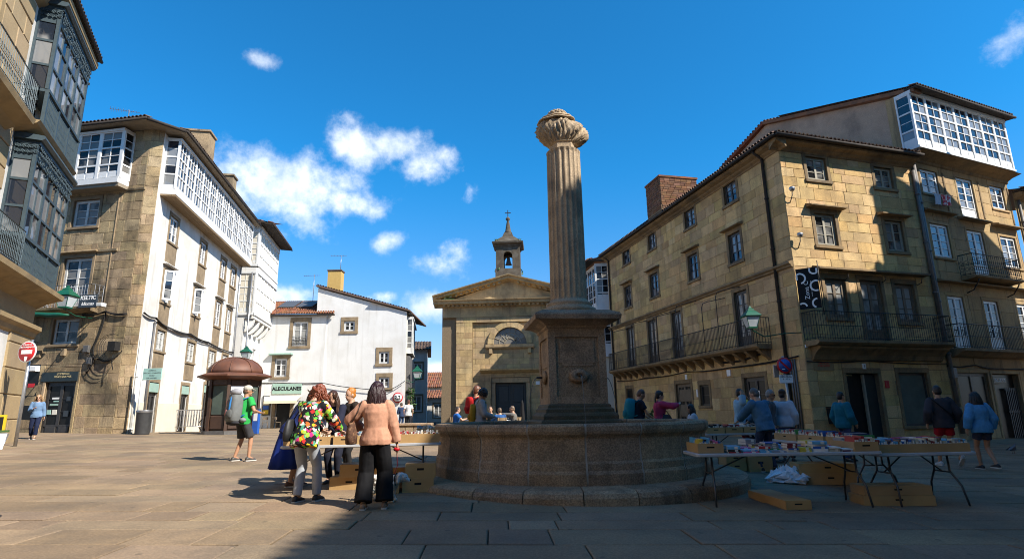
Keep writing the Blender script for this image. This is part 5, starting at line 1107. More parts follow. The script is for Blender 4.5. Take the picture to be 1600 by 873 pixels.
    for k in range(120): a = rr.uniform(0, 6.28); r0 = rr.uniform(.6, 1.2); x, y, z = rr.choice((-1, 1)) * rr.uniform(.6, 1.1), rr.uniform(-1.1, 1.1), rr.choice((14.3, 11.9)) + rr.uniform(0, .1); mb.quad((x, y, z), (x + .05, y, z + .02), (x + .09 * math.cos(a), y + .09 * math.sin(a), z + .16), (x - .04, y, z + .05))
    mb.build('weeds', 'leaf', t, kind='stuff')
build_church()
# ------------------------------------------------------------ houses down the side street
def plain_house(name, label, x, y, az, w, dpt, h, wm_, rm, wins, roof=1.6, wz=1.6):
    t = thing(name, (x, y, gz(x, y)), label, 'building', None); A = Fr(x, y, az); S = Fr(x, y, az + 90, True)
    ops = [(a, a + 1.1, z, z + wz) for a, z in wins]; m = MB(A); wall(m, 0, w, -.5, h, ops); m.fr = S; wall(m, 0, dpt, -.5, h, ()); m.fr = WORLD
    p, q = A(w, 0, 0), A(w, -dpt, 0); m.add([(p.x, p.y, -.5), (p.x, p.y, h), (q.x, q.y, h), (q.x, q.y, -.5)], [(0, 1, 2, 3)]); m.build('wall', wm_, t)
    for o in ops: surround(A, *o, t, 'l2_trim', .15, .04); window(A, *o, t, 'white_paint', 'pane', 2, 2, .07, pj=True)
    tile_roof(A(-.4, .5, h), A(w + .4, .5, h), A(w + .4, -dpt / 2, h + roof), A(-.4, -dpt / 2, h + roof), t, rm, .3, rows=5); MB(A).add([(-.4, -dpt / 2, h + roof), (w + .4, -dpt / 2, h + roof), (w + .4, -dpt, h), (-.4, -dpt, h)], [(0, 1, 2, 3)]).build('roof_back', rm, t)
    return t, A
plain_house('tiled_house', 'small house with orange tiled roof at end of side street', -16, 84, 0, 11, 8, 5.0, 'cream_wall', 'roof_tile', [(1.2, 2.2), (3.2, 2.2), (5.6, 2.2), (7.6, 2.2)], 2.4, 1.2)
plain_house('low_white_house', 'low white house with tiled lean-to roof down side street', -13.2, 72, 0, 6, 4, 3.2, 'white_wall', 'roof_tile', [(3.4, .9)], 1.0)
plain_house('balcony_house', 'white house with small balcony on the left of side street', -14.3, 61, 8, 5.2, 9, 8.0, 'white_wall', 'roof_tile_old', [(3.6, 5), (3.6, 1.6), (1.4, 5)], 1.4)
# ------------------------------------------------------------ the row of houses on the sunny side, behind the viewer: it shades the near ground
def shade_house(name, label, x0, x1, y0, y1, h, m, face='x-', h1=None):
    HY = lambda y: h if h1 is None else h + (h1 - h) * (y - y0) / (y1 - y0)
    hm_ = min(h, h1 or h)
    t = thing(name, (x0, (y0 + y1) / 2, 0), label, 'building'); A = {'x-': Fr(x0, y0, 90, True), 'x+': Fr(x1, y0, 90), 'y+': Fr(x0, y1, 0, True)}[face]; LN = x1 - x0 if face == 'y+' else y1 - y0
    n = max(1, int(LN / 2.6)); st = LN / n; ops = [(k * st + st / 2 - .55, k * st + st / 2 + .55, z, z + 1.9) for k in range(n) for z in (1.0, 4.6, 8.0, 11.2) if z + 2.2 < hm_]
    mb = MB(A); wall(mb, 0, LN, -.6, hm_, ops)
    if h1 is not None: mb.quad((0, 0, hm_), (LN, 0, hm_), (LN, 0, h1), (0, 0, h))
    mb.fr = WORLD
    for fc, q in (('y-', ((x0, y0), (x1, y0))), ('y+', ((x0, y1), (x1, y1))), ('x+', ((x1, y0), (x1, y1))), ('x-', ((x0, y0), (x0, y1)))):
        if fc != face: mb.quad((*q[0], -.6), (*q[1], -.6), (*q[1], HY(q[1][1])), (*q[0], HY(q[0][1])))
    mb.quad((x0, y0, HY(y0)), (x1, y0, HY(y0)), (x1, y1, HY(y1)), (x0, y1, HY(y1))); mb.build('wall', m, t)
    for o in ops: window(A, *o, t, 'white_paint', 'pane', 2, 3, .07, pj=True)
    if face == 'x-': tile_roof((x0 - .3, y0, HY(y0) + .02), (x0 - .3, y1, HY(y1) + .02), (x0 + 3, y1, HY(y1) + .1), (x0 + 3, y0, HY(y0) + .1), t, 'roof_tile_old', .3, rows=3)
    else: eave(A, 0, LN, h + .05, .5, t, 3, .9)
shade_house('row_house', 'house of the shaded row beside the viewer, low eaves', 13.3, 20, -14, 2.6, 16.0, 'r2_stone')
shade_house('row_house', 'tallest house of the shaded row beside the viewer', 13.3, 20, 2.62, 5.8, 18.2, 'white_wall')
shade_house('row_house', 'lower end house of the shaded row beside the viewer', 13.3, 20, 5.82, 11.2, 14.0, 'r1_stone')
shade_house('row_house', 'long tall house across the right side street', 24.3, 32, -6, 15.0, 19.4, 'cream_wall')
shade_house('row_house', 'house with sloping roof across the right side street', 24.3, 32, 15.02, 18.6, 19.0, 'r1_stone', 'x-', 15.6)
shade_house('row_house', 'slender tower house across the right side street', 24.3, 32, 19.6, 20.7, 19.0, 'r2_stone')
shade_house('row_house', 'low narrow house between tall ones across right side street', 24.31, 31, 18.62, 19.58, 15.9, 'white_wall')
shade_house('row_house', 'house at the far end across right side street', 24.3, 32, 20.72, 23.3, 16.4, 'cream_wall')
shade_house('row_house', 'unseen ochre house added on the left for warm bounce', -20, -12.2, -9, 6.0, 13.5, 'ochre_wall', 'x+')  # added out of view; its sunlit face warms the shaded ground and stone
shade_house('row_house', 'tall unseen house added behind the viewer to cut sky light', -12, 1.5, -18, -9.5, 14.5, 'cream_wall', 'y+')  # this and the next are added out of view to block blue sky light
shade_house('row_house', 'second unseen house added behind the viewer to cut sky light', 1.52, 13.2, -18, -9.3, 15.5, 'cream_wall', 'y+')
# ------------------------------------------------------------ kiosk and street furniture on the left
def build_kiosk():
    x, y = -12.75, 26.7; z = gz(x, y); t = thing('kiosk', (x, y, z), 'octagonal kiosk with rusty copper dome in front of white house', 'kiosk'); F = XY(x, y, 0, R(22.5 - 8))
    ng = lambda r, zz: [(r * math.cos(2 * math.pi * k / 8), r * math.sin(2 * math.pi * k / 8), zz) for k in range(8)]
    MB(F).rings([ng(1.2, z - .1), ng(1.2, z + .14), ng(1.14, z + .15)], False).build('plinth', 'pipe_grey', t)
    MB(F).rings([ng(1.02, z + .14), ng(1.02, 3.0)], False).build('core', 'kiosk_wood', t)
    for k in range(8):
        a0, a1 = 2 * math.pi * k / 8, 2 * math.pi * (k + 1) / 8; p0, p1 = F(1.1 * math.cos(a0), 1.1 * math.sin(a0), 0), F(1.1 * math.cos(a1), 1.1 * math.sin(a1), 0); d = p1 - p0; fr = Fr(p0.x, p0.y, math.degrees(math.atan2(d.y, d.x)))
        MB(fr).box(-.06, .06, -.05, .05, z + .14, 3.05).build('corner_post', 'kiosk_wood', t)
        MB(fr).slab(.08, d.length - .08, z + .22, 1.45, -.1, .0, .03).build('panel', 'kiosk_wood', t); MB(fr).slab(.08, d.length - .08, 2.75, 3.0, -.1, .02, .02).build('header', 'kiosk_wood', t)
        MB(fr).box(.1, d.length - .1, -.06, -.03, 1.5, 2.72).build('glass_panel', 'white_sign' if k == 6 else 'kiosk_glass', t)
    MB(F).rings([ng(1.08, 2.98), ng(1.5, 3.12), ng(1.58, 3.14), ng(1.58, 3.20), ng(1.28, 3.30)], False).build('canopy', 'copper', t)
    rg = [[(r * math.cos(2 * math.pi * k / 32) * (1 + .02 * abs(math.cos(4 * 2 * math.pi * k / 32))), r * math.sin(2 * math.pi * k / 32) * (1 + .02 * abs(math.cos(4 * 2 * math.pi * k / 32))), zz) for k in range(32)] for r, zz in ((1.14, 3.28), (1.13, 3.42), (1.05, 3.60), (.89, 3.77), (.66, 3.90), (.33, 4.0), (.05, 4.03))]
    dm = MB(F).rings(rg).build('dome', 'copper', t)
    rb = MB(F)
    for k in range(8): a = 2 * math.pi * k / 8; rb.tube([(r * math.cos(a), r * math.sin(a), zz) for r, zz in ((1.175, 3.29), (1.165, 3.42), (1.085, 3.605), (.92, 3.78), (.68, 3.92), (.34, 4.02), (.05, 4.05))], .022, 5)
    rb.build('dome_rib', 'copper', dm)
    b = MB(XY(x + 1.85, y - .25, 0, R(-10))); b.box(-.02, .02, -.02, .02, 3.1, 3.12)
    s = thing('information_pillar', (-11.45, 26.3, .63), 'blue information pillar standing right of the copper domed kiosk', 'sign'); F2 = XY(-11.4, 26.2, 0, R(-8)); MB(F2).box(-.13, .13, -.08, .08, .6, 1.7).build('body', 'blue_sign', s); MB(F2).box(-.09, .09, -.085, -.08, 1.2, 1.55).build('notice', 'white_sign', s); MB(F2).box(-.17, .17, -.12, .12, .58, .66).build('foot', 'pipe_grey', s); MB(F2).box(-.15, .15, -.1, .1, 1.7, 1.74).build('cap', 'pipe_grey', s)
build_kiosk()
def build_street():
    l = lantern(-13.85, 30, 4.3, 'green lantern on post behind the copper domed kiosk', 'post lantern', None, .75); MB().tube([(-13.85, 30, .5), (-13.85, 30, 1.4), (-13.85, 30, 4.3)], [.09, .06, .04], 8).build('post', 'lamp_green', l)
    t = thing('litter_bin', (-16.0, 25.55, .72), 'grey metal litter bin against the white side wall', 'bin'); F = XY(-15.95, 25.5, .7)
    MB(F).lathe([(.27, 0), (.28, .05), (.30, .9), (.31, .93), (.31, 1.02), (.27, 1.03)], 20).build('body', 'bin_grey', t); MB(F).lathe([(.315, .93), (.325, .98), (.315, 1.03)], 20, caps=False).build('rim', 'steel', t); MB(F).lathe([(.26, 1.0), (.02, 1.01)], 20).build('opening', 'rubber', t)
    # barriers leaning together
    for i in range(3):
        x, y = -17.3 + i * .12, 31.6 + .25 * i; b = thing('crowd_barrier', (x, y, .68), ('steel crowd barrier leaning nearest the wall by bicycle', 'middle steel crowd barrier of the leaning stack', 'front steel crowd barrier of the leaning stack')[i], 'barrier', 'steel barriers stacked by white wall')
        fr = Fr(x - .9, y - .3, 14 + 3 * i); f = MB(fr); z = .72; f.tube([(0, 0, z + .1), (0, 0, z + 1.0), (.06, 0, z + 1.06), (1.9, 0, z + 1.06), (1.96, 0, z + 1.0), (1.96, 0, z + .1)], .022, 6); f.tube([(0, 0, z + .2), (1.96, 0, z + .2)], .018, 6); f.build('frame', 'steel', b)
        q = MB(fr)
        for k in range(1, 15): q.tube([(k * .13, 0, z + .2), (k * .13, 0, z + 1.05)], .011, 4)
        q.build('bars', 'steel', b)
        for s in (.25, 1.7): MB(fr).tube([(s, .3, z), (s, .05, z + .14), (s, -.05, z + .14), (s, -.3, z)], .016, 5).build('foot', 'steel', b)
    # bicycle
    t = thing('bicycle', (-16.4, 32.2, .66), 'pale bicycle parked between barriers and kiosk', 'bicycle'); fr = Fr(-16.95, 31.9, -8); z = .66
    for s in (.33, 1.38):
        w = MB(fr); w.tube([(s + .33 * math.cos(a), 0, z + .34 + .33 * math.sin(a)) for a in [2 * math.pi * k / 24 for k in range(25)]], .022, 6, False); w = w.build('wheel', 'rubber', t)
        sp = MB(fr)
        for k in range(10): a = math.pi * k / 10; sp.tube([(s + .32 * math.cos(a), 0, z + .34 + .32 * math.sin(a)), (s - .32 * math.cos(a), 0, z + .34 - .32 * math.sin(a))], .004, 3)
        sp.build('spokes', 'steel', w)
    f = MB(fr)
    for a, b in (((.33, .34), (.75, .32)), ((.75, .32), (1.2, .78)), ((.65, .82), (1.2, .8)), ((.75, .32), (.62, .9)), ((.33, .34), (.65, .8)), ((1.18, .95), (1.38, .34))): f.tube([(a[0], 0, z + a[1]), (b[0], 0, z + b[1])], .017, 6)
    f.build('frame', 'steel', t); MB(fr).tube([(1.12, -.27, z + 1.02), (1.2, -.1, z + .98), (1.2, .1, z + .98), (1.12, .27, z + 1.02)], .014, 6).build('handlebar', 'steel', t); MB(fr).sphere((.6, 0, z + .93), .12, 10, 6, (1.1, .6, .3)).build('saddle', 'rubber', t)
    # no entry sign
    t = thing('no_entry_sign', (-15.5, 18.5, .6), 'red no entry sign on grey pole at the left', 'sign'); MB().tube([(-15.5, 18.55, .55), (-15.52, 18.55, 3.92)], .05, 10, raw=True).build('pole', 'steel', t)
    fr = Fr(-15.52, 18.45, -9); dk = lambda r, d0, d1, z=3.52, n=32: [[(r_ * math.cos(2 * math.pi * k / n), d, z + r_ * math.sin(2 * math.pi * k / n)) for k in range(n)] for r_, d in ((r, d0), (r, d1))]
    MB(fr).rings(dk(.335, .0, .03)).build('rim', 'white_sign', t); MB(fr).rings(dk(.305, .03, .034)).build('face', 'red_sign', t); MB(fr).box(-.2, .2, .034, .038, 3.45, 3.58).build('bar', 'white_sign', t); text('EXCEPTO\nAUTORIZADOS', .075, fr, 0, .036, 3.70, 'white_text', t); MB(fr).prism([(-.05, 3.27), (.0, 3.2), (.05, 3.27), (.05, 3.37), (-.05, 3.37)], .034, .038).build('crest', 'white_sign', t)
    t = thing('menu_board', (-14.85, 17.3, .55), 'white menu board with yellow frame at the lower left edge', 'sign'); fr = Fr(-15.5, 17.2, 20); b = MB(fr); b.add([(0, 0, .58), (.62, 0, .58), (.62, -.16, 1.05), (0, -.16, 1.05), (0, -.03, .58), (.62, -.03, .58), (.62, -.19, 1.05), (0, -.19, 1.05)], [(0,1,2,3),(4,5,6,7),(0,1,5,4),(1,2,6,5),(2,3,7,6),(3,0,4,7)]); b.build('board', 'white_sign', t); MB(fr).box(-.02, .64, -.24, -.12, 1.06, 1.12).build('ledge', 'leaf', t)
    MB(fr).box(.02, .5, -.2, -.16, 1.12, 1.5).build('slate', 'black_text', t); m = MB(fr); m.box(-.02, .04, -.21, -.15, 1.12, 1.56); m.box(.48, .54, -.21, -.15, 1.12, 1.56); m.box(.04, .48, -.21, -.15, 1.5, 1.56); m.build('yellow_frame', 'yellow_bin', t); MB(fr).tube([(.6, -.02, .55), (.6, -.3, 1.0)], .015, 5).build('strut', 'steel', t)
    # cafe chairs by the white house
    for i, (x, y, a) in enumerate(((-18.9, 45, 20), (-18.1, 45.2, 150))): chair(x, y, R(a), ('wooden cafe chair beside the menu case of white house', 'wooden cafe chair under the cream awning')[i], 'brown_paint', 'cafe chairs by the white house')
    # right corner: no parking sign, lantern, bins
    t = thing('no_parking_sign', (10.2, 21.9, .1), 'blue and red no parking sign on steel pole at the house corner', 'sign'); MB().tube([(10.24, 21.95, 0), (10.17, 21.95, 3.28)], .045, 10, raw=True).build('pole', 'steel', t); fr = Fr(10.17, 21.88, 4)
    MB(fr).rings(dk(.30, 0, .03, 2.93)).build('rim', 'red_sign', t); MB(fr).rings(dk(.235, .03, .034, 2.93)).build('face', 'blue_sign', t); MB(fr).prism([(-.19, 3.07), (-.14, 3.12), (.19, 2.79), (.14, 2.74)], .034, .038).build('slash', 'red_sign', t); MB(fr).box(-.12, -.01, .034, .039, 2.78, 2.81).build('mark', 'white_sign', t)
    pl = MB(fr).slab(-.26, .26, 2.28, 2.58, 0, .02, .005).build('plate', 'white_sign', t); text('CARGA E\nDESCARGA\n9 - 13 h', .085, fr, 0, .022, 2.51, 'black_text', t); MB(fr).slab(-.42, -.2, 2.5, 2.95, -.08, -.05, .02).build('back_plate', 'steel', t)
    lantern(9.3, 22.35, 4.45, 'green capped lantern in front of corner house balcony', 'wall lanterns round the square', [(9.8, 22.5, 4.1), (10.8, 22.8, 4.25), (11.5, 23.0, 4.3)], .95)
    p = R1A(.95, .16, 0); t = thing('wall_bin', (p.x, p.y, .9), 'dark litter bin hung on the corner house wall', 'bin'); MB(R1A).rings([[(.7, .03, .75), (1.2, .03, .75), (1.2, .3, .75), (.7, .3, .75)], [(.66, .03, 1.35), (1.24, .03, 1.35), (1.24, .36, 1.35), (.66, .36, 1.35)]], False).build('body', 'rubber', t); MB(R1A).box(.64, 1.26, .03, .38, 1.36, 1.4).build('rim', 'iron', t)
    t = thing('yellow_bin', (6.55, 16.5, .08), 'yellow bin with red mark behind the back book table', 'bin'); F = XY(6.57, 16.5, 0); MB(F).lathe([(.12, .1), (.14, .12), (.16, 1.0), (.19, 1.02), (.21, 1.42), (.20, 1.44)], 18).build('body', 'yellow_bin', t); MB(F).lathe([(.215, 1.44), (.235, 1.46), (.235, 1.53), (.2, 1.6), (.1, 1.63), (.02, 1.64)], 18).build('lid', 'yellow_bin', t); fr = Fr(6.57, 16.3, 0); text('M', .2, fr, -.04, .02, 1.25, 'red_sign', t)
    t = thing('folded_parasol', (.36, 26, .35), 'folded black parasol beside church cafe tables', 'parasol'); MB(XY(.36, 26, 0)).lathe([(.03, .3), (.03, .8), (.11, .9), (.10, 1.2), (.06, 1.75), (.02, 1.9)], 10).build('canopy', 'black_text', t); MB(XY(.36, 26, 0)).lathe([(.25, .34), (.25, .4), (.05, .42)], 12).build('foot', 'pipe_grey', t)
    t = thing('stone_planter', (-4.1, 24, .4), 'dark low stone planter beyond the left book table', 'planter'); fr = Fr(-4.75, 24, 0)
    for k in range(4): MB(fr).slab(k * .34, .335 + k * .34, .3, .92, -.5, .0, .02).build('stone', 'foun_stone', t)
    MB(fr).slab(-.05, 1.41, .92, 1.02, -.55, .05, .02).build('coping', 'foun_stone', t)
    t = thing('potted_plant', (3.9, 17, .1), 'small green potted plant by corner house wall behind basin', 'plant'); mb = MB(); r = random.Random(9)
    for k in range(90): a = r.uniform(0, 6.28); e = r.uniform(.1, 1.3); q = r.uniform(.12, .3); c = Vector((3.95 + q * math.cos(a) * math.cos(e), 17 + q * math.sin(a) * math.cos(e), 1.05 + q * math.sin(e))); d = (c - Vector((3.95, 17, .95))).normalized() * .11; w = d.cross(Vector((0, 0, 1))).normalized() * .03; mb.add([tuple(c), tuple(c + d * .5 + w), tuple(c + d), tuple(c + d * .5 - w)], [(0, 1, 2, 3)], raw=True)
    mb.build('foliage', 'leaf', t); MB(XY(3.95, 17, 0)).lathe([(.16, .1), (.22, .8), (.25, .98), (.2, 1.0)], 14).build('pot', 'copper', t)
def chair(x, y, rz, label, m, group, seat=.45, back=.85):
    z = gz(x, y); t = thing('chair', (x, y, z), label, 'chair', group); F = XY(x, y, z, rz)
    for a in (-.19, .19):
        MB(F).tube([(a, -.2, 0), (a * .92, -.18, seat)], .016, 5).build('leg', m, t); MB(F).tube([(a, .22, 0), (a * .92, .19, seat), (a * .9, .25, back)], .016, 5).build('leg', m, t)
    MB(F).box(-.2, .2, -.2, .2, seat - .02, seat + .02).build('seat', m, t)
    b = MB(F); b.rings([[(.19 * math.cos(w), .14 + .12 * math.sin(w), zz) for w in [math.pi * k / 10 for k in range(11)]] for zz in (seat + .2, back)], True, False, close=False); b.build('backrest', m, t)
    return t
build_street()

# ------------------------------------------------------------ book stalls
def table(x, y, rz, ln, wd, label, group='folding tables of the book market', h=.74):
    z = gz(x, y); t = thing('folding_table', (x, y, z), label, 'table', group); F = XY(x, y, z, rz); r = .06
    out = []
    for cx, cy, a0 in ((ln / 2 - r, wd / 2 - r, 0), (-ln / 2 + r, wd / 2 - r, 90), (-ln / 2 + r, -wd / 2 + r, 180), (ln / 2 - r, -wd / 2 + r, 270)):
        out += [(cx + r * math.cos(R(a0 + 22.5 * k)), cy + r * math.sin(R(a0 + 22.5 * k))) for k in range(5)]
    MB(F).rings([[(a * .985, b * .97, h - .045) for a, b in out], [(a, b, h - .035) for a, b in out], [(a, b, h - .006) for a, b in out], [(a * .997, b * .99, h) for a, b in out]], False).build('tabletop', 'table_white', t)
    for sx in (-1, 1):
        q = sx * (ln / 2 - .28)
        for sy in (-1, 1):
            MB(F).tube([(q, sy * .14, h - .05), (q, sy * .15, h * .62), (q + sx * .03, sy * (wd / 2 - .1), h * .36), (q + sx * .05, sy * (wd / 2 - .04), .0)], .015, 7).build('leg', 'table_leg', t)
        MB(F).tube([(q, -.15, h * .6), (q, .15, h * .6)], .012, 6).build('stretcher', 'table_leg', t); MB(F).tube([(q, 0, h * .6), (q - sx * ln * .22, 0, h - .05)], .011, 6).build('brace', 'table_leg', t)
    return F
def crate(F, a, b, z, ln, wd, h, label, rz=0, hole=True, group='wooden book crates', th=.014, top=False):
    F2 = lambda x, y, c: F(a + x * math.cos(rz) - y * math.sin(rz), b + x * math.sin(rz) + y * math.cos(rz), z + c)
    t = thing('crate', F2(0, 0, 0), label, 'crate', group); m = 'crate_wood'
    for sy in (-1, 1):
        y0, y1 = sorted((sy * wd / 2, sy * (wd / 2 - th)))
        if hole and ln > .2:
            hw = min(.055, ln * .16); mb = MB(F2); mb.box(-ln / 2, ln / 2, y0, y1, 0, h * .52); mb.box(-ln / 2, ln / 2, y0, y1, h * .68, h); mb.box(-ln / 2, -hw, y0, y1, h * .52, h * .68); mb.box(hw, ln / 2, y0, y1, h * .52, h * .68); o = mb.build('end_board', m, t)
            MB(F2).box(-hw, hw, y0 + (.004 if sy < 0 else 0), y1 - (.004 if sy > 0 else 0), h * .52, h * .68).build('hand_hole', 'black_text', o)
        else: MB(F2).box(-ln / 2, ln / 2, y0, y1, 0, h).build('end_board', m, t)
    for sx in (-1, 1): x0, x1 = sorted((sx * ln / 2, sx * (ln / 2 - th))); MB(F2).box(x0, x1, -wd / 2 + th, wd / 2 - th, 0, h - .002).build('side_board', m, t)
    MB(F2).box(-ln / 2 + th, ln / 2 - th, -wd / 2 + th, wd / 2 - th, .0, .01).build('bottom_board', m, t)
    if top: MB(F2).box(-ln / 2 + th, ln / 2 - th, -wd / 2 + th, wd / 2 - th, h - .012, h - .003).build('lid', m, t)
    return F2
BC = {'red': (.42,.03,.03), 'dark red': (.2,.02,.025), 'blue': (.03,.12,.4), 'light blue': (.12,.4,.62), 'navy': (.02,.03,.1), 'white': (.72,.71,.68), 'cream': (.62,.54,.38), 'black': (.02,.02,.022), 'green': (.06,.28,.07), 'lime': (.36,.5,.06), 'yellow': (.65,.48,.05), 'orange': (.6,.2,.03), 'grey': (.3,.31,.33), 'brown': (.2,.11,.06), 'pink': (.6,.14,.3), 'purple': (.2,.07,.3)}
BM = {}
for k_, c_ in BC.items(): mat('book_' + k_.replace(' ', '_'), c_, tuple(v * .8 for v in c_), .45, 20, .6)
def book_mesh(col):
    if col not in BM:
        mb = MB(); t = .06; mb.box(0, t, 0, 1, 0, 1); mb.box(1 - t, 1, 0, 1, 0, 1); mb.box(t, 1 - t, 0, .03, 0, 1); n = len(mb.f); lab = MB(); mb.box(t, 1 - t, .03, .97, .02, .98); mb.box(1, 1.012, .18, .86, .55, .86); mb.box(1, 1.01, .25, .8, .12, .2); mb.box(.12, .88, -.012, 0, .55, .8); me = mb.mesh('book'); me.materials.append(MAT['book_' + col.replace(' ', '_')]); me.materials.append(MAT['paper'])
        me.polygons.foreach_set('material_index', [0] * n + [1] * (len(mb.f) - n)); BM[col] = me
    return BM[col]
BOOKS = []
def book(M4, th, dp, ht, col, label, group): BOOKS.append((M4 @ Matrix.Diagonal((th, dp, ht, 1)), col, label, group))
ORD = 'first second third fourth fifth sixth seventh eighth ninth tenth eleventh twelfth thirteenth fourteenth'.split()
def lay_books():
    BOOKS.sort(key=lambda b: (b[0].translation - CAMP).length)
    near, far = BOOKS[:295], BOOKS[295:]; fam = {}
    for b in near: fam.setdefault(b[2], []).append(b)
    for lab, bs in fam.items():
        def ux(b):
            p = b[0].translation - CAMP; return p.dot(_r2) / p.dot(_f)
        for i, b in enumerate(sorted(bs, key=ux)):
            o = bpy.data.objects.new('book', book_mesh(b[1])); COL.objects.link(o); o.matrix_basis = b[0]
            w = lab.split(' ', 1); tag(o, lab if len(bs) == 1 else f'{ORD[min(i, 13)]} {lab}, from left' if len(lab.split()) < 13 else f'{ORD[min(i, 13)]} {lab}', 'book', b[3])
    mb = MB(); mi = []; ms = []
    for m4, col, *_ in far:
        me = book_mesh(col)
        for m in me.materials:
            if m not in ms: ms.append(m)
        mb.add([tuple(m4 @ v.co) for v in me.vertices], [tuple(p.vertices) for p in me.polygons], raw=True); mi += [ms.index(me.materials[p.material_index]) for p in me.polygons]
    if far:
        me = mb.mesh('books'); [me.materials.append(m) for m in ms]; me.polygons.foreach_set('material_index', mi); o = bpy.data.objects.new('books', me); COL.objects.link(o); tag(o, 'many books packed in the farther crates of the shaded stalls', 'books', kind='stuff')
NB = [0]
def fr_m(F2):
    o = F2(0, 0, 0); x, y, z = F2(1, 0, 0) - o, F2(0, 1, 0) - o, F2(0, 0, 1) - o; m = Matrix((x, y, z)).transposed().to_4x4(); m.translation = o; return m
def fill(F2, ln, wd, where, seed, cols=None, ht=.2, along='x', rows=1, spine=False):
    """books standing in a crate, spine up or facing out"""
    r = random.Random(seed); m = fr_m(F2); cs = cols or list(BC)
    for row in range(rows):
        p = -ln / 2 + .018
        while p < ln / 2 - .04:
            th = r.uniform(.014, .042); h = ht * r.uniform(.82, 1.1); c = r.choice(cs); d = (wd / rows - .04) * r.uniform(.78, .97); NB[0] += 1
            y0 = -wd / 2 + .018 + row * wd / rows
            book(m @ Matrix.Translation((p, y0, .012)) @ Matrix.Rotation(R(r.uniform(-4, 6)), 4, 'Y'), th, d, h, c, f'{c} book standing in {where}', 'books standing in ' + where)
            p += th + .004
def stacks(F, x0, x1, y0, y1, z, where, seed, cols=None, hmax=4):
    """flat piles of books on a tabletop"""
    r = random.Random(seed); m = fr_m(F); x = x0
    while x < x1 - .1:
        w = r.uniform(.14, .22); y = y0
        while y < y1 - .12:
            d = r.uniform(.19, .27); zz = z
            for k in range(r.randint(1, hmax)):
                th = r.uniform(.016, .045); c = r.choice(cols or list(BC)); NB[0] += 1
                book(m @ Matrix.Translation((x + r.uniform(0, .02), y + r.uniform(0, .02), zz + th)) @ Matrix.Rotation(R(r.uniform(-7, 7)), 4, 'Z') @ Matrix.Rotation(R(90), 4, 'Y'), th, d, w, c, f'{c} book lying flat on {where}', 'books lying flat on ' + where); zz += th + .001
            y += d + .02
        x += w + .025
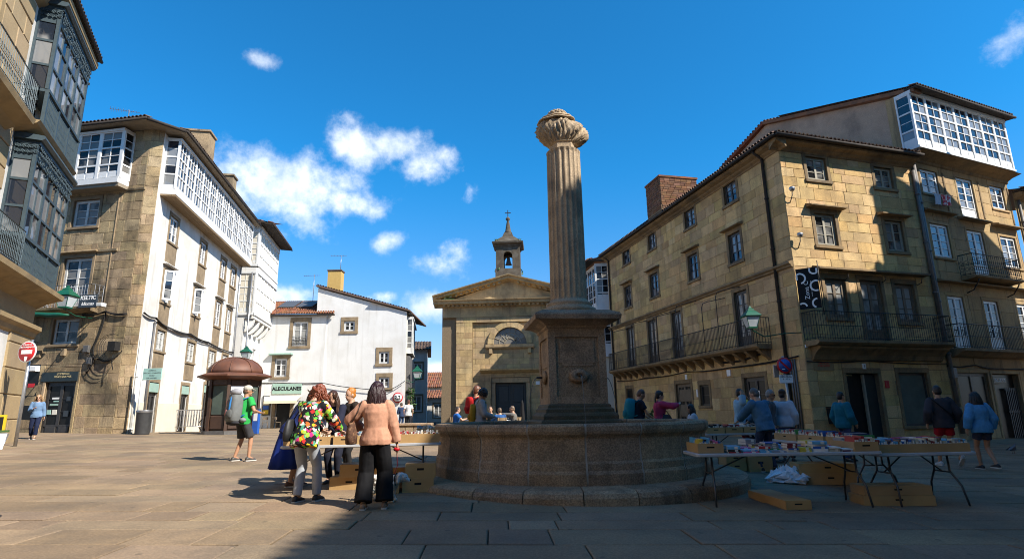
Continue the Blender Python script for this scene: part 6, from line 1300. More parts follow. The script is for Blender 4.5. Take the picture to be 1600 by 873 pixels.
def build_stalls():
    W_ = 'wooden crate'
    # left stall
    F = table(-2.5, 9.95, R(9), 2.5, .8, 'white folding table of the sunlit left book stall'); h = .741
    c = crate(F, -1.06, -.12, h, .3, .5, .13, 'small wooden crate at the left end of sunlit book table'); fill(c, .3, .5, 'the small crate at left end of sunlit table', 1, ['black', 'navy', 'brown', 'grey'], .15)
    c = crate(F, -.28, -.16, h, .34, .44, .13, 'wooden crate on sunlit table just right of floral shirt'); fill(c, .34, .44, 'the crate right of floral shirt', 2, ['white', 'cream', 'red', 'grey', 'light blue'], .16)
    c = crate(F, -.68, -.16, h, .36, .44, .13, 'wooden crate on sunlit table hidden behind floral shirt'); fill(c, .36, .44, 'the crate behind floral shirt', 7, ['white', 'cream', 'brown', 'grey'], .16)
    c = crate(F, .08, -.16, h, .34, .44, .13, 'wooden crate on sunlit table beside brown handbag'); fill(c, .34, .44, 'the crate beside brown handbag', 3, ['white', 'cream', 'navy', 'grey'], .16)
    c = crate(F, -.1, .2, h, .6, .26, .12, 'wooden crate at back of the sunlit table'); fill(c, .6, .26, 'the back crate of sunlit table', 4, ['white', 'cream', 'grey', 'light blue', 'red'], .17)
    c = crate(F, .80, -.09, h, .86, .6, .14, 'long wooden crate at the right end of sunlit table', hole=False); fill(c, .86, .6, 'the long crate at right end of sunlit table', 5, ['white', 'cream', 'brown', 'dark red', 'grey', 'red'], .17, rows=2)
    F2 = table(-2.1, 12.6, R(4), 1.8, .75, 'second white folding table behind the sunlit stall'); c = crate(F2, .35, 0, h, .6, .5, .13, 'wooden crate on second table behind sunlit stall'); fill(c, .6, .5, 'the crate on second table behind', 6, ['white', 'cream', 'grey', 'light blue'], .17, rows=1)
    for i, (x, y, z, l, w, hh, rz, lb) in enumerate(((-2.75, 10.2, 0, .62, .5, .2, 5, 'large crate under sunlit table, bottom left'), (-2.6, 10.15, .2, .6, .5, .2, 8, 'crate under sunlit table, upper of left stack'), (-2.08, 9.75, 0, .42, .45, .2, 12, 'small crate on the ground behind black trousers'), (-1.6, 9.95, 0, .5, .5, .22, 10, 'crate under sunlit table, bottom right'), (-1.55, 9.98, .22, .48, .5, .22, 6, 'crate under sunlit table, top right'), (-2.1, 10.35, 0, .5, .4, .33, 8, 'tall box under middle of sunlit table'))):
        crate(WORLD, x, y, gz(x, y) + z, l, w, hh, 'wooden ' + lb if 'wooden' not in lb else lb, R(rz), top=True)
    # front right stall
    F = table(3.87, 8.86, R(-1.5), 2.6, .78, 'long white folding table in front of the fountain shade'); 
    c = crate(F, -1.06, .02, h, .36, .62, .135, 'wooden crate at left end of long shaded table'); fill(c, .36, .62, 'the crate at left end of long table', 11, ['light blue', 'blue', 'cream', 'brown', 'pink', 'white', 'black', 'yellow'], .18, rows=2)
    stacks(F, -.84, .95, -.34, .3, h, 'long shaded table', 12, ['red', 'dark red', 'green', 'lime', 'blue', 'light blue', 'pink', 'brown', 'grey', 'black', 'white', 'yellow', 'cream'], 4)
    c = crate(F, 1.1, -.02, h, .34, .66, .13, 'wooden crate at right end of long shaded table'); fill(c, .34, .66, 'the crate at right end of long table', 13, ['white', 'red', 'cream', 'grey'], .18, rows=2)
    F = table(5.93, 9.05, R(3), 1.46, .78, 'short white folding table at the right front')
    c = crate(F, -.02, -.2, h, 1.36, .3, .12, 'very long wooden crate along front of right table', hole=False); fill(c, 1.36, .3, 'the very long crate on right table', 14, ['cream', 'brown', 'white', 'dark red', 'light blue', 'grey', 'navy', 'blue'], .17)
    c = crate(F, -.05, .16, h, 1.3, .3, .12, 'second long wooden crate behind on right table', hole=False); fill(c, 1.3, .3, 'the second long crate on right table', 15, ['red', 'navy', 'light blue', 'purple', 'white'], .17)
    F = table(5.75, 10.95, R(92), 2.9, .8, 'white folding table running back from right stall')
    for k in range(3): c = crate(F, -.95 + k * .95, .17, h, .86, .38, .13, ('nearest', 'middle', 'farthest')[k] + ' wooden crate along left edge of back table', R(180)); fill(c, .86, .38, ('nearest', 'middle', 'farthest')[k] + ' crate on back table', 16 + k, ['white', 'grey', 'blue', 'red', 'cream', 'green', 'navy'], .19)
    stacks(F, -1.35, 1.3, -.36, -.06, h, 'back table', 19, None, 3)
    F = table(5.35, 14.45, R(-2), 1.6, .7, 'white folding table beyond fountain beside denim jacket')
    for k in range(3): c = crate(F, -.56 + k * .43, -.08, h, .41, .46, .14, ('left', 'middle', 'right')[k] + ' wooden crate of three on far shaded table'); fill(c, .41, .46, ('left', 'middle', 'right')[k] + ' crate on far shaded table', 21 + k, [['grey', 'white', 'black'], ['dark red', 'red', 'white'], ['white', 'grey', 'brown', 'black']][k], .19)
    for i, (x, y, z, l, w, hh, rz, lb) in enumerate(((4.78, 13.3, 0, .42, .5, .17, 2, 'lower box of stack below far table'), (4.78, 13.3, .17, .42, .5, .17, 0, 'upper box of stack below far table'), (5.28, 13.2, 0, .5, .5, .31, -4, 'plain box right of small stack below far table'),
            (5.75, 11.25, 0, 1.05, .5, .19, -8, 'long box on ground under back table'), (5.72, 11.27, .19, 1.0, .5, .17, -7, 'upper long box under back table'), (5.1, 11.35, 0, .22, .45, .24, -8, 'slim box beside plastic bags'),
            (5.5, 8.98, 0, 1.0, .42, .14, -3, 'long low box under right front table'), (5.52, 9.0, .14, .95, .4, .13, -2, 'upper long low box under right front table'))):
        crate(WORLD, x, y, gz(x, y) + z, l, w, hh, 'wooden ' + lb, R(rz), top=True)
    crate(WORLD, 3.83, 8.95, gz(3.83, 8.95), .36, 1.15, .12, 'flat wooden box alone on the ground in front of long table', R(3), top=True)
    t = thing('plastic_bags', (4.98, 11.3, .05), 'heap of clear plastic bags beside boxes on the ground', 'bag'); r = random.Random(6); mb = MB()
    for k in range(5):
        x, y = 4.84 + .08 * k, 11.2 + r.uniform(-.1, .15); rg = []
        for j, (rr, zz) in enumerate(((.16, 0), (.2, .03), (.19, .08), (.13, .13), (.06, .17), (.02, .19))): rg.append([(x + rr * (1 + r.uniform(-.4, .4)) * math.cos(6.283 * q / 13), y + rr * (1 + r.uniform(-.4, .4)) * math.sin(6.283 * q / 13), .05 + zz * r.uniform(.6, 1.4) + .04 * (k % 3)) for q in range(13)])
        mb = MB(); mb.rings(rg, False); mb.build('bag', 'plastic_bag', t)
build_stalls(); lay_books()
def build_pigeon():
    x, y = 15.2, 18.4; z = gz(x, y); t = thing('pigeon', (x, y, z), 'grey pigeon on the shaded paving at right', 'pigeon'); F = XY(x, y, z, R(20))
    b = MB(F); b.rings([[(px, ry * math.cos(6.283 * k / 12), pz + rz_ * math.sin(6.283 * k / 12)) for k in range(12)] for px, pz, ry, rz_ in ((-.20, .10, .012, .008), (-.16, .11, .035, .015), (-.08, .13, .055, .05), (0, .14, .07, .065), (.07, .16, .06, .06), (.11, .20, .038, .038), (.13, .24, .028, .028), (.15, .265, .03, .026), (.18, .265, .018, .015), (.2, .258, .006, .005), (.215, .255, .002, .002))]); b.build('body', 'pigeon', t)
    for s in (-1, 1): MB(F).tube([(.0, s * .03, .1), (.01, s * .03, .0), (.04, s * .03, .004)], .006, 5).build('leg', 'copper', t); MB(F).rings([[(px, s * (.06 + .01), pz + h_ * q) for q in (-1, 0, 1)] for px, pz, h_ in ((.06, .16, .03), (0, .15, .05), (-.1, .13, .03), (-.2, .11, .006))], True, False, close=False).build('wing', 'pigeon', t)
mat('pigeon', (.13,.14,.16), (.07,.075,.09), .6, 30, .6)
build_pigeon()
# ------------------------------------------------------------ people
CM = {}
def cmat(col, kind='cloth'):
    key = (tuple(col), kind)
    if key not in CM:
        n = f'{kind}_{len(CM)}'; c2 = tuple(v * .72 for v in col)
        if kind == 'skin': mat(n, col, tuple(v * .88 for v in col), .5, 14, .7, .08, 120, spec=.4)
        elif kind == 'hair': mat(n, col, tuple(v * .55 for v in col), .42, 60, .7, .4, 160)
        elif kind == 'knit': mat(n, col, c2, .95, 18, .7, .6, 220, dist=.004)
        elif kind == 'denim': mat(n, col, tuple(min(1, v * 1.5 + .02) for v in col), .9, 5, .8, .3, 240, dist=.003)
        elif kind == 'shoe': mat(n, col, c2, .55, 10, .7, .1, 60)
        else: mat(n, col, c2, .88, 7, .7, .25, 200, dist=.003)
        CM[key] = n
    return CM[key]
def pattern_mat(name, cols, scale, ground):
    """printed cloth: coloured flower-like cells on a ground colour, fixed to the garment"""
    global nt
    m = mat(name, ground, None, .85); nt = m.node_tree; p = nt.nodes['Principled BSDF']
    tcn = nt.nodes.new('ShaderNodeTexCoord'); v = nt.nodes.new('ShaderNodeTexVoronoi'); v.inputs['Scale'].default_value = scale; nzz = nt.nodes.new('ShaderNodeTexNoise'); nzz.inputs['Scale'].default_value = scale * 1.3; L(tcn.outputs['Object'], nzz.inputs['Vector'])
    ad = nt.nodes.new('ShaderNodeVectorMath'); ad.operation = 'MULTIPLY_ADD'; L(nzz.outputs['Color'], ad.inputs[0]); ad.inputs[1].default_value = (.08, .08, .08); L(tcn.outputs['Object'], ad.inputs[2]); L(ad.outputs[0], v.inputs['Vector'])
    sep = nt.nodes.new('ShaderNodeSeparateColor'); L(v.outputs['Color'], sep.inputs[0]); r = nt.nodes.new('ShaderNodeValToRGB'); r.color_ramp.interpolation = 'CONSTANT'
    el = r.color_ramp.elements; el[0].color = (*cols[0], 1); el[1].position = 1 / len(cols); el[1].color = (*cols[1], 1)
    for i in range(2, len(cols)): e = el.new(i / len(cols)); e.color = (*cols[i], 1)
    L(sep.outputs[0], r.inputs[0]); x = nt.nodes.new('ShaderNodeMix'); x.data_type = 'RGBA'; L(M('LESS_THAN', v.outputs['Distance'], .56), x.inputs[0]); x.inputs[6].default_value = (*ground, 1); L(r.outputs[0], x.inputs[7]); L(x.outputs[2], p.inputs['Base Color'])
pattern_mat('floral_print', [(.6,.03,.03), (.65,.5,.02), (.1,.4,.05), (.6,.03,.2), (.75,.75,.6), (.012,.012,.014), (.3,.5,.06), (.7,.14,.03), (.08,.3,.2), (.55,.25,.3), (.02,.02,.02)], 17, (.012,.012,.015))
pattern_mat('brown_check', [(.10,.05,.03), (.2,.11,.06), (.06,.03,.02)], 30, (.09,.045,.028))
SKIN = {'light': cmat((.52,.30,.20), 'skin'), 'tan': cmat((.42,.22,.13), 'skin'), 'dark': cmat((.26,.13,.08), 'skin')}
def finish(mb, voxel, m, name, parent, M4, smooth=3, wr=0.0, wf=9.0, seed=0):
    """fuse closed shells into one continuous skin, soften it, add soft creases"""
    me = mb.mesh(name); o = bpy.data.objects.new(name, me); COL.objects.link(o)
    rm = o.modifiers.new('r', 'REMESH'); rm.mode = 'VOXEL'; rm.voxel_size = voxel; rm.use_smooth_shade = True
    if smooth: s = o.modifiers.new('s', 'SMOOTH'); s.factor = .5; s.iterations = smooth
    o.matrix_basis = M4; attach(o, parent); FIN.append((o, wr, wf, seed, m)); return o
FIN = []
def fuse_all():
    dg = bpy.context.evaluated_depsgraph_get(); dg.update()
    for o, wr, wf, seed, m in FIN:
        m2 = bpy.data.meshes.new_from_object(o.evaluated_get(dg)); old = o.data; m2.name = old.name
        if wr:
            off = Vector((seed * 3.1, seed * 1.7, 0)); co = []
            for v in m2.vertices:
                c = v.co; q = Vector((c.x * wf, c.y * wf, c.z * wf * .55)) + off
                co.extend(c + v.normal * (wr * (noise.noise(q) + .5 * noise.noise(q * 2.3))))
            m2.vertices.foreach_set('co', co)
        m2.polygons.foreach_set('use_smooth', [True] * len(m2.polygons)); m2.materials.clear(); m2.materials.append(MAT[m])
        o.modifiers.clear(); o.data = m2; bpy.data.meshes.remove(old)
def placed(mb, name, m, parent, M4):
    o = mb.build(name, m); o.matrix_basis = M4; attach(o, parent); return o
def cap(mb, p0, r0, p1, r1, n=12, e0=True, e1=True):
    p0, p1 = Vector(p0), Vector(p1); d = p1 - p0; ln = d.length; t = d / ln; a = t.orthogonal().normalized(); b = t.cross(a); rg = []
    def ring(c, r): rg.append([tuple(c + (a * math.cos(6.28319 * k / n) + b * math.sin(6.28319 * k / n)) * r) for k in range(n)])
    if e0:
        for w in (80, 55, 28): ring(p0 - t * r0 * math.sin(R(w)), r0 * math.cos(R(w)))
    ring(p0, r0); ring(p0.lerp(p1, .5), (r0 + r1) / 2); ring(p1, r1)
    if e1:
        for w in (28, 55, 80): ring(p1 + t * r1 * math.sin(R(w)), r1 * math.cos(R(w)))
    mb.rings(rg)
def ik(a, b, l1, l2, hint):
    a, b = Vector(a), Vector(b); d = b - a; L_ = min(d.length, (l1 + l2) * .999); t = d.normalized(); b = a + t * L_
    x = (l1 * l1 - l2 * l2 + L_ * L_) / (2 * L_); h = math.sqrt(max(0, l1 * l1 - x * x)); hv = Vector(hint); hv = (hv - t * hv.dot(t)).normalized(); return a + t * x + hv * h, b
def person(x, y, rz, H, label, sex='m', lean=0, head=(0, 0), armL=None, armR=None, feet=None, sit=False, top=((.2, .2, .2), 'long', 'cloth', 0), bottom=('trousers', (.03, .03, .05), 'cloth', 0), shoes=(.03, .03, .03), hair=('short', (.05, .03, .02)), skin='light', near=False, group=None, glasses=False, cap_=None, elbow=None, twist=0, z=None, mats=None, belly=0):
    S = H / 1.75; gz0 = gz(x, y) if z is None else z; t = thing('person', (x, y, gz0), label, 'person', group, R(rz))
    M4 = Matrix.Translation((x, y, gz0)) @ Matrix.Rotation(R(rz), 4, 'Z') @ Matrix.Scale(S, 4); f = sex == 'f'; vx = .0105 if near else .0165; sd_ = int(abs(x * 91 + y * 37)) % 97
    hz = .47 if sit else .925; lr = R(lean); u = Vector((0, math.sin(lr), math.cos(lr))); fw = Vector((0, math.cos(lr), -math.sin(lr))); sx = Vector((math.cos(R(twist)), math.sin(R(twist)), 0)); Pp = Vector((0, -.55 * math.sin(lr) * .35, hz))
    if feet is None: feet = ((-.10, .02, 0), (.10, -.02, 0)) if not sit else ((-.12, .42, 0), (.12, .42, 0))
    sw = .165 if f else .19; ring = lambda q, a, b, ax=sx, n=22: [tuple(q + ax * (a * math.cos(6.28319 * k / n)) + fw * (b * math.sin(6.28319 * k / n))) for k in range(n)]
    T = [(-.12, .07, .07), (-.07, .15, .11), (0, .17 if not f else .178, .12), (.07, .155, .112), (.17, .14 if not f else .118, .098 + belly), (.28, .155 if not f else .135, .112 + belly * .6), (.38, .172 if not f else .148, .118 if not f else .122), (.45, .168 if not f else .142, .105), (.50, .12, .085), (.54, .066, .066), (.60, .056, .06)]
    body = MB(); body.rings([ring(Pp + u * d, a, b) for d, a, b in T])
    # head
    hp, hy = R(head[0]), R(head[1]); nb = Pp + u * .555; hf = Vector((-math.sin(hy) * math.cos(hp), math.cos(hy) * math.cos(hp), -math.sin(hp))); hr = Vector((math.cos(hy), math.sin(hy), 0)); hu = hr.cross(hf); hc = nb + (u * .5 + hu * .5).normalized() * .135 + hf * .022
    def HP(a, b, c): return hc + hr * a + hf * b + hu * c
    def ell(mb, c, ra, rb, rc, n=16, m_=10):
        rg = []
        for i in range(m_ + 1):
            w = max(.03, min(3.11, math.pi * i / m_)); rg.append([tuple(HP(c[0] + ra * math.sin(w) * math.cos(6.28319 * k / n), c[1] + rb * math.sin(w) * math.sin(6.28319 * k / n), c[2] - rc * math.cos(w))) for k in range(n)])
        mb.rings(rg)
    ell(body, (0, -.005, .02), .077, .098, .105); ell(body, (0, .025, -.055), .056, .062, .066); cap(body, HP(0, .088, .005), .012, HP(0, .108, -.022), .016, 8); cap(body, HP(0, .07, -.098), .022, HP(0, .075, -.092), .022, 8); cap(body, HP(-.03, .082, -.058), .012, HP(.03, .082, -.058), .012, 8)
    for s in (-1, 1): ell(body, (s * .079, -.01, -.012), .012, .022, .032, 8, 6)
    cap(body, Pp + u * .50, .062, HP(0, -.015, -.06), .056, 12)
    # limbs
    J = {}
    for s, arm in ((-1, armL), (1, armR)):
        sh = Pp + u * .465 + sx * (s * sw); hd = Vector(arm) if arm else Vector((s * (sw + .07), .05 + math.sin(lr) * .2, sh.z - .50)); hint = (s * .6, -.8, -.15) if not elbow or elbow.get(s) is None else elbow[s]
        el, wr_ = ik(sh, hd, .285, .255, hint); J[s] = (sh, el, wr_)
        cap(body, sh, .052 if not f else .044, el, .040 if not f else .034); cap(body, el, .040 if not f else .034, wr_, .027 if not f else .023)
        d = (wr_ - el).normalized(); side = d.cross(Vector((0, 0, 1))); side = side.normalized() if side.length > .2 else Vector((0, 1, 0)); nrm = d.cross(side).normalized()
        if abs(d.z) > .75: side = Vector((0, 1, 0)) - d * d.y; side.normalize(); nrm = d.cross(side).normalized() * s
        k0 = wr_ + d * .085
        for q in (-.024, -.008, .008, .024): cap(body, wr_ + side * q * .7, .016, k0 + side * q, .0145, 8)
        cl = nrm * (-.018)
        for i, (q, fl) in enumerate(((-.030, .065), (-.010, .078), (.010, .072), (.030, .056))):
            a = k0 + side * q; b = a + d * fl * .55 + cl * .5; c = b + d * fl * .40 + cl * 1.3; cap(body, a, .0098, b, .009, 7); cap(body, b, .009, c, .0078, 7)
        th = wr_ + d * .025 + side * .032; t2 = th + d * .035 + side * .028 + cl * .5; cap(body, wr_ + d * .01 + side * .012, .014, th, .0125, 7); cap(body, th, .012, t2, .0105, 7); cap(body, t2, .0105, t2 + d * .028 + side * .004 + cl, .009, 7)
    LJ = []
    for s, ft in ((-1, feet[0]), (1, feet[1])):
        hp_ = Pp + Vector((s * .09, 0, -.03)); an = Vector((ft[0], ft[1], .085 + ft[2])); kn, an = ik(hp_, an, .425, .42, (s * .1, 1, .05) if not sit else (s * .1, .3, 1)); LJ.append((hp_, kn, an, ft))
        cap(body, hp_, .082, kn, .052); cap(body, kn, .052, kn.lerp(an, .35), .052); cap(body, kn.lerp(an, .3), .051, an, .034); cap(body, an, .036, an + Vector((0, .11, -.045)), .03)
    finish(body, vx, SKIN[skin], 'body', t, M4, 2)
    # eyes and mouth
    e = MB()
    for s in (-1, 1): e.fr = lambda a, b, c: HP(a, b, c); e.sphere((s * .030, .081, .008), .0095, 8, 6)
    placed(e, 'eyes', 'black_text', t, M4)
    e = MB(lambda a, b, c: HP(a, b, c)); e.sphere((0, .0915, -.059), .02, 10, 6, (1, .25, .22)); placed(e, 'mouth', cmat((.30,.08,.07), 'skin'), t, M4)
    if glasses:
        e = MB(lambda a, b, c: HP(a, b, c))
        for s in (-1, 1): e.sphere((s * .032, .092, .008), .025, 10, 6, (1, .3, .8)); e.tube([(s * .055, .085, .012), (s * .082, .0, .012)], .003, 4)
        placed(e, 'sunglasses', 'black_text', t, M4)
    # top
    tc_, slv, tk, bulk = top[:4]; tm = (mats or {}).get('top') or cmat(tc_, tk); b_ = .016 + bulk; g = MB(); hem = top[4] if len(top) > 4 else -.08 - bulk * .9
    TT = [(hem, .178 + bulk * .9 + (.012 if f else 0), .128 + bulk * .9 + belly * .5)] + [(d, a + b_, b + b_) for d, a, b in T[2:9]] + [(.525, .085 + bulk * .3, .08)]
    g.rings([ring(Pp + u * d, a, b, n=26) for d, a, b in TT])
    for s in (-1, 1):
        sh, el, wr_ = J[s]; ra = (.052 if not f else .046) + b_
        if slv == 'none': continue
        if slv == 'short': cap(g, sh, ra, sh.lerp(el, .62), ra * .98, 14, True, False)
        else:
            q = sh.lerp(el, .96); cap(g, sh, ra, el, ra * .86 + bulk * .3, 14); cap(g, el, ra * .86 + bulk * .3, el.lerp(wr_, .93 if slv == 'long' else .45), ra * .66 + bulk * .35, 14, True, False)
    if slv == 'long' and tk in ('knit', 'hood'): cap(g, Pp + u * .50 - fw * .05 - sx * .05, .05, Pp + u * .50 - fw * .05 + sx * .05, .05)
    finish(g, vx * 1.05, tm, 'top', t, M4, 3, .008 + bulk * .07, 10, sd_)
    # bottom
    kind, bc, bk, fl = bottom; bm = (mats or {}).get('bottom') or cmat(bc, bk)
    if kind == 'skirt':
        n = 40; rg = []
        for d, a, b in ((.10, .15, .12), (0, .185, .15), (-.2, .22, .2), (-.45, .27 + fl, .26 + fl), (-.62, .31 + fl, .3 + fl)):
            rg.append([(Pp.x + (a + .02 * math.sin(9 * w) * min(1, -d * 3 + .1)) * math.cos(w), Pp.y + (b + .02 * math.sin(9 * w) * min(1, -d * 3 + .1)) * math.sin(w), Pp.z + d) for w in [6.28319 * k / n for k in range(n)]])
        placed(MB().rings(rg, True, True), 'skirt', bm, t, M4)
    else:
        g = MB(); g.rings([ring(Pp + u * d, a + .013, b + .013) for d, a, b in T[0:5]])
        for s, (hp_, kn, an, ft) in zip((-1, 1), LJ):
            if kind == 'shorts':
                e = hp_.lerp(kn, .55 + .35 * (fl >= 0)) ; cap(g, hp_, .098, e, .098 if fl >= 0 else .096, 16, True, False)
            else:
                ank = kn.lerp(an, .97 if kind == 'trousers' else .80); cap(g, hp_, .099 + fl * .25, kn, .068 + fl * .6, 16); cap(g, kn, .068 + fl * .6, ank, .05 + fl, 16, True, False)
        finish(g, vx * 1.05, bm, 'trousers' if kind != 'shorts' else 'shorts', t, M4, 2, .007, 11, sd_ + 5)
    # shoes
    for s, (hp_, kn, an, ft) in zip((-1, 1), LJ):
        lift = ft[2]; pit = R(55) if lift > .08 else 0; m = MB(); rg = []
        for yy, w, h in ((-.075, .028, .05), (-.06, .036, .085), (-.01, .039, .10), (.05, .041, .075), (.10, .046, .06), (.15, .044, .05), (.185, .03, .035), (.2, .012, .02)):
            rg.append([(an.x + w * math.cos(a), an.y + yy * math.cos(pit) + 0, an.z - .083 + max(0, h * .5 + h * .55 * math.sin(a)) - yy * math.sin(pit) * .8) for a in [6.28319 * k / 12 for k in range(12)]])
        m.rings(rg); sh_ = placed(m, 'shoe', cmat(shoes, 'shoe'), t, M4); so = MB(); rg = []
        for yy, w in ((-.08, .03), (-.06, .04), (.0, .042), (.1, .05), (.15, .047), (.19, .03), (.204, .01)): rg.append([(an.x + a * w, an.y + yy * math.cos(pit), an.z - .085 + c - yy * math.sin(pit) * .8) for a, c in ((-1, 0), (1, 0), (1, .022), (-1, .022))])
        so.rings(rg, False); placed(so, 'sole', cmat((.6, .58, .54) if sum(shoes) > .3 or near else (.04, .035, .03), 'shoe'), t, M4)
    # hair
    st, hcx = hair[0], hair[1]; hm = cmat(hcx, 'hair'); r = random.Random(sd_)
    g = MB(); ell(g, (0, -.022, .034), .085, .098, .103); ell(g, (0, -.045, -.01), .078, .075, .085)
    if st in ('long', 'pony', 'bob', 'curly'): ell(g, (-.04, .012, .045), .05, .075, .075); ell(g, (.04, .012, .045), .05, .075, .075)
    if st == 'bun': ell(g, (0, -.09, .07), .055, .055, .055); ell(g, (0, -.03, .06), .084, .09, .09)
    if st == 'curly':
        for k in range(70):
            a, b = r.uniform(0, 6.28), r.uniform(-.75, 1.3); q = (.088 * math.cos(b) * math.cos(a), -.03 + .10 * math.cos(b) * math.sin(a), .02 + .105 * math.sin(b))
            if q[1] > .06 and q[2] < .06: continue
            ell(g, q, .028, .028, .028, 7, 5)
    ho = finish(g, vx * .95, hm, 'hair', t, M4, 2, .006 if st == 'short' else .010, 38, sd_)
    if st in ('long', 'pony', 'bob', 'curly'):
        ln = hair[2] if len(hair) > 2 else .28; g = MB(); nl = 150 if near else 70
        for k in range(nl):
            if st == 'pony': ph = r.uniform(-.35, .35); st0 = HP(.03 * ph, -.10, .03)
            else: ph = r.uniform(-2.15, 2.15); st0 = HP(.078 * math.sin(ph), -.022 - .082 * math.cos(ph), .045 + r.uniform(-.03, .03))
            out = (hr * math.sin(ph) - hf * math.cos(ph)); out.z = 0; out = out.normalized() if out.length > .1 else Vector((0, -1, 0)); l = ln * r.uniform(.75, 1.08); pts = [st0]
            wav = .012 if st in ('curly',) else .005
            for j in range(1, 8):
                q = j / 7; p = st0 + out * (.030 * math.sin(min(1, q * 2.2) * 1.57) + (.03 * q if st != 'pony' else -.0)) + Vector((0, 0, -l * q)); p += Vector((r.uniform(-1, 1), r.uniform(-1, 1), 0)) * wav * (1 + q) + sx * (wav * 2 * math.sin(q * 12 + k)) * (st == 'curly'); pts.append(p)
            w0 = r.uniform(.006, .013); g.tube([tuple(p) for p in pts], [w0 * .9, w0 * 1.15, w0 * 1.2, w0 * 1.15, w0, w0 * .85, w0 * .6, w0 * .15], 5)
        placed(g, 'locks', hm, t, M4)
    if cap_:
        g = MB(); ell(g, (0, -.012, .055), .094, .112, .085); c = finish(g, vx, cmat(cap_[1]), 'hat', t, M4, 2, .004, 20)
        if cap_[0] == 'cap': g = MB(lambda a, b, c: HP(a, b, c)); g.rings([[(.075 * math.cos(w), .06 + .1 * math.sin(w) * q, .055 - .03 * q * math.sin(w) + dz) for w in [math.pi * k / 12 for k in range(13)]] for q, dz in ((.3, .0), (1, 0), (1, .01), (.3, .012))], True, False); placed(g, 'brim', cmat(cap_[1]), t, M4)
        else: g = MB(lambda a, b, c: HP(a, b, c)); g.rings([[(rr * math.cos(w), -.01 + rr * 1.1 * math.sin(w), zz + .008 * math.sin(3 * w)) for w in [6.28319 * k / 24 for k in range(24)]] for rr, zz in ((.085, .055), (.15, .035), (.152, .042), (.085, .07))], True, True); placed(g, 'brim', cmat(cap_[1]), t, M4)
    return t, M4, J, Pp, u, fw
def backpack(P, label, col, strap, w=.16, h=.26, d=.10, up=.30, extra=None, m=None):
    t0, M4, J, Pp, u, fw = P; o = M4 @ (Pp + u * up - fw * (.13 + d)); t = thing('backpack', o, label, 'backpack'); c = Pp + u * up - fw * (.12 + d); bm = m or cmat(col)
    fr = lambda a, b, z: tuple(c + Vector((1, 0, 0)) * a + fw * b + u * z)
    def rr(hw, hd, z, n=20): return [fr(hw * math.copysign(abs(math.cos(q)) ** .55, math.cos(q)), hd * math.copysign(abs(math.sin(q)) ** .55, math.sin(q)), z) for q in [6.28319 * k / n for k in range(n)]]
    b = MB(); b.rings([rr(w * .8, d * .7, -h), rr(w, d, -h * .85), rr(w * 1.02, d * 1.05, -h * .2), rr(w * .98, d, h * .5), rr(w * .8, d * .85, h * .9), rr(w * .5, d * .5, h)]); placed(b, 'pack_body', bm, t, M4)
    pk = MB(); c0 = c; pk.fr = fr; pk.rings([[(w * .7 * q * math.cos(a), -d * 1.02 - .05 * (1 - q * q) + 0, -h * .45 + h * .38 * q * math.sin(a)) for a in [6.28319 * k / 16 for k in range(16)]] for q in (1, .85, .5, .1)]) if False else None
    pk = MB(); fr2 = lambda a, b_, z: fr(a, b_, z); pk.fr = fr2; pk.rings([[(w * .78 * q * math.copysign(abs(math.cos(a)) ** .6, math.cos(a)), -d * .9 - .055 * math.sqrt(max(0, 1.0 - q * q)), -h * .42 + h * .36 * q * math.copysign(abs(math.sin(a)) ** .6, math.sin(a))) for a in [6.28319 * k / 18 for k in range(18)]] for q in (1.0, .95, .75, .4, .05)]); placed(pk, 'pocket', cmat(tuple(v * .8 for v in col)), t, M4)
    for s in (-1, 1):
        sh = J[s][0]; st = MB(); a = sh * .8 + (Pp + u * .47) * .2 + Vector((0, 0, .062)); st.tube([fr(s * w * .6, d * .6, h * .55), tuple(a - fw * .05), tuple(a + fw * .02), tuple(a + fw * .105 - u * .06), tuple(Pp + u * .22 + Vector((s * .13, 0, 0)) + fw * .10), fr(s * w * .9, d * .6, -h * .6)], .016, 6); placed(st, 'strap', cmat(strap), t, M4)
    for (a, b_, z, ra, rb, rc, cc) in (extra or []):
        e = MB(); e.fr = fr; e.sphere((a, b_, z), 1, 14, 9, (ra, rb, rc)); placed(e, 'bundle', cmat(cc), t, M4)
    return t
def handbag(P, label, at, col, size, strap_to, m=None, name='handbag'):
    t0, M4, J, Pp, u, fw = P; a = Vector(at); t = thing(name, M4 @ a, label, 'bag'); w, d, h = size; b = MB(); rg = []
    for z, q in ((-1, .75), (-.92, .95), (-.3, 1), (.3, .85), (.8, .6), (1, .5)): rg.append([tuple(a + Vector((d * q * math.cos(k), w * q * math.sin(k), h * z))) for k in [6.28319 * i / 18 for i in range(18)]])
    b.rings(rg); placed(b, 'bag_body', m or cmat(col, 'shoe'), t, M4)
    s = Vector(strap_to); st = MB(); st.tube([tuple(a + Vector((0, w * .45, h * .9))), tuple(a.lerp(s, .6) + Vector((0, .06, .02))), tuple(s + Vector((0, .05, 0))), tuple(s + Vector((0, -.05, 0))), tuple(a.lerp(s, .6) + Vector((0, -.06, .02))), tuple(a + Vector((0, -w * .45, h * .9)))], .009, 6); placed(st, 'strap', cmat(tuple(v * .7 for v in col), 'shoe'), t, M4)
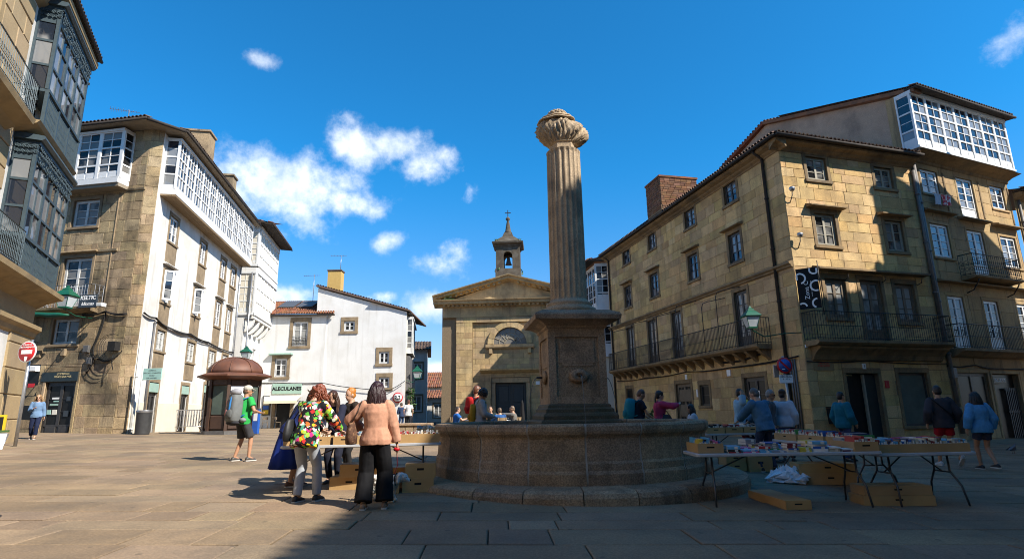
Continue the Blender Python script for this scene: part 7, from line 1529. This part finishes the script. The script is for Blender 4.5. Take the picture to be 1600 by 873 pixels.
# the people, left to right
DK = (.016, .016, .02)
person(-17.7, 21.9, -150, 1.62, 'woman in denim jacket and navy trousers walking by left stone house', 'f', 3, (2, 0), armL=(-.26, .02, .86), armR=(.08, .24, 1.18), feet=((-.08, .2, 0), (.09, -.16, 0)), top=((.10, .17, .28), 'long', 'denim', .012), bottom=('cropped', (.012, .018, .05), 'cloth', .02), shoes=(.2, .1, .05), hair=('bob', (.34, .2, .09), .2), glasses=True)
g = person(-6.62, 14.5, -34, 1.80, 'hiker in green shirt and cap seen from behind', 'm', 4, (4, -30), armR=(.24, .26, 1.10), armL=(-.14, .28, 1.1), feet=((-.15, -.06, 0), (.17, .10, 0)), top=((.03, .38, .08), 'short', 'cloth', .016), bottom=('shorts', (.05, .05, .055), 'cloth', .02), shoes=(.05, .045, .04), hair=('short', (.2, .12, .08)), skin='tan', near=True, cap_=('cap', (.5, .47, .4)), belly=.06)
backpack(g, 'large grey trekking backpack with blue straps on the hiker', (.17, .18, .18), (.03, .16, .42), .17, .33, .14, .27, [(0, -.02, .36, .16, .12, .09, (.30, .30, .32)), (-.15, -.06, .12, .05, .06, .09, (.5, .03, .03)), (-.05, -.15, -.12, .06, .03, .1, (.45, .2, .2)), (.04, -.13, .05, .03, .04, .2, (.04, .2, .5)), (0, .02, -.34, .22, .13, .06, (.03, .03, .035)), (.22, .12, -.27, .09, .07, .055, (.25, .25, .27))])
person(-3.78, 10.3, -62, 1.74, 'woman in blue skirt and white hat bending over left table end', 'f', 32, (30, 0), armR=(.16, .42, .95), armL=(-.14, .45, .95), feet=((-.09, .06, 0), (.09, -.06, 0)), top=((.012, .022, .10), 'long', 'cloth', .02), bottom=('skirt', (.010, .03, .20), 'cloth', .0), shoes=(.12, .06, .04), hair=('long', (.05, .025, .015), .3), cap_=('sun', (.75, .74, .71)), near=True)
fl_ = person(-3.02, 8.74, -12, 1.72, 'woman in bright floral shirt and grey jeans browsing books', 'f', 20, (38, -12), armR=(.26, .50, .98), armL=(-.06, .50, 1.0), feet=((-.10, -.05, 0), (.12, .12, 0)), top=((.02, .02, .02), 'long', 'cloth', .026, -.16), bottom=('trousers', (.24, .26, .29), 'denim', .012), shoes=(.012, .012, .014), hair=('curly', (.22, .05, .018), .2), near=True, mats={'top': 'floral_print'})
handbag(fl_, 'black leather bag hanging behind the floral shirt', (-.27, -.06, 1.02), (.012, .012, .014), (.15, .07, .16), (-.14, -.02, 1.44))
person(-3.22, 10.75, 168, 1.66, 'person with very long dark brown hair behind sunlit table', 'f', 20, (25, 10), armR=(.10, .40, .95), armL=(-.12, .42, .95), top=((.018, .02, .04), 'long', 'cloth', .02), bottom=('trousers', (.015, .017, .03), 'cloth', .01), hair=('long', (.06, .026, .014), .5))
person(-3.12, 11.45, 128, 1.68, 'person with orange hair bun in dark coat at sunlit table', 'f', 6, (10, 10), armR=(.12, .36, 1.0), top=((.035, .026, .02), 'long', 'knit', .025), bottom=('trousers', (.02, .02, .022), 'cloth', .0), hair=('bun', (.55, .2, .03)))
pe = person(-1.92, 8.24, 6, 1.70, 'woman in peach sweater and wide black trousers seen from behind', 'f', 0, (6, 4), armL=(-.24, .24, 1.08), armR=(.30, .10, .84), elbow={-1: (-1, -.35, -.2)}, feet=((-.13, -.05, 0), (.15, .03, 0)), top=((.56, .29, .19), 'long', 'knit', .03, -.07), bottom=('trousers', (.010, .010, .012), 'cloth', .075), shoes=(.30, .19, .12), hair=('long', (.035, .012, .016), .37), near=True)
handbag(pe, 'brown checked shoulder bag of the woman in peach', (-.33, -.03, 1.02), (.07, .035, .022), (.17, .08, .15), (-.2, -.01, 1.46), 'brown_check')
person(-5.9, 33, 12, 1.72, 'person in white t-shirt walking away down the side street', 'f', 2, (0, 0), feet=((-.09, .1, 0), (.09, -.1, 0)), top=((.70, .70, .70), 'short', 'cloth', .01), bottom=('trousers', (.03, .032, .045), 'cloth', .01), hair=('short', (.12, .05, .03)))
person(-6.45, 34, 40, 1.6, 'person in dark blue jacket beside white t-shirt walker', 'm', 8, (18, 0), armL=(-.1, .3, 1.05), armR=(.1, .3, 1.05), top=((.03, .05, .11), 'long', 'cloth', .015), bottom=('trousers', (.03, .06, .14), 'denim', 0), hair=('short', (.08, .05, .03)))
n_ = person(-1.0, 15.4, -55, 1.86, 'man in navy shirt with red backpack behind the fountain', 'm', 3, (4, -15), top=((.012, .018, .035), 'short', 'cloth', .008), bottom=('trousers', (.03, .03, .035), 'cloth', 0), hair=('short', (.16, .06, .03)), skin='tan')
backpack(n_, 'small red backpack on the man in navy', (.5, .02, .02), (.45, .03, .03), .12, .2, .07, .33)
q_ = person(-.84, 14.62, -78, 1.78, 'woman in grey cardigan with curly hair behind the fountain', 'f', 4, (30, -5), armR=(.12, .28, 1.05), armL=(-.12, .28, 1.05), top=((.34, .34, .35), 'long', 'knit', .02), bottom=('trousers', (.02, .02, .025), 'cloth', 0), hair=('curly', (.045, .024, .014), .12))
backpack(q_, 'mustard backpack on the woman in grey cardigan', (.38, .22, .02), (.3, .17, .02), .12, .22, .07, .2)
vt_ = MB(); vt_.rings([[(.155 * math.cos(w), .02 + .135 * math.sin(w), zz) for w in [R(-10 + 200 * k / 16) for k in range(17)]] for zz in (1.02, 1.15, 1.3, 1.4)], True, False, close=False); placed(vt_, 'vest', cmat((.012, .012, .016)), q_[0], q_[1])
for i, (x, y, a, hh, tc_, lb, hr_) in enumerate(((-2.37, 24, -75, 1.72, (.03, .14, .45), 'seated man in blue shirt at cafe table left of church door', (.05, .03, .02)), (-.97, 24.6, 175, 1.74, (.03, .05, .05), 'seated man in dark green jacket facing the square', (.08, .04, .02)), (-.55, 23.5, 20, 1.68, (.03, .10, .28), 'seated person in blue jacket with back to fountain', (.12, .08, .05)), (.0, 24.1, 80, 1.78, (.16, .15, .14), 'seated man in grey jacket reaching over cafe table', (.18, .12, .08)))):
    chair(x, y, R(a + 180) if False else R(a + 180), ('wicker chair of the seated man in blue', 'wicker chair of the seated man in green', 'wicker chair with its back to the fountain', 'wicker chair of the seated man in grey')[i], 'wood_board', 'cafe chairs in front of church')
    person(x, y, a, hh, lb, 'm', 8, (8, 0), sit=True, armR=(.12, .42, .78), armL=(-.12, .42, .78) if i != 3 else (-.1, .62, .95), top=(tc_, 'long' if i else 'short', 'cloth', .015), bottom=('trousers', (.03, .035, .05), 'cloth', 0), hair=('short', hr_), group='people seated at cafe tables')
for x, y, lb in ((-1.75, 24, 'round cafe table beside seated man in blue'), (-.45, 24.1, 'round cafe table among the seated group')):
    z_ = gz(x, y); t_ = thing('cafe_table', (x, y, z_), lb, 'table', 'round cafe tables'); MB(XY(x, y, z_)).lathe([(.33, .7), (.34, .71), (.34, .73), (.32, .735)], 20).build('table_top', 'steel', t_); MB(XY(x, y, z_)).lathe([(.2, 0), (.2, .02), (.03, .05), (.025, .7)], 12).build('pedestal', 'steel', t_)
te = person(3.15, 15.1, -82, 1.80, 'woman in dark shirt with teal backpack behind basin', 'f', 8, (32, 0), armR=(.14, .36, 1.0), armL=(-.12, .36, 1.0), top=((.012, .016, .03), 'short', 'cloth', .015), bottom=('trousers', (.02, .02, .03), 'cloth', 0), hair=('short', (.10, .05, .03)), skin='tan', belly=.05)
backpack(te, 'teal backpack worn behind the basin', (.012, .20, .26), (.012, .18, .24), .15, .27, .11, .28)
pk = person(3.8, 15.5, -86, 1.76, 'woman in pink hoodie holding up a phone', 'f', 2, (-2, 0), armR=(.10, .46, 1.38), armL=(-.10, .46, 1.38), top=((.52, .05, .12), 'long', 'hood', .025), bottom=('trousers', (.1, .12, .2), 'denim', 0), hair=('pony', (.016, .011, .010), .36))
handbag(pk, 'black shoulder bag of the woman in pink', (.2, .12, .98), DK, (.16, .07, .15), (-.08, 0, 1.46))
person(4.4, 14.62, 86, 1.42, 'girl in white t-shirt with long dark hair by basin', 'f', 4, (6, 0), armR=(.1, .3, 1.02), armL=(-.1, .3, 1.0), top=((.62, .63, .68), 'short', 'cloth', .02), bottom=('trousers', (.1, .13, .2), 'denim', 0), hair=('long', (.02, .013, .012), .42), skin='tan')
person(6.1, 16.0, -88, 1.84, 'youth in pale blue t-shirt and maroon trousers with hand at mouth', 'm', 2, (6, 0), armR=(.03, .20, 1.50), armL=(-.1, .26, 1.12), top=((.30, .48, .60), 'short', 'cloth', .02), bottom=('trousers', (.13, .012, .02), 'cloth', .01), hair=('short', (.035, .022, .016)), skin='tan')
person(6.2, 15.45, 150, 1.30, 'child in dark clothes bending behind the far book table', 'f', 25, (30, 0), armR=(.1, .35, .9), armL=(-.1, .35, .9), top=((.02, .02, .022), 'long', 'cloth', .01), bottom=('trousers', (.02, .02, .025), 'cloth', 0), hair=('long', (.03, .018, .012), .2), skin='tan')
person(5.42, 13.0, 26, 1.80, 'man in denim jacket reaching into crates in the shade', 'm', 13, (24, 10), armL=(-.16, .52, 1.02), armR=(.10, .48, 1.0), feet=((-.12, .06, 0), (.13, -.08, 0)), top=((.045, .12, .20), 'long', 'denim', .03), bottom=('trousers', (.022, .032, .06), 'denim', .01), shoes=(.02, .02, .02), hair=('short', (.10, .095, .09)), near=True, belly=.05)
person(6.5, 15.1, -120, 1.80, 'grey haired man half hidden behind the denim jacket', 'm', 4, (12, 0), top=((.12, .13, .15), 'long', 'cloth', .01), bottom=('trousers', (.03, .03, .035), 'cloth', 0), hair=('short', (.28, .27, .26)), skin='tan', glasses=True)
person(6.95, 15.3, -35, 1.80, 'person in white shirt beside the no parking pole', 'f', 3, (10, -25), top=((.55, .57, .64), 'long', 'cloth', .03), bottom=('trousers', (.02, .024, .04), 'cloth', 0), hair=('bun', (.03, .014, .010)), skin='tan')
person(8.5, 15.4, -78, 1.76, 'man in teal hooded jacket walking past the corner house', 'm', 2, (2, 0), armR=(.22, .16, .92), feet=((-.1, .16, 0), (.1, -.14, 0)), top=((.015, .16, .22), 'long', 'hood', .03), bottom=('trousers', (.02, .035, .09), 'denim', 0), hair=('short', (.02, .014, .012)), skin='tan')
rs = person(10.35, 14.4, -8, 1.90, 'man in charcoal hoodie and red shorts walking away', 'm', 2, (4, 0), armL=(-.30, .04, .92), armR=(.28, .08, .92), feet=((-.08, .22, 0), (.10, -.30, .14)), top=((.050, .045, .052), 'long', 'hood', .03), bottom=('shorts', (.42, .012, .025), 'cloth', -.1), shoes=(.5, .5, .5), hair=('short', (.02, .014, .012)), skin='tan', near=True, belly=.03)
st_ = MB(); st_.tube([(-.20, .02, 1.49), (-.17, -.13, 1.40), (-.05, -.185, 1.25), (.10, -.185, 1.10), (.20, -.1, 1.02), (.2, .08, 1.0)], .018, 5); sb_ = thing('crossbody_bag', rs[1] @ Vector((.2, .1, 1.0)), 'black crossbody strap and bag of man in red shorts', 'bag'); placed(st_, 'strap', 'black_text', sb_, rs[1]); b_2 = MB(); b_2.sphere((.2, .12, .98), 1, 12, 8, (.04, .09, .1)); placed(b_2, 'bag_body', 'black_text', sb_, rs[1])
person(10.72, 13.72, -4, 1.74, 'woman in light blue sweatshirt with long black hair walking away', 'f', 2, (4, 0), armL=(-.30, .02, .90), armR=(.28, .06, .90), feet=((-.05, .16, 0), (.06, -.18, .05)), top=((.09, .30, .55), 'long', 'knit', .036), bottom=('shorts', (.02, .025, .05), 'denim', -.1), shoes=(.02, .02, .02), hair=('long', (.010, .009, .010), .5), skin='tan', near=True)
# the small white dog under the sunlit table and its red leash
def build_dog():
    x, y = -1.93, 8.82; z = gz(x, y); t = thing('dog', (x, y, z), 'small fluffy white dog standing behind the black trousers', 'dog'); M4 = Matrix.Translation((x, y, z)) @ Matrix.Rotation(R(-12), 4, 'Z'); b = MB(); r = random.Random(3)
    cap(b, (-.17, 0, .27), .085, (.0, 0, .26), .08); cap(b, (0, 0, .26), .085, (.15, 0, .27), .098); cap(b, (.17, 0, .30), .07, (.27, 0, .33), .062); cap(b, (.28, 0, .34), .072, (.33, 0, .335), .062); cap(b, (.33, 0, .32), .04, (.40, 0, .30), .03)
    for s in (-1, 1):
        cap(b, (.15, s * .055, .24), .045, (.15, s * .06, .12), .034); cap(b, (.15, s * .06, .12), .032, (.155, s * .06, .03), .03); cap(b, (.155, s * .06, .028), .03, (.19, s * .06, .024), .026)
        cap(b, (-.17, s * .06, .25), .06, (-.13, s * .065, .16), .042); cap(b, (-.13, s * .065, .16), .036, (-.20, s * .065, .10), .03); cap(b, (-.20, s * .065, .10), .03, (-.19, s * .065, .03), .028); cap(b, (-.19, s * .065, .028), .028, (-.155, s * .065, .024), .024)
        cap(b, (.28, s * .06, .36), .026, (.275, s * .09, .28), .022)
    cap(b, (-.24, 0, .31), .034, (-.30, 0, .42), .03); cap(b, (-.30, 0, .42), .03, (-.25, 0, .47), .022)
    for k in range(110): a, q = r.uniform(0, 6.28), r.uniform(-.24, .20); b.sphere((q, .085 * math.cos(a), .27 + .085 * math.sin(a)), .026, 6, 4)
    finish(b, .009, cmat((.72, .69, .64), 'knit'), 'body', t, M4, 1, .008, 45)
    e = MB()
    for s in (-1, 1): e.sphere((.375, s * .032, .345), .009, 8, 6)
    e.sphere((.43, 0, .305), .015, 8, 6); placed(e, 'eyes_and_nose', 'black_text', t, M4)
    h = MB(); h.tube([(.16 + .0 * k, .105 * math.cos(6.283 * k / 14), .27 + .11 * math.sin(6.283 * k / 14)) for k in range(15)], .009, 5); h.tube([(.22, .08 * math.cos(6.283 * k / 14), .31 + .085 * math.sin(6.283 * k / 14)) for k in range(15)], .009, 5); placed(h, 'harness', 'black_text', t, M4)
    l = thing('leash', (-1.6, 8.5, z + .4), 'red leash from woman in peach to the white dog', 'leash'); hw = pe[1] @ (pe[2][1][2] + Vector((.0, .0, -.09))); d = M4 @ Vector((.18, 0, .39)); mid = hw.lerp(d, .5) + Vector((.03, 0, -.05)); MB().tube([hw, hw.lerp(mid, .5), mid, mid.lerp(d, .5), d], .006, 5, raw=True).build('strap', 'red_sign', l); gr_ = MB(); gr_.sphere((hw.x, hw.y, hw.z), .045, 12, 8, (1.0, .6, .7)); gr_.build('grip', 'red_sign', l)
build_dog()
fuse_all()
